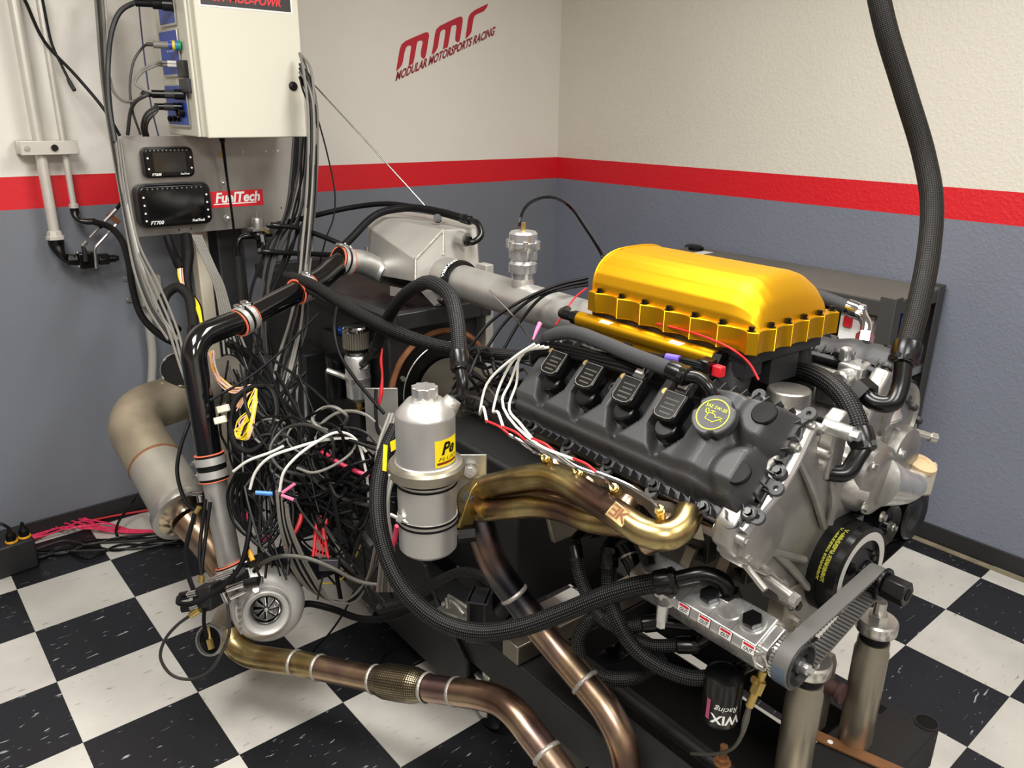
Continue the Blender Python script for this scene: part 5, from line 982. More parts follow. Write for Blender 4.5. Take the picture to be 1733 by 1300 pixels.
# ------------------------------------------------------------------ charge pipes
def coupler(label, a, b, r, grp='hose couplers of the charge pipe'):
    a, b = np.asarray(a), np.asarray(b); d = nrm(b - a); L = np.linalg.norm(b - a); t = thing('hose_coupler', label, 'coupler', (a + b) / 2 - EZ * r, grp)
    mk('sleeve', MB().lathe([(r, 0), (r + .005, .0005), (r + .005, L - .0005), (r, L)], a, d, 32), M['rubber'], t)
    for e in (a, b): mk('liner_lip', MB().lathe([(r + .001, -.0015), (r + .0062, -.001), (r + .0062, .001), (r + .001, .0015)], e, d, 32, caps=False), M['orange'], t)
    for s in (.12, .62):
        c = a + d * L * s; k = mk('clamp_band', MB().ring(c, d, r + .0052, r + .0078, L * .28, 36), M['band'], t); sx = nrm(np.cross(d, FW)); pp = c + d * L * .13 + sx * (r + .012) * (1 if abs(d[2]) > .6 else 0) + (EZ * (r + .01) if abs(d[2]) <= .6 else 0)
        q = nrm(np.cross(d, pp - c)); mk('clamp_screw', MB().cyl(pp - q * .018, pp + q * .022, .0042, n=10).hexa(pp - q * .01, pp + q * .008, .0075), M['chrome'], k)
    return t
m1 = PL([(362, 806, 2.10), (375, 880, 2.125), (390, 958, 2.15)])
tag(mk('charge_pipe', MB().tube(m1, .0315, 30), M['alu']), 'straight brushed aluminium pipe rising from the turbocharger', 'pipe')
coupler('clamped black coupler between the aluminium pipe and turbocharger', P(388, 955, 2.147), P(397, 978, 2.15), .0325); coupler('clamped black coupler joining aluminium and black elbow pipes', P(363, 812, 2.10), P(354, 768, 2.09), .0325)
eb = bend(PL([(355, 776, 2.09), (332, 580, 2.06), (405, 548, 2.16), (430, 535, 2.2)]), [.075, .04], 16)
eb = bend([P(355, 776, 2.09), P(323, 575, 2.05), P(418, 538, 2.19)], .07, 18)
tag(mk('elbow_pipe', MB().tube(eb, .0325, 32, smooth=False), M['blackgloss']), 'glossy black elbow pipe standing upright at the wiring', 'pipe')
coupler('clamped coupler with red lips right after the black elbow', P(402, 548, 2.165), P(424, 535, 2.205), .033)
tag(mk('elbow_pipe', MB().tube([P(412, 541, 2.18), P(512, 489, 2.36)], .0325, 32), M['blackgloss']), 'straight glossy black pipe rising toward the charge cooler', 'pipe')
coupler('clamped coupler at the upper end of the straight black pipe', P(502, 494, 2.34), P(524, 484, 2.385), .033)
tag(mk('elbow_pipe', MB().tube(PL([(518, 487, 2.375), (545, 471, 2.42), (562, 456, 2.455), (580, 443, 2.49)]), .034, 28), M['blackgloss']), 'short black pipe linking the straight black pipe to the cooler inlet', 'pipe')
# ------------------------------------------------------------------ charge cooler
ic = thing('charge_cooler', 'welded aluminium charge cooler tank on top of the black dyno', 'intercooler', P(720, 490, 2.5))
icp = PL([(622, 384, 2.66), (634, 365, 2.7), (626, 440, 2.64), (641, 466, 2.58), (703, 439, 2.36), (703, 477, 2.36), (750, 389, 2.42), (752, 470, 2.42), (806, 387, 2.5), (811, 455, 2.5), (689, 358, 2.78), (806, 375, 2.66), (812, 455, 2.66), (640, 460, 2.8)])
mk('tank_shell', hull(icp), mat('sheet_aluminium', (186, 184, 178), .42, .62, var=.1, vs_=6, rvar=.08), ic, bevel=.003, ang=20)
icn = PL([(703, 439, 2.36), (703, 477, 2.36), (750, 389, 2.42), (750, 432, 2.42)])
for a, b in ((0, 1), (0, 2), (2, 3)): mk('weld_bead', MB().tube([icn[a], icn[b]], .0045, 8), M['weld'], ic)
ia = nrm(W(0, 1.0, .325) - W(0, 1.3, .325)); ib = W(0, 1.3, .327)
mk('outlet_boss', MB().lathe([(.06, -.03), (.056, .02), (.0535, .03)], ib, ia, 40), M['aluplate'], ic)
mk('inlet_elbow', MB().tube(PL([(584, 443, 2.495), (600, 442, 2.52), (614, 444, 2.54), (640, 456, 2.58), (652, 462, 2.58)]), .038, 28), M['alu'], ic)
coupler('clamped coupler on the inlet elbow of the charge cooler', P(572, 440, 2.48), P(590, 444, 2.51), .039)
b_ = MB(); c = P(741, 371, 2.52); b_.cyl(c, c - FW * .02, .013, n=18); b_.cyl(c - FW * .02, c - FW * .022, .009, n=18); mk('tank_plug', b_, M['anod'], ic)
b_ = MB(); b_.cyl(P(776, 402, 2.44), P(790, 406, 2.42), .022, n=22); mk('water_bung', b_, M['aluplate'], ic)
mk('mount_foot', hull(PL([(660, 484, 2.5), (690, 490, 2.46), (690, 505, 2.46), (660, 500, 2.5), (690, 500, 2.52), (664, 490, 2.55)])), M['aluplate'], ic); mk('mount_foot', hull(PL([(706, 487, 2.38), (750, 507, 2.36), (755, 498, 2.42), (720, 480, 2.45), (735, 518, 2.38), (757, 516, 2.38)])), M['aluplate'], ic)
for k, (x0, y0, x1, y1, d) in enumerate(((583, 412, 590, 424, 2.52), (592, 416, 602, 428, 2.52), (620, 418, 622, 434, 2.58))):
    t = thing('line_nipple', 'small bright nipple by the charge cooler inlet, %s from the left' % ORD[k], 'nipple', P(x1, y1, d), 'small nipples by the charge cooler'); b_ = MB(); b_.cyl(P(x1, y1, d), P(x0, y0, d), .004, n=8).cyl(P(x1, y1, d), P(x1 + (x0-x1)*.4, y1 + (y0-y1)*.4, d), .006, n=8); mk('nipple_body', b_, M['chrome'], t)
bc = thing('band_clamp', 'black printed clamp joining the charge pipe to the cooler', 'clamp', ib - EZ * .06); b_ = MB(); b_.lathe([(.052, .028), (.06, .03), (.062, .04), (.062, .05), (.06, .058), (.052, .06)], ib, ia, 44); mk('clamp_ring', b_, M['anod'], bc); c = ib + ia * .044
mk('clamp_latch', MB().box(c - EX * .05 - EZ * .045, .03, .022, .04, (nrm(EX - EZ), EY, nrm(EX + EZ))), M['anod'], bc, bevel=.003)
b_ = MB(); lt_ = text_mb('VIBRANT', (0, 0, 0), XA, ZA, .022, depth=0, width=.075, bold=.0006); v2 = []
for v in lt_.v: a = math.radians(128) - v[0] / .0625; v2.append(tuple(c + EX * .0632 * math.cos(a) + EZ * .0632 * math.sin(a) + EY * (v[2] * -.0 ) - ia * 0 + ia * (-v[2] * .8)))
b_.add(v2, lt_.f); mk('clamp_print', b_, M['white'], bc, flat=True)
cpz = thing('intake_pipe', 'thick aluminium charge pipe from the cooler to the gold plenum', 'pipe', W(0, .95, .27)); mk('pipe_tube', MB().cyl(W(0, .63, .32), W(0, 1.27, .327), .05, n=44), M['alu'], cpz); mk('valve_boss', MB().lathe([(.034, -.02), (.03, .018), (.028, .026)], W(0, .965, .36), EZ, 32), M['aluplate'], cpz)
# blow-off valve
bv = thing('blow_off_valve', 'silver blow-off valve with a black line standing on the charge pipe', 'valve', W(0, .965, .385)); o = W(0, .965, .38)
b_ = MB(); b_.lathe([(.028, .0), (.029, .02), (.037, .022), (.037, .045), (.034, .048), (.03, .052), (.03, .07), (.038, .085), (.04, .09), (.04, .1), (.037, .102), (.037, .122), (.032, .128), (.008, .13)], o, EZ, 40); mk('valve_body', b_, M['machined'], bv)
for k in range(6):
    a = 2 * math.pi * k / 6; q = o + (EX * math.cos(a) + EY * math.sin(a)) * .04 + EZ * .083; b_ = MB(); b_.cyl(q, q + EZ * .022, .007, n=12); b_.box(q - EZ * .012 - (EX * math.cos(a) + EY * math.sin(a)) * .006, .008, .008, .03, AXE); mk('cap_lug', b_, M['machined'], bv)
mk('line_fitting', MB().cyl(o + EZ * .128, o + EZ * .15, .006, n=10), M['brass'], bv)
mk('vacuum_line', MB().tube([o + EZ * .14] + PL([(879, 385, 2.14), (883, 362, 2.15), (899, 342, 2.19), (930, 333, 2.25), (962, 347, 2.3), (992, 387, 2.35), (1018, 430, 2.38), (1032, 470, 2.38)]), .005, 8), M['blackgloss'], bv)

# ------------------------------------------------------------------ dyno absorber
dy = thing('dyno', 'black steel dynamometer housing behind the engine', 'dynamometer', W(-.1, 1.6, -.6))
mk('housing', MB().box(W(-.015, 1.84, -.15), .33, .94, .7, AXE), M['frame'], dy, bevel=.006)
mk('pedestal', MB().box(W(-.015, 1.85, -.655), .26, .8, .31, AXE), M['frame'], dy, bevel=.006)
for u in (-.185, .155): mk('top_frame', MB().box(W(u, 1.83, .21), .04, 1.0, .05, AXE), M['frame'], dy, bevel=.003)
for v in (1.35, 2.31): mk('top_frame', MB().box(W(-.015, v, .21), .3, .04, .05, AXE), M['frame'], dy, bevel=.003)
mk('coupling_guard', MB().box(W(0, 1.03, -.24), .38, .58, .4, AXE), M['frame'], dy, bevel=.01); mk('side_duct', MB().box(W(-.22, 1.9, -.2), .08, .2, .42, AXE), M['frame'], dy, bevel=.004); mk('side_panel', MB().box(W(-.19, 1.66, -.05), .02, .24, .3, AXE), M['black'], dy, bevel=.003)
mk('corner_post', MB().box(Ev(800, 620, 1.36) + EX * .05, .03, .05, .66, AXE), M['greypaint'], dy, bevel=.003)
rc0 = W(-.0, 1.367, -.03); fl_ = mk('rust_ring', MB().lathe([(.19, 0), (.192, -.01), (.18, -.016), (.172, -.01)], rc0, EY, 64), M['rust'], dy)
b_ = MB(); b_.lathe([(.172, .0), (.172, -.02), (.15, -.024), (.145, -.018), (.09, -.02), (.085, -.035), (.0, -.036)], rc0, EY, 64); mk('face_plate', b_, M['anod'], dy)
mk('bright_ring', MB().lathe([(.152, -.0245), (.1495, -.0262), (.147, -.0245)], rc0, EY, 64, caps=False), M['zinc'], dy)
for k in range(8):
    a = .4 + 2 * math.pi * k / 8; b_ = MB(); c = rc0 + (EX * math.cos(a) + EZ * math.sin(a)) * .162 - EY * .02; b_.cyl(c, c - EY * .008, .008, n=14); mk('plate_bolt', b_, M['zinc'], dy)
mk('shaft_guard', MB().lathe([(.1, -.03), (.1, -.22), (.09, -.24)], rc0, EY, 36), mat('olive_grey_guard', (86, 82, 70), .5, .3), dy); mk('drive_shaft', MB().cyl(rc0 - EY * .2, W(0, .6, 0), .045, n=28), M['castdark'], dy)
b_ = MB(); b_.box(P(640, 715, 2.2), .004, .12, .3, AXE); mk('bracket_plate', MB().box(P(648, 735, 2.4), .1, .006, .3, (nrm(RT), nrm(FW), EZ)), M['aluplate'], dy, bevel=.002)
# black starter motor beside it
sm_ = thing('starter_motor', 'round black motor with a ring of bolts near the duct', 'motor', P(300, 700, 2.62)); b_ = MB(); ma = nrm(-FW + RT * .2); mc = P(302, 626, 2.6); b_.lathe([(.055, -.08), (.055, 0), (.05, .012), (.02, .014), (0, .014)], mc, ma, 32); mk('motor_body', b_, M['anod'], sm_); mk('motor_rim', MB().lathe([(.057, -.01), (.058, 0), (.054, .004)], mc, ma, 36, caps=False), M['zinc'], sm_)
for k in range(5): a = 1.2 * k; fx2, fy2, _ = frame(ma); c = mc + (fx2 * math.cos(a) + fy2 * math.sin(a)) * .05; mk('rim_bolt', MB().cyl(c, c + ma * .01, .006, n=10), M['zinc'], sm_)

# ------------------------------------------------------------------ breather can on the dyno
ct = P(604, 603, 2.15); cn = thing('breather_can', 'small polished breather can with a ribbed filter on the black dyno', 'breather can', P(605, 685, 2.2)); rr0 = .034
b_ = MB(); b_.lathe([(.008, -.135), (.02, -.13), (.034, -.115), (.034, .0), (.03, .006), (.018, .007)], ct, EZ, 36); mk('can_body', b_, M['chrome'] if False else M['machined'], cn)
b_ = MB(); b_.lathe([(.019, .005), (.019, .022), (.03, .024)], ct, EZ, 28); mk('filter_neck', b_, M['alu'], cn)
b_ = MB(); b_.lathe([(.034, .024), (.034, .075)], ct, EZ, 32); fi = mk('filter_mesh', b_, mat('filter_dark', (70, 68, 62), .6), cn); b_ = MB()
for k in range(30): a = 2 * math.pi * k / 30; q = ct + (EX * math.cos(a) + EY * math.sin(a)) * .034; b_.cyl(q + EZ * .026, q + EZ * .073, .0022, n=6)
mk('filter_pleats', b_, M['steel'], fi)['kind'] = 'stuff'
mk('filter_cap', MB().lathe([(.0355, .072), (.0365, .075), (.0365, .083), (.033, .087), (.01, .088), (0, .09)], ct, EZ, 36), M['chrome'], cn); mk('filter_foot', MB().lathe([(.036, .018), (.036, .027)], ct, EZ, 36), M['anod'], cn)
b_ = MB(); q = ct - EZ * .135; b_.hexa(q, q - EZ * .012, .009); b_.cyl(q - EZ * .012, q - EZ * .022, .006, n=10); b_.cyl(q - EZ * .02 - EX * .018, q - EZ * .02 + EX * .018, .003, n=8); mk('drain_valve', b_, M['brass'], cn)
mk('can_strap', MB().ring(ct - EZ * .068, EZ, .0342, .0358, .012, 36), M['zinc'], cn); mk('can_bracket', MB().tube([ct - EZ * .062 + nrm(-RT + FW * .2) * .034, ct - EZ * .05 + nrm(-RT) * .06, ct - EZ * .04 + nrm(-RT) * .085], .008, 8), M['aluplate'], cn)
cn.location = tuple(P(605, 685, 2.2 * 1.12)); cn.scale = (1.12,) * 3
tag(mk('black_solenoid', MB().lathe([(.012, 0), (.035, .003), (.036, .09), (.034, .095), (.03, .1), (.03, .14), (.0, .142)], P(572, 672, 2.53), EZ, 28), M['anod']), 'black cylinder with ribbed top behind the breather can', 'canister')
tag(mk('blue_fitting', MB().cyl(P(574, 560, 2.45), P(592, 560, 2.45), .015, n=14), mat('blue_anodized', (36, 70, 170), .3, .8)), 'blue anodized fitting left of the ribbed filter', 'fitting')

# ------------------------------------------------------------------ oil tank
kb = P(725, 925, 1.63); kt = thing('oil_tank', 'brushed aluminium oil tank with a yellow sticker in front of the dyno', 'oil tank', kb); RK = .0605
mk('lower_can', MB().lathe([(0, -.002), (.054, -.001), (RK - .001, .006), (RK - .001, .175)], kb, EZ, 56), M['alu'], kt)
mk('joint_band', MB().lathe([(RK, .164), (RK + .015, .17), (RK + .0165, .176), (RK + .0165, .19), (RK + .012, .196), (RK, .199)], kb, EZ, 56), M['steel'], kt)
mk('upper_can', MB().lathe([(RK + .006, .196), (RK, .2), (RK - .0015, .205), (RK - .0015, .295), (RK - .003, .3), (.036, .325), (.031, .327)], kb, EZ, 56), M['alu'], kt)
cpn = []
for k in range(80): a = 2 * math.pi * k / 80; r = .0245 + .0018 * math.sin(a * 9); cpn.append((r * math.cos(a), r * math.sin(a)))
b_ = MB(); b_.prism(cpn, kb + EZ * .333, EX, EY, EZ, .02); mk('filler_cap', b_, M['machined'], kt, bevel=.0015); mk('filler_neck', MB().lathe([(.031, .322), (.026, .328), (.022, .336)], kb, EZ, 36), M['weld'], kt)
nd_ = nrm(RT * .8 + FW * .35); b_ = MB(); q = kb + EZ * .312 + nd_ * .05; b_.lathe([(.022, -.01), (.018, .01), (.0165, .016)], q, nrm(nd_ * .7 + EZ), 24); mk('side_bung', b_, M['weld'], kt)
for z in (.16, .15, .075, .064): mk('rubber_band', MB().ring(kb + EZ * z, EZ, RK - .001, RK + .0022, .0045, 48), M['rubber'], kt)
for z in (.152, .066): 
    k = mk('clamp_strap', MB().ring(kb + EZ * z, EZ, RK - .001, RK + .001, .014, 48), M['aluplate'], kt); q = kb + EZ * (z + .007) + nrm(-RT * .75 - FW * .6) * (RK + .006); x = nrm(RT * .9 - UP * .4 - FW * .2); mk('tee_bolt', MB().cyl(q - x * .02, q + x * .03, .004, n=10).hexa(q - x * .004, q + x * .008, .008), M['zinc'], k)
fc_ = nrm(-FW * .62 + RT * .75 - EZ * (-FW * .62 + RT * .75)[2]); gx = np.cross(EZ, fc_)
def wrapk(mb, c, r, lift):
    out = []
    for v in mb.v: q = np.array(v) - c; a = (q @ gx) / r; out.append(tuple(c + fc_ * (r + lift) * math.cos(a) + gx * (r + lift) * math.sin(a) + EZ * q[2]))
    mb.v = out; return mb
sc_ = kb + EZ * .232; b_ = MB(); b_.grid(lambda i, j: sc_ + gx * (-.03 + .06 * i) + EZ * (-.028 + .056 * j), 14, 2); sy = mk('sticker', wrapk(b_, sc_, RK - .0015, .0006), M['yellow'], kt)
mk('sticker_mark', wrapk(text_mb('Pe', sc_ + EZ * .008, gx, EZ, .034, shear=.3, bold=.0012), sc_, RK - .0015, .001), M['wire'], sy, flat=True); mk('sticker_word', wrapk(text_mb('FLUID', sc_ - EZ * .012, gx, EZ, .01, shear=.3, width=.048), sc_, RK - .0015, .001), M['wire'], sy, flat=True)
b_ = MB(); b_.grid(lambda i, j: sc_ + gx * (-.026 + .052 * i) + EZ * (-.023 + .005 * j), 10, 1); mk('sticker_band', wrapk(b_, sc_, RK - .0015, .001), mat('sticker_dark_red', (120, 30, 20), .5), sy)
tg = thing('paper_tag', 'bright yellow tag taped beside the oil tank', 'tag', P(655, 800, 1.68)); mk('tag_flag', hull(PL([(660, 748, 1.68), (672, 742, 1.67), (674, 758, 1.67), (662, 765, 1.68), (668, 752, 1.675)])), M['yellow'], tg); mk('tag_strip', hull(PL([(649, 752, 1.68), (656, 754, 1.68), (654, 798, 1.68), (647, 796, 1.68), (650, 775, 1.685)])), M['yellow'], tg)
tb_ = thing('tank_bracket', 'aluminium mounting plate with bolts right of the oil tank', 'bracket', P(806, 850, 1.72)); mk('bracket_sheet', MB().box(P(795, 815, 1.72), .075, .006, .13, (nrm(RT), nrm(FW), EZ)), M['aluplate'], tb_, bevel=.002)
for (x, y) in ((796, 797), (797, 865)): c = P(x, y, 1.7); b_ = MB(); b_.cyl(c, c - FW * .01, .014, n=18); b_.hexa(c - FW * .01, c - FW * .018, .009); mk('bracket_bolt', b_, M['zinc'], tb_)
b_ = MB(); b_.hexa(P(776, 905, 1.64), P(805, 902, 1.64), .018); b_.cyl(P(770, 905, 1.64), P(782, 904, 1.64), .014); mk('tank_fitting', b_, M['anod'], kt)

# ------------------------------------------------------------------ power box on the floor at the left
pz = .0; o = Zp(20, 950, 0.0)
pw = thing('power_box', 'black mains box with two yellow-collared plugs on the floor at the left', 'power box', o); pc_ = Zp(30, 962, 0) ; cX = nrm(Zp(68, 945, 0) - Zp(0, 968, 0)); cY = np.cross(EZ, cX); bc_ = Zp(68, 958, 0) - cX * .15 + cY * .07; mk('box_body', MB().box(bc_ + EZ * .06, .3, .15, .12, (cX, cY, EZ)), M['black'], pw, bevel=.008)
for (x, y) in ((20, 917), (42, 909)):
    q = Zp(x, y, .12); b_ = MB(); b_.lathe([(.02, 0), (.021, .004), (.019, .008)], q, EZ, 20); mk('plug_collar', b_, M['amber'], pw); mk('plug_top', MB().lathe([(.017, .006), (.016, .03), (.008, .04), (.005, .06)], q, EZ, 18), M['rubber'], pw)
# ------------------------------------------------------------------ hoses with their end fittings
def endfit(t, p, d, r, path=None, m='anod', nut=True):
    b_ = MB(); p = np.asarray(p, float); d = nrm(d)
    b_.lathe([(r * 1.05, -.012), (r * 1.22, -.009), (r * 1.26, .012), (r * 1.12, .02), (r * 1.12, .03), (r * .9, .032)], p, d, 26); c = mk('hose_socket', b_, M[m], t)
    if nut: mk('socket_hex', MB().hexa(p + d * .018, p + d * .028, r * 1.28), M[m], c)
    if path is not None:
        q = [p + d * .025] + PL(path); mk('swivel_elbow', MB().tube(q, r * .78, 20, 6), M[m], t); e = q[-1]; g = nrm(q[-1] - q[-2]); mk('swivel_nut', MB().hexa(e - g * .012, e + g * .014, r * 1.22), M[m], t)
def hose(label, pts, r, m='braid', a=None, b=None, fa=True, fb=True, sub=7, cat='hose', grp=None, fm='anod', n=18, name='braided_hose'):
    q = PL(pts); t = thing(name, label, cat, min(q, key=lambda v: v[2]), grp); mk('hose_tube', MB().tube(q, r, n, sub), M[m], t)
    if fa: endfit(t, q[0], q[0] - q[1], r, a, fm)
    if fb: endfit(t, q[-1], q[-1] - q[-2], r, b, fm)
    return t
hose('long braided hose sweeping from the oil pump under the oil tank', [(1118, 985, 1.455), (1075, 993, 1.47), (1020, 1010, 1.5), (950, 1038, 1.535), (880, 1062, 1.56), (810, 1070, 1.585), (745, 1052, 1.6), (693, 1010, 1.61), (660, 955, 1.63), (642, 890, 1.66), (640, 830, 1.7), (652, 770, 1.74), (672, 722, 1.76)], .0185, a=[(1195, 972, 1.43), (1225, 985, 1.425), (1235, 1012, 1.43)], fb=False)
hose('thick black braided hose hanging from above into the engine front', [(1440, -420, 1.46), (1478, -60, 1.47), (1497, 40, 1.475), (1530, 150, 1.485), (1563, 260, 1.49), (1577, 340, 1.475), (1572, 425, 1.455), (1556, 510, 1.43), (1535, 590, 1.41)], .0205, 'braidfine', fa=False, b=[(1523, 655, 1.405), (1510, 682, 1.405), (1482, 682, 1.42), (1462, 664, 1.44)])
hose('braided hose arching over the front of the engine valley', [(1290, 632, 1.62), (1340, 628, 1.57), (1385, 638, 1.5), (1425, 668, 1.44), (1448, 710, 1.41), (1455, 735, 1.40)], .0195, fa=False, b=[(1450, 775, 1.385), (1432, 800, 1.38), (1402, 800, 1.39), (1375, 790, 1.41)])
hose('arched braided hose joining the breather can and oil tank', [(637, 588, 2.27), (650, 552, 2.2), (675, 510, 2.07), (705, 485, 1.92), (735, 480, 1.75), (762, 502, 1.68), (774, 548, 1.63), (778, 604, 1.6)], .0165, a=[(622, 608, 2.33), (612, 617, 2.4)], b=[(783, 650, 1.58), (780, 668, 1.585), (770, 678, 1.59)])
hose('long braided hose crossing from the black pipe to the engine rear', [(492, 468, 2.36), (530, 482, 2.3), (590, 520, 2.2), (660, 556, 2.1), (735, 583, 2.02), (810, 596, 1.95), (890, 604, 1.88)], .0155, fa=False, fb=False)
hose('second braided hose bunched along the long one at the black pipe', [(495, 476, 2.37), (540, 500, 2.3), (600, 534, 2.22), (680, 572, 2.12), (760, 592, 2.04), (830, 605, 1.98)], .012, fa=False, fb=False)
hose('ribbed grey rubber hose lying over the coils', [(905, 612, 1.72), (915, 585, 1.67), (940, 566, 1.6), (975, 564, 1.545), (1020, 580, 1.49), (1070, 601, 1.43), (1115, 618, 1.38), (1142, 629, 1.352)], .0142, 'braidgrey', fa=False, b=[(1182, 640, 1.325), (1200, 657, 1.315), (1206, 681, 1.318)], name='rubber_hose')
hose('grey rubber hose with chrome elbow behind the gold cover', [(1330, 490, 1.95), (1380, 500, 1.9), (1415, 512, 1.85), (1440, 522, 1.83)], .016, 'braidgrey', fa=False, b=[(1460, 535, 1.81), (1467, 552, 1.78), (1463, 574, 1.765)], fm='chrome', name='rubber_hose')
# looped hoses under the oil pump
hose('braided hose dropping left of the oil pump rear', [(974, 938, 1.64), (980, 970, 1.63), (995, 1010, 1.62), (1018, 1045, 1.6), (1050, 1062, 1.58), (1098, 1056, 1.56)], .0135, a=[(972, 915, 1.66), (985, 902, 1.68), (1005, 897, 1.69)], b=[(1160, 1058, 1.54), (1190, 1060, 1.54)])
hose('braided hose sweeping lowest under the oil pump', [(1031, 952, 1.6), (1031, 1000, 1.59), (1046, 1052, 1.57), (1075, 1098, 1.55), (1120, 1130, 1.535), (1175, 1148, 1.52), (1224, 1142, 1.51)], .0155, a=[(1030, 925, 1.62), (1042, 908, 1.64), (1060, 902, 1.65)], b=[(1270, 1125, 1.48), (1285, 1118, 1.48)])
hose('braided hose curving to the middle fitting under the oil pump', [(1024, 1040, 1.59), (1055, 1072, 1.575), (1100, 1092, 1.56), (1155, 1092, 1.545)], .0135, fa=False, b=[(1205, 1076, 1.52), (1230, 1070, 1.52)])
hose('dark hose looping in a ring behind the down pipe', [(1040, 1045, 1.66), (1000, 1050, 1.67), (978, 1085, 1.68), (990, 1128, 1.68), (1040, 1150, 1.67), (1090, 1140, 1.66), (1120, 1110, 1.65)], .0155, fa=False, fb=False)
hose('short hose with elbow on the rear port of the oil pump', [(1062, 905, 1.585), (1078, 912, 1.575)], .011, a=None, fa=False, b=[(1092, 926, 1.55), (1097, 945, 1.54)])
t = thing('hose_adapter', 'stacked black adapter fitting behind the oil pump', 'fitting', P(1068, 970, 1.58)); mk('adapter_body', MB().tube(PL([(1056, 925, 1.6), (1066, 945, 1.585), (1076, 975, 1.57)]), [.019, .019, .013], 20), M['anod'], t); mk('adapter_band', MB().ring(P(1064, 940, 1.588), P(1076, 975, 1.57) - P(1056, 925, 1.6), .0188, .0198, .004, 24), M['zinc'], t)
hose('black hose curling on the stand rail below the oil tank', [(640, 1030, 1.98), (690, 1015, 1.97), (740, 985, 1.95), (780, 968, 1.92), (815, 975, 1.88), (845, 1000, 1.84)], .012, fa=False, fb=False)
# hoses over the charge cooler
hose('thick black hose draped over the charge cooler', [(480, 520, 2.45), (530, 470, 2.5), (590, 408, 2.56), (640, 362, 2.62), (690, 352, 2.62), (740, 358, 2.55), (785, 370, 2.48)], .0125, 'rubber', fa=False, b=[(808, 378, 2.44), (814, 398, 2.42), (800, 410, 2.41), (790, 407, 2.42)], name='rubber_hose')
hose('thinner black hose arching behind the charge cooler', [(468, 380, 2.72), (520, 368, 2.75), (590, 352, 2.76), (650, 345, 2.72), (700, 350, 2.66), (760, 362, 2.55)], .009, 'rubber', fa=False, fb=False, name='rubber_hose')
hose('black hose from the regulator crossing to the inlet coupler', [(468, 382, 2.66), (500, 385, 2.66), (540, 398, 2.62), (580, 415, 2.6), (618, 437, 2.6)], .0085, 'rubber', fa=True, fb=False, name='rubber_hose')
hose('lower black hose from the regulator elbow', [(452, 426, 2.66), (480, 428, 2.66), (530, 430, 2.62), (575, 432, 2.56)], .0085, 'rubber', a=[(447, 415, 2.68), (445, 405, 2.68)], fb=False, name='rubber_hose')
hose('black hose curving down from the thin wall pipe', [(160, 376, 2.78), (185, 384, 2.76), (205, 405, 2.72), (217, 440, 2.66), (225, 490, 2.6), (240, 535, 2.55), (275, 570, 2.5), (320, 590, 2.46)], .011, 'rubber', fa=False, fb=False, name='rubber_hose')
hose('coiled black corrugated loom below the dash displays', [(300, 560, 2.5), (275, 535, 2.52), (280, 500, 2.54), (300, 486, 2.54), (318, 500, 2.53), (325, 530, 2.5), (328, 560, 2.46)], .016, 'braidfine', fa=False, fb=True, name='wire_loom')
for k, (dx, r) in enumerate(((0, .03), (14, .024))):
    pass
lm = thing('wire_loom', 'taped black wiring loom hanging below the dash displays', 'loom', P(322, 480, 2.6)); mk('loom_sleeve', MB().tube(PL([(283, 400, 2.66), (292, 425, 2.65), (303, 450, 2.62)]), .014, 12), M['rubber'], lm); mk('loom_sleeve', MB().tube(PL([(315, 398, 2.65), (318, 430, 2.63), (316, 470, 2.6), (322, 500, 2.58), (325, 540, 2.52)]), [.018, .02, .014, .009, .01], 12), M['rubber'], lm); mk('loom_tape', MB().tube(PL([(301, 442, 2.62), (308, 456, 2.61)]), .018, 12), M['rubber'], lm)
for k, m in enumerate(('yellowwire', 'palewire', 'whitewire', 'redwire', 'palewire')): mk('loom_wire', MB().tube(PL([(301 + 2 * k, 454, 2.6), (303 + 2 * k, 470 + 3 * k, 2.58), (311 + k, 490, 2.57), (318, 512, 2.55)]), .0028, 6), M[m], lm)
for k in range(5): mk('loom_wire', MB().tube(PL([(322, 494, 2.55), (330 + 2 * k, 515, 2.52), (340 + k, 545, 2.46), (343 + 2 * k, 575, 2.4), (335, 610, 2.35)]), .0035, 6), M['yellowwire' if k < 4 else 'wire'], lm)

# ------------------------------------------------------------------ cables
def cab(label, pts, r, m, grp=None, name='cable', sub=6, n=7): return tag(mk(name, MB().tube(PL(pts), r, n, sub), M[m]), label, 'cable', grp)
cab('black cable slanting across the wall behind the cabinet', [(30, -20, 2.6), (42, 0, 2.6), (75, 70, 2.6), (130, 130, 2.62), (178, 188, 2.65), (203, 230, 2.68)], .0055, 'wire')
t = thing('loose_cable', 'loose black cable ending in a small plug in front of the thin wall pipe', 'cable', P(124, 153, 2.6)); mk('cable_jacket', MB().tube(PL([(68, -20, 2.56), (74, 10, 2.56), (88, 75, 2.57), (105, 112, 2.58), (117, 136, 2.59)]), .0045, 8), M['wire'], t); mk('cable_plug', MB().tube(PL([(115, 133, 2.59), (119, 141, 2.59), (126, 153, 2.59)]), [.006, .0075, .007], 8), M['plastic'], t)
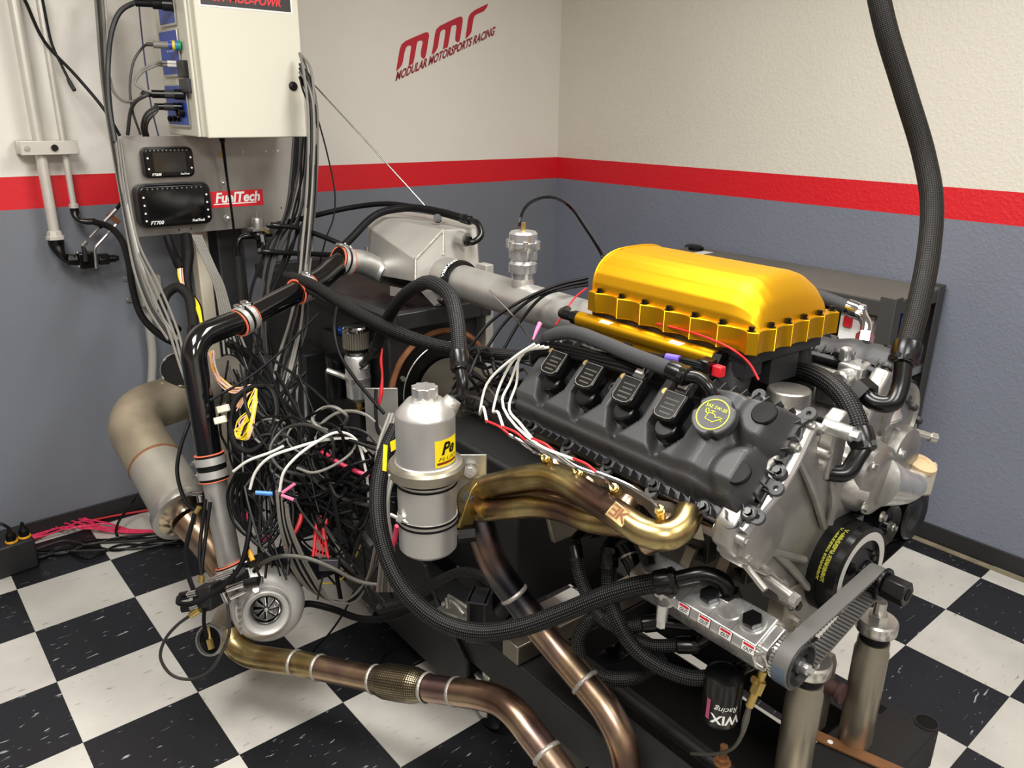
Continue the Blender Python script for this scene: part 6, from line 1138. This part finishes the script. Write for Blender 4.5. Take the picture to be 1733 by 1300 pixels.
# bundle left of the cabinet
LB = [(0, .005, 'greywire'), (6, .007, 'darkwire'), (11, .0055, 'greywire'), (16, .004, 'pvc')]
for k, (dx, r, m) in enumerate(LB): cab('grey cable, %s from the left in the bundle left of the cabinet' % ORD[k], [(160 + dx, -20, 2.62), (165 + dx, 40, 2.62), (171 + dx * .8, 120, 2.62), (180 + dx * .6, 190, 2.62), (190 + dx * .5, 250, 2.62), (204 + dx * .5, 330, 2.6), (216 + dx * .7, 400, 2.58), (228 + dx, 460, 2.56), (250 + dx, 520, 2.52), (285 + dx, 575, 2.45)], r, m, 'cables hanging left of the cabinet')
for k in range(3): cab('translucent grey sleeve, %s from the left beside the panel edge' % ORD[k], [(196 + 4 * k, 236, 2.61), (206 + 5 * k, 320, 2.6), (222 + 6 * k, 410, 2.58), (250 + 9 * k, 480, 2.54), (285 + 8 * k, 560, 2.46), (312 + 5 * k, 640, 2.36), (350 + 12 * k, 720, 2.3)], .0042, 'greywire', 'pale sleeves beside the panel')
# plug cables
cab('thick grey cable rising from the top cabinet plug', [PP['a'], (232, 3, 2.6), (205, 18, 2.58), (190, 50, 2.58), (183, 110, 2.6), (185, 180, 2.6), (195, 240, 2.61)], .0085, 'darkwire')
cab('thin grey cable from the ringed plug', [PP['b'], (240, 82, 2.55), (226, 105, 2.55), (220, 150, 2.56), (225, 190, 2.58), (238, 228, 2.62)], .004, 'darkwire')
for k in range(2): cab('pale network cable curling down the cabinet side, %s of two' % ('upper', 'lower')[k], [PP['c%d' % k], (262, 108 + 4 * k, 2.53), (240, 118 + 5 * k, 2.52), (229, 138 + 3 * k, 2.52), (240, 150, 2.53), (256, 156, 2.54)], .0042, 'greywire', 'pale network cables')
cab('dark cable from the long black plug', [PP['d'], (250, 160, 2.53), (232, 170, 2.53), (222, 185, 2.56), (216, 228, 2.62)], .006, 'darkwire'); cab('grey cable looping from the wall bundle to the long black plug', [PP['d'], (235, 168, 2.54), (212, 172, 2.57), (194, 158, 2.6), (185, 130, 2.62)], .005, 'greywire')
for k in range(3): cab('grey cable, %s from the left of the three-cable plug' % ORD[k], [PP['e'], (262 + 2 * k, 180 + 4 * k, 2.53), (247 + 3 * k, 192 + 5 * k, 2.53), (240 + 4 * k, 212 + 2 * k, 2.57), (243 + 4 * k, 230, 2.62)], .004, 'darkwire', 'three cables of one plug')
cab('thin slate blue cable running straight behind the plugs', [(233, -20, 2.75), (237, 30, 2.75), (246, 110, 2.75), (256, 180, 2.76), (268, 230, 2.77)], .0028, 'slate')
# bundle right of the cabinet, down to the dyno
random.seed(3)
for k in range(15):
    x = 509 + 2.0 * (k % 8) + random.uniform(-1, 1); dep = 2.64 + .015 * (k % 4); m = ['greywire', 'darkwire', 'greywire', 'wire', 'darkwire'][k % 5]; y0 = [90, 115, 122, 130, 108][k % 5]
    ex, ey = random.uniform(455, 520), random.uniform(500, 700)
    cab('cable in the tall bundle beside the cabinet', [(507, y0, 2.66), (x + 4, y0 + 22, dep), (x + 12, 175, dep), (x + 14, 240, dep), (x + 10 + random.uniform(-4, 4), 330, dep), (x + 2 + random.uniform(-6, 6), 410, dep - .04), (x - 2, 470, dep - .1), (x - 8 + random.uniform(-10, 8), 540, dep - .2), (x - 25 + random.uniform(-20, 10), 640, 2.3), (ex - 20, 740, 2.22)], random.uniform(.0032, .0052), m, 'cables in the tall bundle')
for k in range(9):
    x = 485 + 4 * k; cab('dark cable dropping behind the aluminium panel, %s from the left' % ORD[k], [(x + 12, 232, 2.7), (x + 8, 290, 2.7), (x - 4 + random.uniform(-8, 8), 360, 2.7), (x - 30 + random.uniform(-12, 12), 430, 2.68), (x - 45 + random.uniform(-25, 10), 520, 2.6), (x - 50 + random.uniform(-20, 20), 600, 2.5)], random.uniform(.003, .0055), 'wire' if k % 3 else 'darkwire', 'dark cables behind the panel')
for k in range(6): cab('grey lead slanting below the dash displays, %s from the left' % ORD[k], [(325 + 3 * k, 398, 2.66), (345 + 4 * k, 440 + 3 * k, 2.66), (362 + 3 * k, 480, 2.64), (372 + 4 * k, 530, 2.58), (380 + 8 * k, 600, 2.45)], .0035, 'greywire', 'grey leads below the displays')
cab('thin black line hanging free from the cabinet to the floor side', [(535, 190, 2.72), (555, 265, 2.72), (567, 330, 2.72), (564, 370, 2.7), (553, 400, 2.68), (540, 450, 2.6)], .0028, 'wire')
t = tag(mk('antenna_rod', MB().tube(PL([(533, 145, 2.78), (630, 250, 2.78), (720, 349, 2.78)]), .0028, 6), M['chrome']), 'thin bright rod slanting in front of the red stripe', 'rod')
# ---- wiring tangle in front of the dyno: black wires one by one
random.seed(11); U = random.uniform
TG = 'black wires in the tangle beside the dyno'
for k in range(54):
    a = (U(385, 520), U(610, 780)) if k % 4 else (U(380, 450), U(560, 640)); b = (U(410, 680), U(830, 1030)); d0, d1 = U(2.12, 2.3), U(1.95, 2.2)
    mid = [(a[0] + (b[0] - a[0]) * f + U(-55, 55), a[1] + (b[1] - a[1]) * f + U(-30, 30), d0 + (d1 - d0) * f + U(-.06, .03)) for f in (.3, .65)]
    cab('black wire winding through the tangle beside the dyno', [(a[0], a[1], d0)] + mid + [(b[0], b[1], d1)], random.choice([.0025, .003, .0035, .0045, .006]), random.choice(['wire', 'wire', 'wire', 'rubber', 'darkwire']), TG, 'tangle_wire', 5, 6)
for k in range(26):
    y = U(760, 900); a = (U(470, 540), y); b = (U(600, 690), U(700, 860)); cab('black wire winding through the tangle beside the dyno', [(a[0], a[1], U(2.05, 2.15)), (U(520, 560), y + U(-40, 60), U(2.0, 2.12)), (U(560, 610), y + U(-60, 70), U(1.95, 2.1)), (b[0], b[1], U(1.9, 2.1))], random.choice([.003, .004, .0055]), 'wire', TG, 'tangle_wire', 6, 6)
for k in range(26):
    a = (U(780, 900), U(600, 690)); cab('dark wire bunched behind the engine', [(a[0] - 20, a[1] + U(-10, 30), U(1.85, 2.0)), (a[0] + U(-10, 30), a[1] + U(-25, 30), U(1.8, 1.9)), (a[0] + U(20, 60), a[1] + U(-30, 40), U(1.78, 1.88)), (a[0] + U(40, 90), a[1] + U(-10, 70), U(1.76, 1.86))], random.choice([.003, .004, .005]), random.choice(['wire', 'rubber', 'darkwire']), 'dark wires behind the engine', 'engine_wire', 6, 6)
for k in range(16):
    y = U(700, 880); x = U(455, 600); w_ = U(40, 110); h_ = U(30, 90); q = []; ph = U(0, 6)
    for s in range(7): an = ph + s * .85; q.append((x + w_ * math.cos(an) * .6, y + h_ * math.sin(an) * .6, 1.96 + .03 * math.sin(an * 2) + .008 * k))
    cab('loose wire loop at the front of the tangle', q, random.choice([.0028, .0035, .0045]), random.choice(['greywire', 'wire', 'darkwire', 'wire']), 'loose wire loops at the front of the tangle', 'tangle_wire', 6, 6)
# heavier loom loops
cab('thick black loom drawn in an oval loop below the yellow wires', [(438, 648, 2.12), (460, 662, 2.1), (468, 700, 2.08), (452, 742, 2.06), (425, 764, 2.05), (400, 755, 2.05), (389, 715, 2.06), (400, 675, 2.08), (430, 655, 2.1), (462, 655, 2.12)], .0085, 'rubber', None, 'wire_loom', 7, 10)
cab('thick dark loom slanting from the elbow pipe to the dyno', [(385, 580, 2.3), (420, 600, 2.3), (455, 640, 2.26), (480, 700, 2.2), (505, 745, 2.16), (560, 790, 2.12), (610, 800, 2.1), (640, 790, 2.06)], .013, 'rubber', None, 'wire_loom', 7, 10)
cab('second thick loom hanging to the floor in the tangle', [(470, 690, 2.22), (500, 740, 2.18), (545, 790, 2.14), (580, 840, 2.12), (605, 890, 2.1), (630, 925, 2.08)], .011, 'darkwire', None, 'wire_loom', 7, 10)
cab('long straight black cable slanting in front of the black elbow pipe', [(355, 678, 2.0), (420, 640, 2.06), (470, 600, 2.12), (510, 560, 2.2), (540, 530, 2.26)], .0035, 'wire')
# coloured wires
for k in range(14): cab('yellow wire in the hanging coil of coloured wires', [(432 + U(-3, 3), 662 + U(-6, 6), 2.09), (428 + U(-10, 6), 690 + U(-5, 5), 2.07), (412 + U(-12, 12), 715 + U(-5, 8), 2.06), (400 + U(-8, 12), 735 + U(-6, 6), 2.06), (412 + U(-4, 10), 742 + U(-6, 4), 2.05), (425 + U(-4, 5), 715 + U(-8, 8), 2.05), (430 + U(-3, 6), 680, 2.07)], .0017, 'yellowwire' if k % 5 else 'palewire', 'coil of yellow wires', 'coloured_wire', 5, 5)
for k in range(11): cab('pale pink wire fanning below the black elbow pipe', [(352 + 2 * k * .6, 596 + U(-3, 3), 2.2), (360 + U(-3, 6), 622 + U(-4, 4), 2.17), (375 + U(-6, 8), 646 + U(-5, 5), 2.14), (400 + U(-6, 10), 660 + U(-5, 6), 2.11), (425 + U(-5, 5), 652 + U(-5, 6), 2.1), (398 + U(-8, 8), 690 + U(-8, 8), 2.08)], .0016, random.choice(['palewire', 'palewire', 'whitewire', 'amber']), 'fan of pale pink wires', 'coloured_wire', 5, 5)
for k, (x, y) in enumerate(((378, 692), (373, 711))): tag(mk('wire_connector', MB().box(P(x, y, 2.04), .03, .016, .018, (nrm(RT + UP * .25), FW, nrm(UP - RT * .25))), mat('cream_connector%d' % k, (214, 210, 190), .45), bevel=.002), ['cream plastic connector, the upper of two by the black elbow pipe', 'cream plastic connector, the lower of two by the black elbow pipe'][k], 'connector')
WA = [[(423, 828, 1.93), (432, 800, 1.92), (455, 775, 1.91), (500, 758, 1.92), (555, 744, 1.94), (600, 745, 1.97), (620, 765, 1.98)], [(473, 832, 1.92), (480, 800, 1.91), (500, 775, 1.91), (530, 752, 1.92), (570, 732, 1.94), (600, 742, 1.97), (618, 790, 1.98), (625, 860, 2.0)], [(395, 798, 1.98), (420, 780, 1.96), (460, 765, 1.95), (480, 755, 1.95)], [(502, 792, 1.94), (530, 800, 1.94), (570, 785, 1.95), (598, 762, 1.97), (603, 745, 1.97)]]
for q, l in zip(WA, ('long white wire arching lowest over the tangle', 'white wire arching highest over the tangle', 'short white wire leaving the pipe clamp', 'grey white wire sagging under the white arches')): cab(l, q, .0036, 'whitewire' if 'grey' not in l else 'greywire', None, 'white_wire', 7, 8)
cab('thick red cable slanting through the tangle', [(530, 755, 2.04), (560, 775, 2.02), (590, 792, 2.0), (625, 806, 1.99)], .006, 'pinkwire'); cab('red cable running down beside the tank foot', [(672, 890, 1.8), (666, 920, 1.84), (650, 950, 1.9), (640, 1000, 1.98)], .006, 'pinkwire')
tag(mk('crimp_joint', MB().cyl(P(433, 834, 1.92), P(461, 836, 1.92), .0055, n=10), M['bluelens']), 'blue crimp joint on a white wire', 'crimp')
for k, (a, b) in enumerate((((478, 834), (499, 819)), ((476, 838), (497, 846)))): tag(mk('crimp_joint', MB().cyl(P(*a, 1.92), P(*b, 1.92), .0042, n=8), M['pink']), ['upper of two pink crimp joints by the white wires', 'lower of two pink crimp joints by the white wires'][k], 'crimp')
for k in range(5): cab('thin red lead spreading into the fuse clip, %s from the left' % ORD[k], [(535 + 3 * k, 898, 2.02), (534 + 4 * k, 915, 2.01), (528 + 6 * k, 942, 2.0)], .0016, 'redwire', 'red leads at the fuse clips', 'red_lead')
for k, (a, b) in enumerate((((505, 890), (482, 928)), ((536, 893), (530, 942)), ((548, 898), (556, 945)))): tag(mk('fuse_lead', MB().tube(PL([(a[0] + 6, a[1] - 20, 2.03), (*a, 2.02), (*b, 2.0)]), [.006, .0065, .003], 8), M['redwire']), ['red sleeved lead pointing left in the tangle', 'left of two red sleeved leads at the fuse clips', 'right of two red sleeved leads at the fuse clips'][k], 'cable')
tag(mk('fuse_clip', MB().box(P(558, 955, 2.0), .05, .03, .03, (RT, FW, UP)), M['plastic'], bevel=.003), 'black fuse clip block under the red leads', 'fuse clip')
for k in range(7): cab('cable curving to the floor right of the turbocharger, %s from the left' % ORD[k], [(468 + 3 * k, 830 + 4 * k, 1.95), (474 + 3 * k, 890, 1.97), (494 + 6 * k, 960 + 2 * k, 2.04), (530 + 6 * k, 1002 + 3 * k, 2.1), (578 + 4 * k, 1018 + U(-4, 4), 2.12), (615 + 2 * k, 990 - 3 * k, 2.06), (632 + 2 * k, 940, 1.98), (640 + 3 * k, 860, 1.9), (640 + 2 * k, 760, 1.86)], .0035, random.choice(['greywire', 'steelbraid', 'greywire', 'wire']), 'grey cables curving to the floor')
cab('thin yellow wire trailing on the floor behind the turbocharger', [(508, 925, 2.2), (515, 960, 2.25), (535, 985, 2.28), (570, 985, 2.3), (590, 965, 2.28), (620, 900, 2.2)], .0022, 'yellowwire')
hose('stainless braided line from the turbocharger top into the tangle', [(437, 961, 2.03), (450, 950, 1.99), (480, 941, 1.95), (520, 945, 1.94), (560, 960, 1.95), (610, 985, 1.97), (665, 992, 1.99)], .0055, 'steelbraid', fb=False, n=10, name='steel_line')
cab('thick black cable sweeping right from the turbocharger', [(500, 1030, 2.2), (520, 1022, 2.18), (560, 1030, 2.16), (610, 1047, 2.12), (660, 1045, 2.08), (700, 1030, 2.05), (730, 1010, 2.02)], .0095, 'rubber', None, 'cable', 7, 10)
cab('thin black cable running down across the tiles from the tangle', [(600, 1000, 2.3), (580, 1040, 2.38), (555, 1075, 2.42), (533, 1098, 2.44), (520, 1120, 2.45)], .0032, 'wire')
cab('black cable looping on the tiles beneath the flex joint', [(500, 1145, 2.43), (490, 1160, 2.4), (495, 1178, 2.36), (530, 1188, 2.34), (580, 1190, 2.32), (615, 1178, 2.33), (640, 1165, 2.34), (645, 1120, 2.42), (660, 1100, 2.46), (690, 1090, 2.48)], .0035, 'wire'); cab('second black cable loop on the tiles beneath the flex joint', [(505, 1145, 2.42), (520, 1165, 2.38), (548, 1168, 2.37), (562, 1155, 2.39), (565, 1170, 2.36), (590, 1195, 2.31), (625, 1190, 2.32), (645, 1170, 2.34)], .0035, 'wire')
# lines at the turbocharger
cab('thin dark line looping out to the left over the white tile', [(322, 1042, 2.0), (300, 1058, 2.02), (278, 1085, 2.05), (272, 1115, 2.07), (290, 1142, 2.08), (320, 1150, 2.08), (352, 1138, 2.06), (375, 1105, 2.03), (388, 1070, 2.01), (385, 1022, 2.0)], .0042, 'darkwire', None, 'air_line'); cab('black line dropping into the open dump tube', [(346, 1030, 2.0), (345, 1055, 2.01), (350, 1078, 2.02)], .005, 'wire', None, 'air_line')
cab('black line hooking round the solenoid block', [(425, 870, 2.02), (420, 910, 2.0), (408, 955, 1.99), (380, 990, 1.98), (350, 1010, 1.97), (320, 1022, 1.96), (302, 1020, 1.97), (303, 1010, 1.98)], .0065, 'rubber', None, 'air_line'); cab('black line falling left of the aluminium pipe to the solenoid block', [(330, 868, 2.06), (315, 930, 2.04), (318, 970, 2.03), (328, 1000, 2.02)], .0062, 'rubber', None, 'air_line')
for k in range(2): cab('black line beside the aluminium pipe, %s of the pair' % ('left', 'right')[k], [(348 + 8 * k, 845 + 5 * k, 2.07), (340 + 8 * k, 910, 2.05), (338 + 5 * k, 950, 2.03), (341, 975, 2.02)], .005, 'rubber', 'pair of lines beside the aluminium pipe', 'air_line')
cab('dark cable bowing over the big duct', [(322, 710, 2.2), (305, 760, 2.16), (300, 800, 2.14), (315, 850, 2.12), (332, 866, 2.1)], .0055, 'rubber', None, 'air_line')
t = thing('sensor_lead', 'sensor lead with a bright amber sleeve by the turbocharger', 'sensor', P(440, 985, 2.0)); mk('lead_wire', MB().tube(PL([(418, 905, 2.02), (421, 930, 2.01), (430, 955, 2.0), (440, 980, 1.99), (436, 985, 1.99)]), .003, 8), M['wire'], t); mk('amber_sleeve', MB().tube(PL([(421, 931, 2.01), (428, 949, 2.0)]), .0062, 10), M['amber'], t)
b_ = MB(); b_.cyl(P(331, 868, 2.06), P(338, 858, 2.06), .006, n=10); b_.cyl(P(331, 868, 2.06), P(328, 888, 2.06), .005, n=10); tag(mk('brass_union', b_, M['brass']), 'brass union on the line in front of the duct clamp', 'fitting')
for k in range(4): cab('black cable hanging in a loop left of the tangle, %s from the left' % ORD[k], [(400 + 6 * k, 800, 2.0), (385 + 8 * k, 840, 2.02), (400 + 6 * k, 890, 2.02), (430 + 5 * k, 910 + 6 * k, 2.02), (460 + 8 * k, 880, 2.05), (480 + 6 * k, 830, 2.08)], .0045, 'rubber', 'looped cables left of the tangle')
for k in range(3): cab('pink wire threading through the lower tangle', [(408 + 5 * k, 868, 2.05), (420, 895 + 4 * k, 2.05), (434, 922, 2.06), (450, 915 - 4 * k, 2.07), (470, 895, 2.08)], .0022, 'pinkwire', 'pink wires in the tangle')
# floor cables at the left wall
random.seed(5)
for k in range(8): cab('pink cable in the bundle along the left baseboard', [Zp(-30, 908 + k * .5, .02), Zp(55, 906 + k, .02), Zp(85, 896 + U(-8, 8), .02), Zp(110, 885 + U(-9, 12), .03), Zp(140, 886 + U(-10, 10), .03), Zp(180, 892 + U(-8, 7), .02), Zp(230, 899 + U(-2, 3), .012), Zp(285, 899 + U(-2, 2), .012)], .0034, 'pinkwire', 'pink cables on the floor')
for k in range(7): y = 905 + 3 * k; cab('dusty black cable on the floor beside the power box', [Zp(60, y + 25, .008), Zp(110, y + 18 + U(-8, 8), .008), Zp(150, y + 12 + U(-10, 12), .008), Zp(200, y + 8 + U(-10, 10), .008), Zp(250, y + U(-6, 10), .008), Zp(310, y - 5 + U(-8, 8), .008)], .0045, random.choice(['wire', 'darkwire', 'rubber']), 'dusty cables on the floor')
cab('thin red cable along the foot of the left wall', [Zp(150, 882, .01), Zp(200, 872, .01), Zp(260, 862, .01), Zp(330, 850, .01)], .0045, 'redwire'); cab('black cable rising from the floor behind the duct', [Zp(310, 905, .008), Zp(220, 912, .01), Zp(197, 905, .01), Zp(200, 885, .05), Zp(225, 850, .1), P(238, 830, 2.8)], .005, 'wire')
cab('black cord entering the power box from the left', [P(-20, 880, 2.6), P(5, 888, 2.6), Zp(20, 905, .16)], .005, 'wire')
for k in range(6): cab('cable falling between dyno and oil tank, %s from the left' % ORD[k], [(660 + 5 * k, 700, 1.92), (640 + 6 * k, 760 + 5 * k, 1.88), (636 + 4 * k, 850, 1.84), (645 + 4 * k, 930, 1.86), (640 + 6 * k, 1000, 1.95)], .005, random.choice(['steelbraid', 'wire', 'greywire', 'rubber']), 'cables falling beside the oil tank')
# wiring over the coils
for k in range(4): cab('black harness run along the coils, %s from the top' % ORD[k], [(900, 600 + 4 * k, 1.66), (920, 582 + 5 * k, 1.63), (950, 584 + 6 * k, 1.585), (985, 592 + 5 * k, 1.54), (1020, 600 + 6 * k, 1.5), (1060, 606 + 8 * k, 1.46), (1095, 620 + 8 * k, 1.425)], .0055, 'rubber', 'engine harness over the coils', 'engine_harness')
for k in range(3): cab('black harness branch along the gold fuel rail, %s from the top' % ORD[k], [(955, 556 + 3 * k, 1.7), (985, 557 + 4 * k, 1.65), (1030, 576 + 4 * k, 1.58), (1075, 594 + 4 * k, 1.52), (1120, 604 + 3 * k, 1.46), (1165, 611 + 4 * k, 1.41), (1195, 620 + 3 * k, 1.4)], .005, 'rubber', 'harness along the fuel rail', 'engine_harness')
tag(mk('purple_tape', MB().tube(PL([(1128, 604, 1.44), (1150, 608, 1.42)]), .0068, 10), M['purple']), 'purple tape on the harness below the fuel rail', 'tape')
tag(mk('tape_flag', MB().tube(PL([(930, 577, 1.62), (946, 579, 1.6)]), .0085, 10), M['whitewire']), 'white tape wrap on the harness above the rear coil', 'tape')
cab('red wire looping from the plenum down to the cam cover', [(1112, 548, 1.55), (1160, 560, 1.49), (1205, 575, 1.44), (1245, 595, 1.405), (1268, 615, 1.395), (1284, 643, 1.385)], .0022, 'redwire'); cab('red wire climbing behind the plenum corner', [(940, 550, 1.8), (955, 530, 1.82), (972, 505, 1.86), (992, 488, 1.9)], .0022, 'redwire')
for k in range(3): cab('black line arching over the charge pipe, %s from the left' % ORD[k], [(790 + 30 * k, 595, 1.95), (830 + 25 * k, 545, 1.95), (885 + 18 * k, 508 - 4 * k, 1.93), (945 + 8 * k, 482 + 3 * k, 1.92), (995, 470 + 6 * k, 1.93)], .0042, 'wire', 'black lines over the charge pipe', 'vacuum_line')
tag(mk('pink_flag', MB().tube(PL([(902, 575, 1.6), (908, 560, 1.61), (914, 547, 1.62)]), [.002, .004, .005], 8), M['pink']), 'pink heat-shrink flag sticking up by the rear coil', 'flag')
tag(mk('straight_probe', MB().tube(PL([(900, 578, 1.6), (865, 530, 1.7), (828, 492, 1.8)]), .0018, 6), M['chrome']), 'thin bright wire standing out over the charge pipe', 'wire')
tag(mk('red_connector', MB().box(P(1216, 628, 1.4), .016, .02, .02, AXE), M['red'], bevel=.002), 'small red connector under the fuel rail end', 'connector'); tag(mk('harness_plug', MB().box(P(1195, 618, 1.41), .03, .026, .024, AXE), M['anod'], bevel=.003), 'black harness plug under the fuel rail end', 'connector')
tag(mk('red_sleeve_lead', MB().tube(PL([(647, 590, 2.12), (645, 610, 2.12), (647, 635, 2.12), (645, 665, 2.12), (640, 690, 2.12)]), [.002, .004, .003, .006, .003], 8), M['redwire']), 'lead with a red flag hanging right of the breather can', 'cable')
cab('black cable falling across the breather can', [(570, 520, 2.18), (566, 560, 2.12), (575, 600, 2.1), (600, 640, 2.1), (620, 665, 2.1), (650, 700, 2.08)], .0048, 'wire')
cab('black cable falling between the breather can and oil tank', [(636, 660, 2.12), (636, 700, 2.08), (640, 730, 2.0), (660, 745, 1.9)], .005, 'rubber')
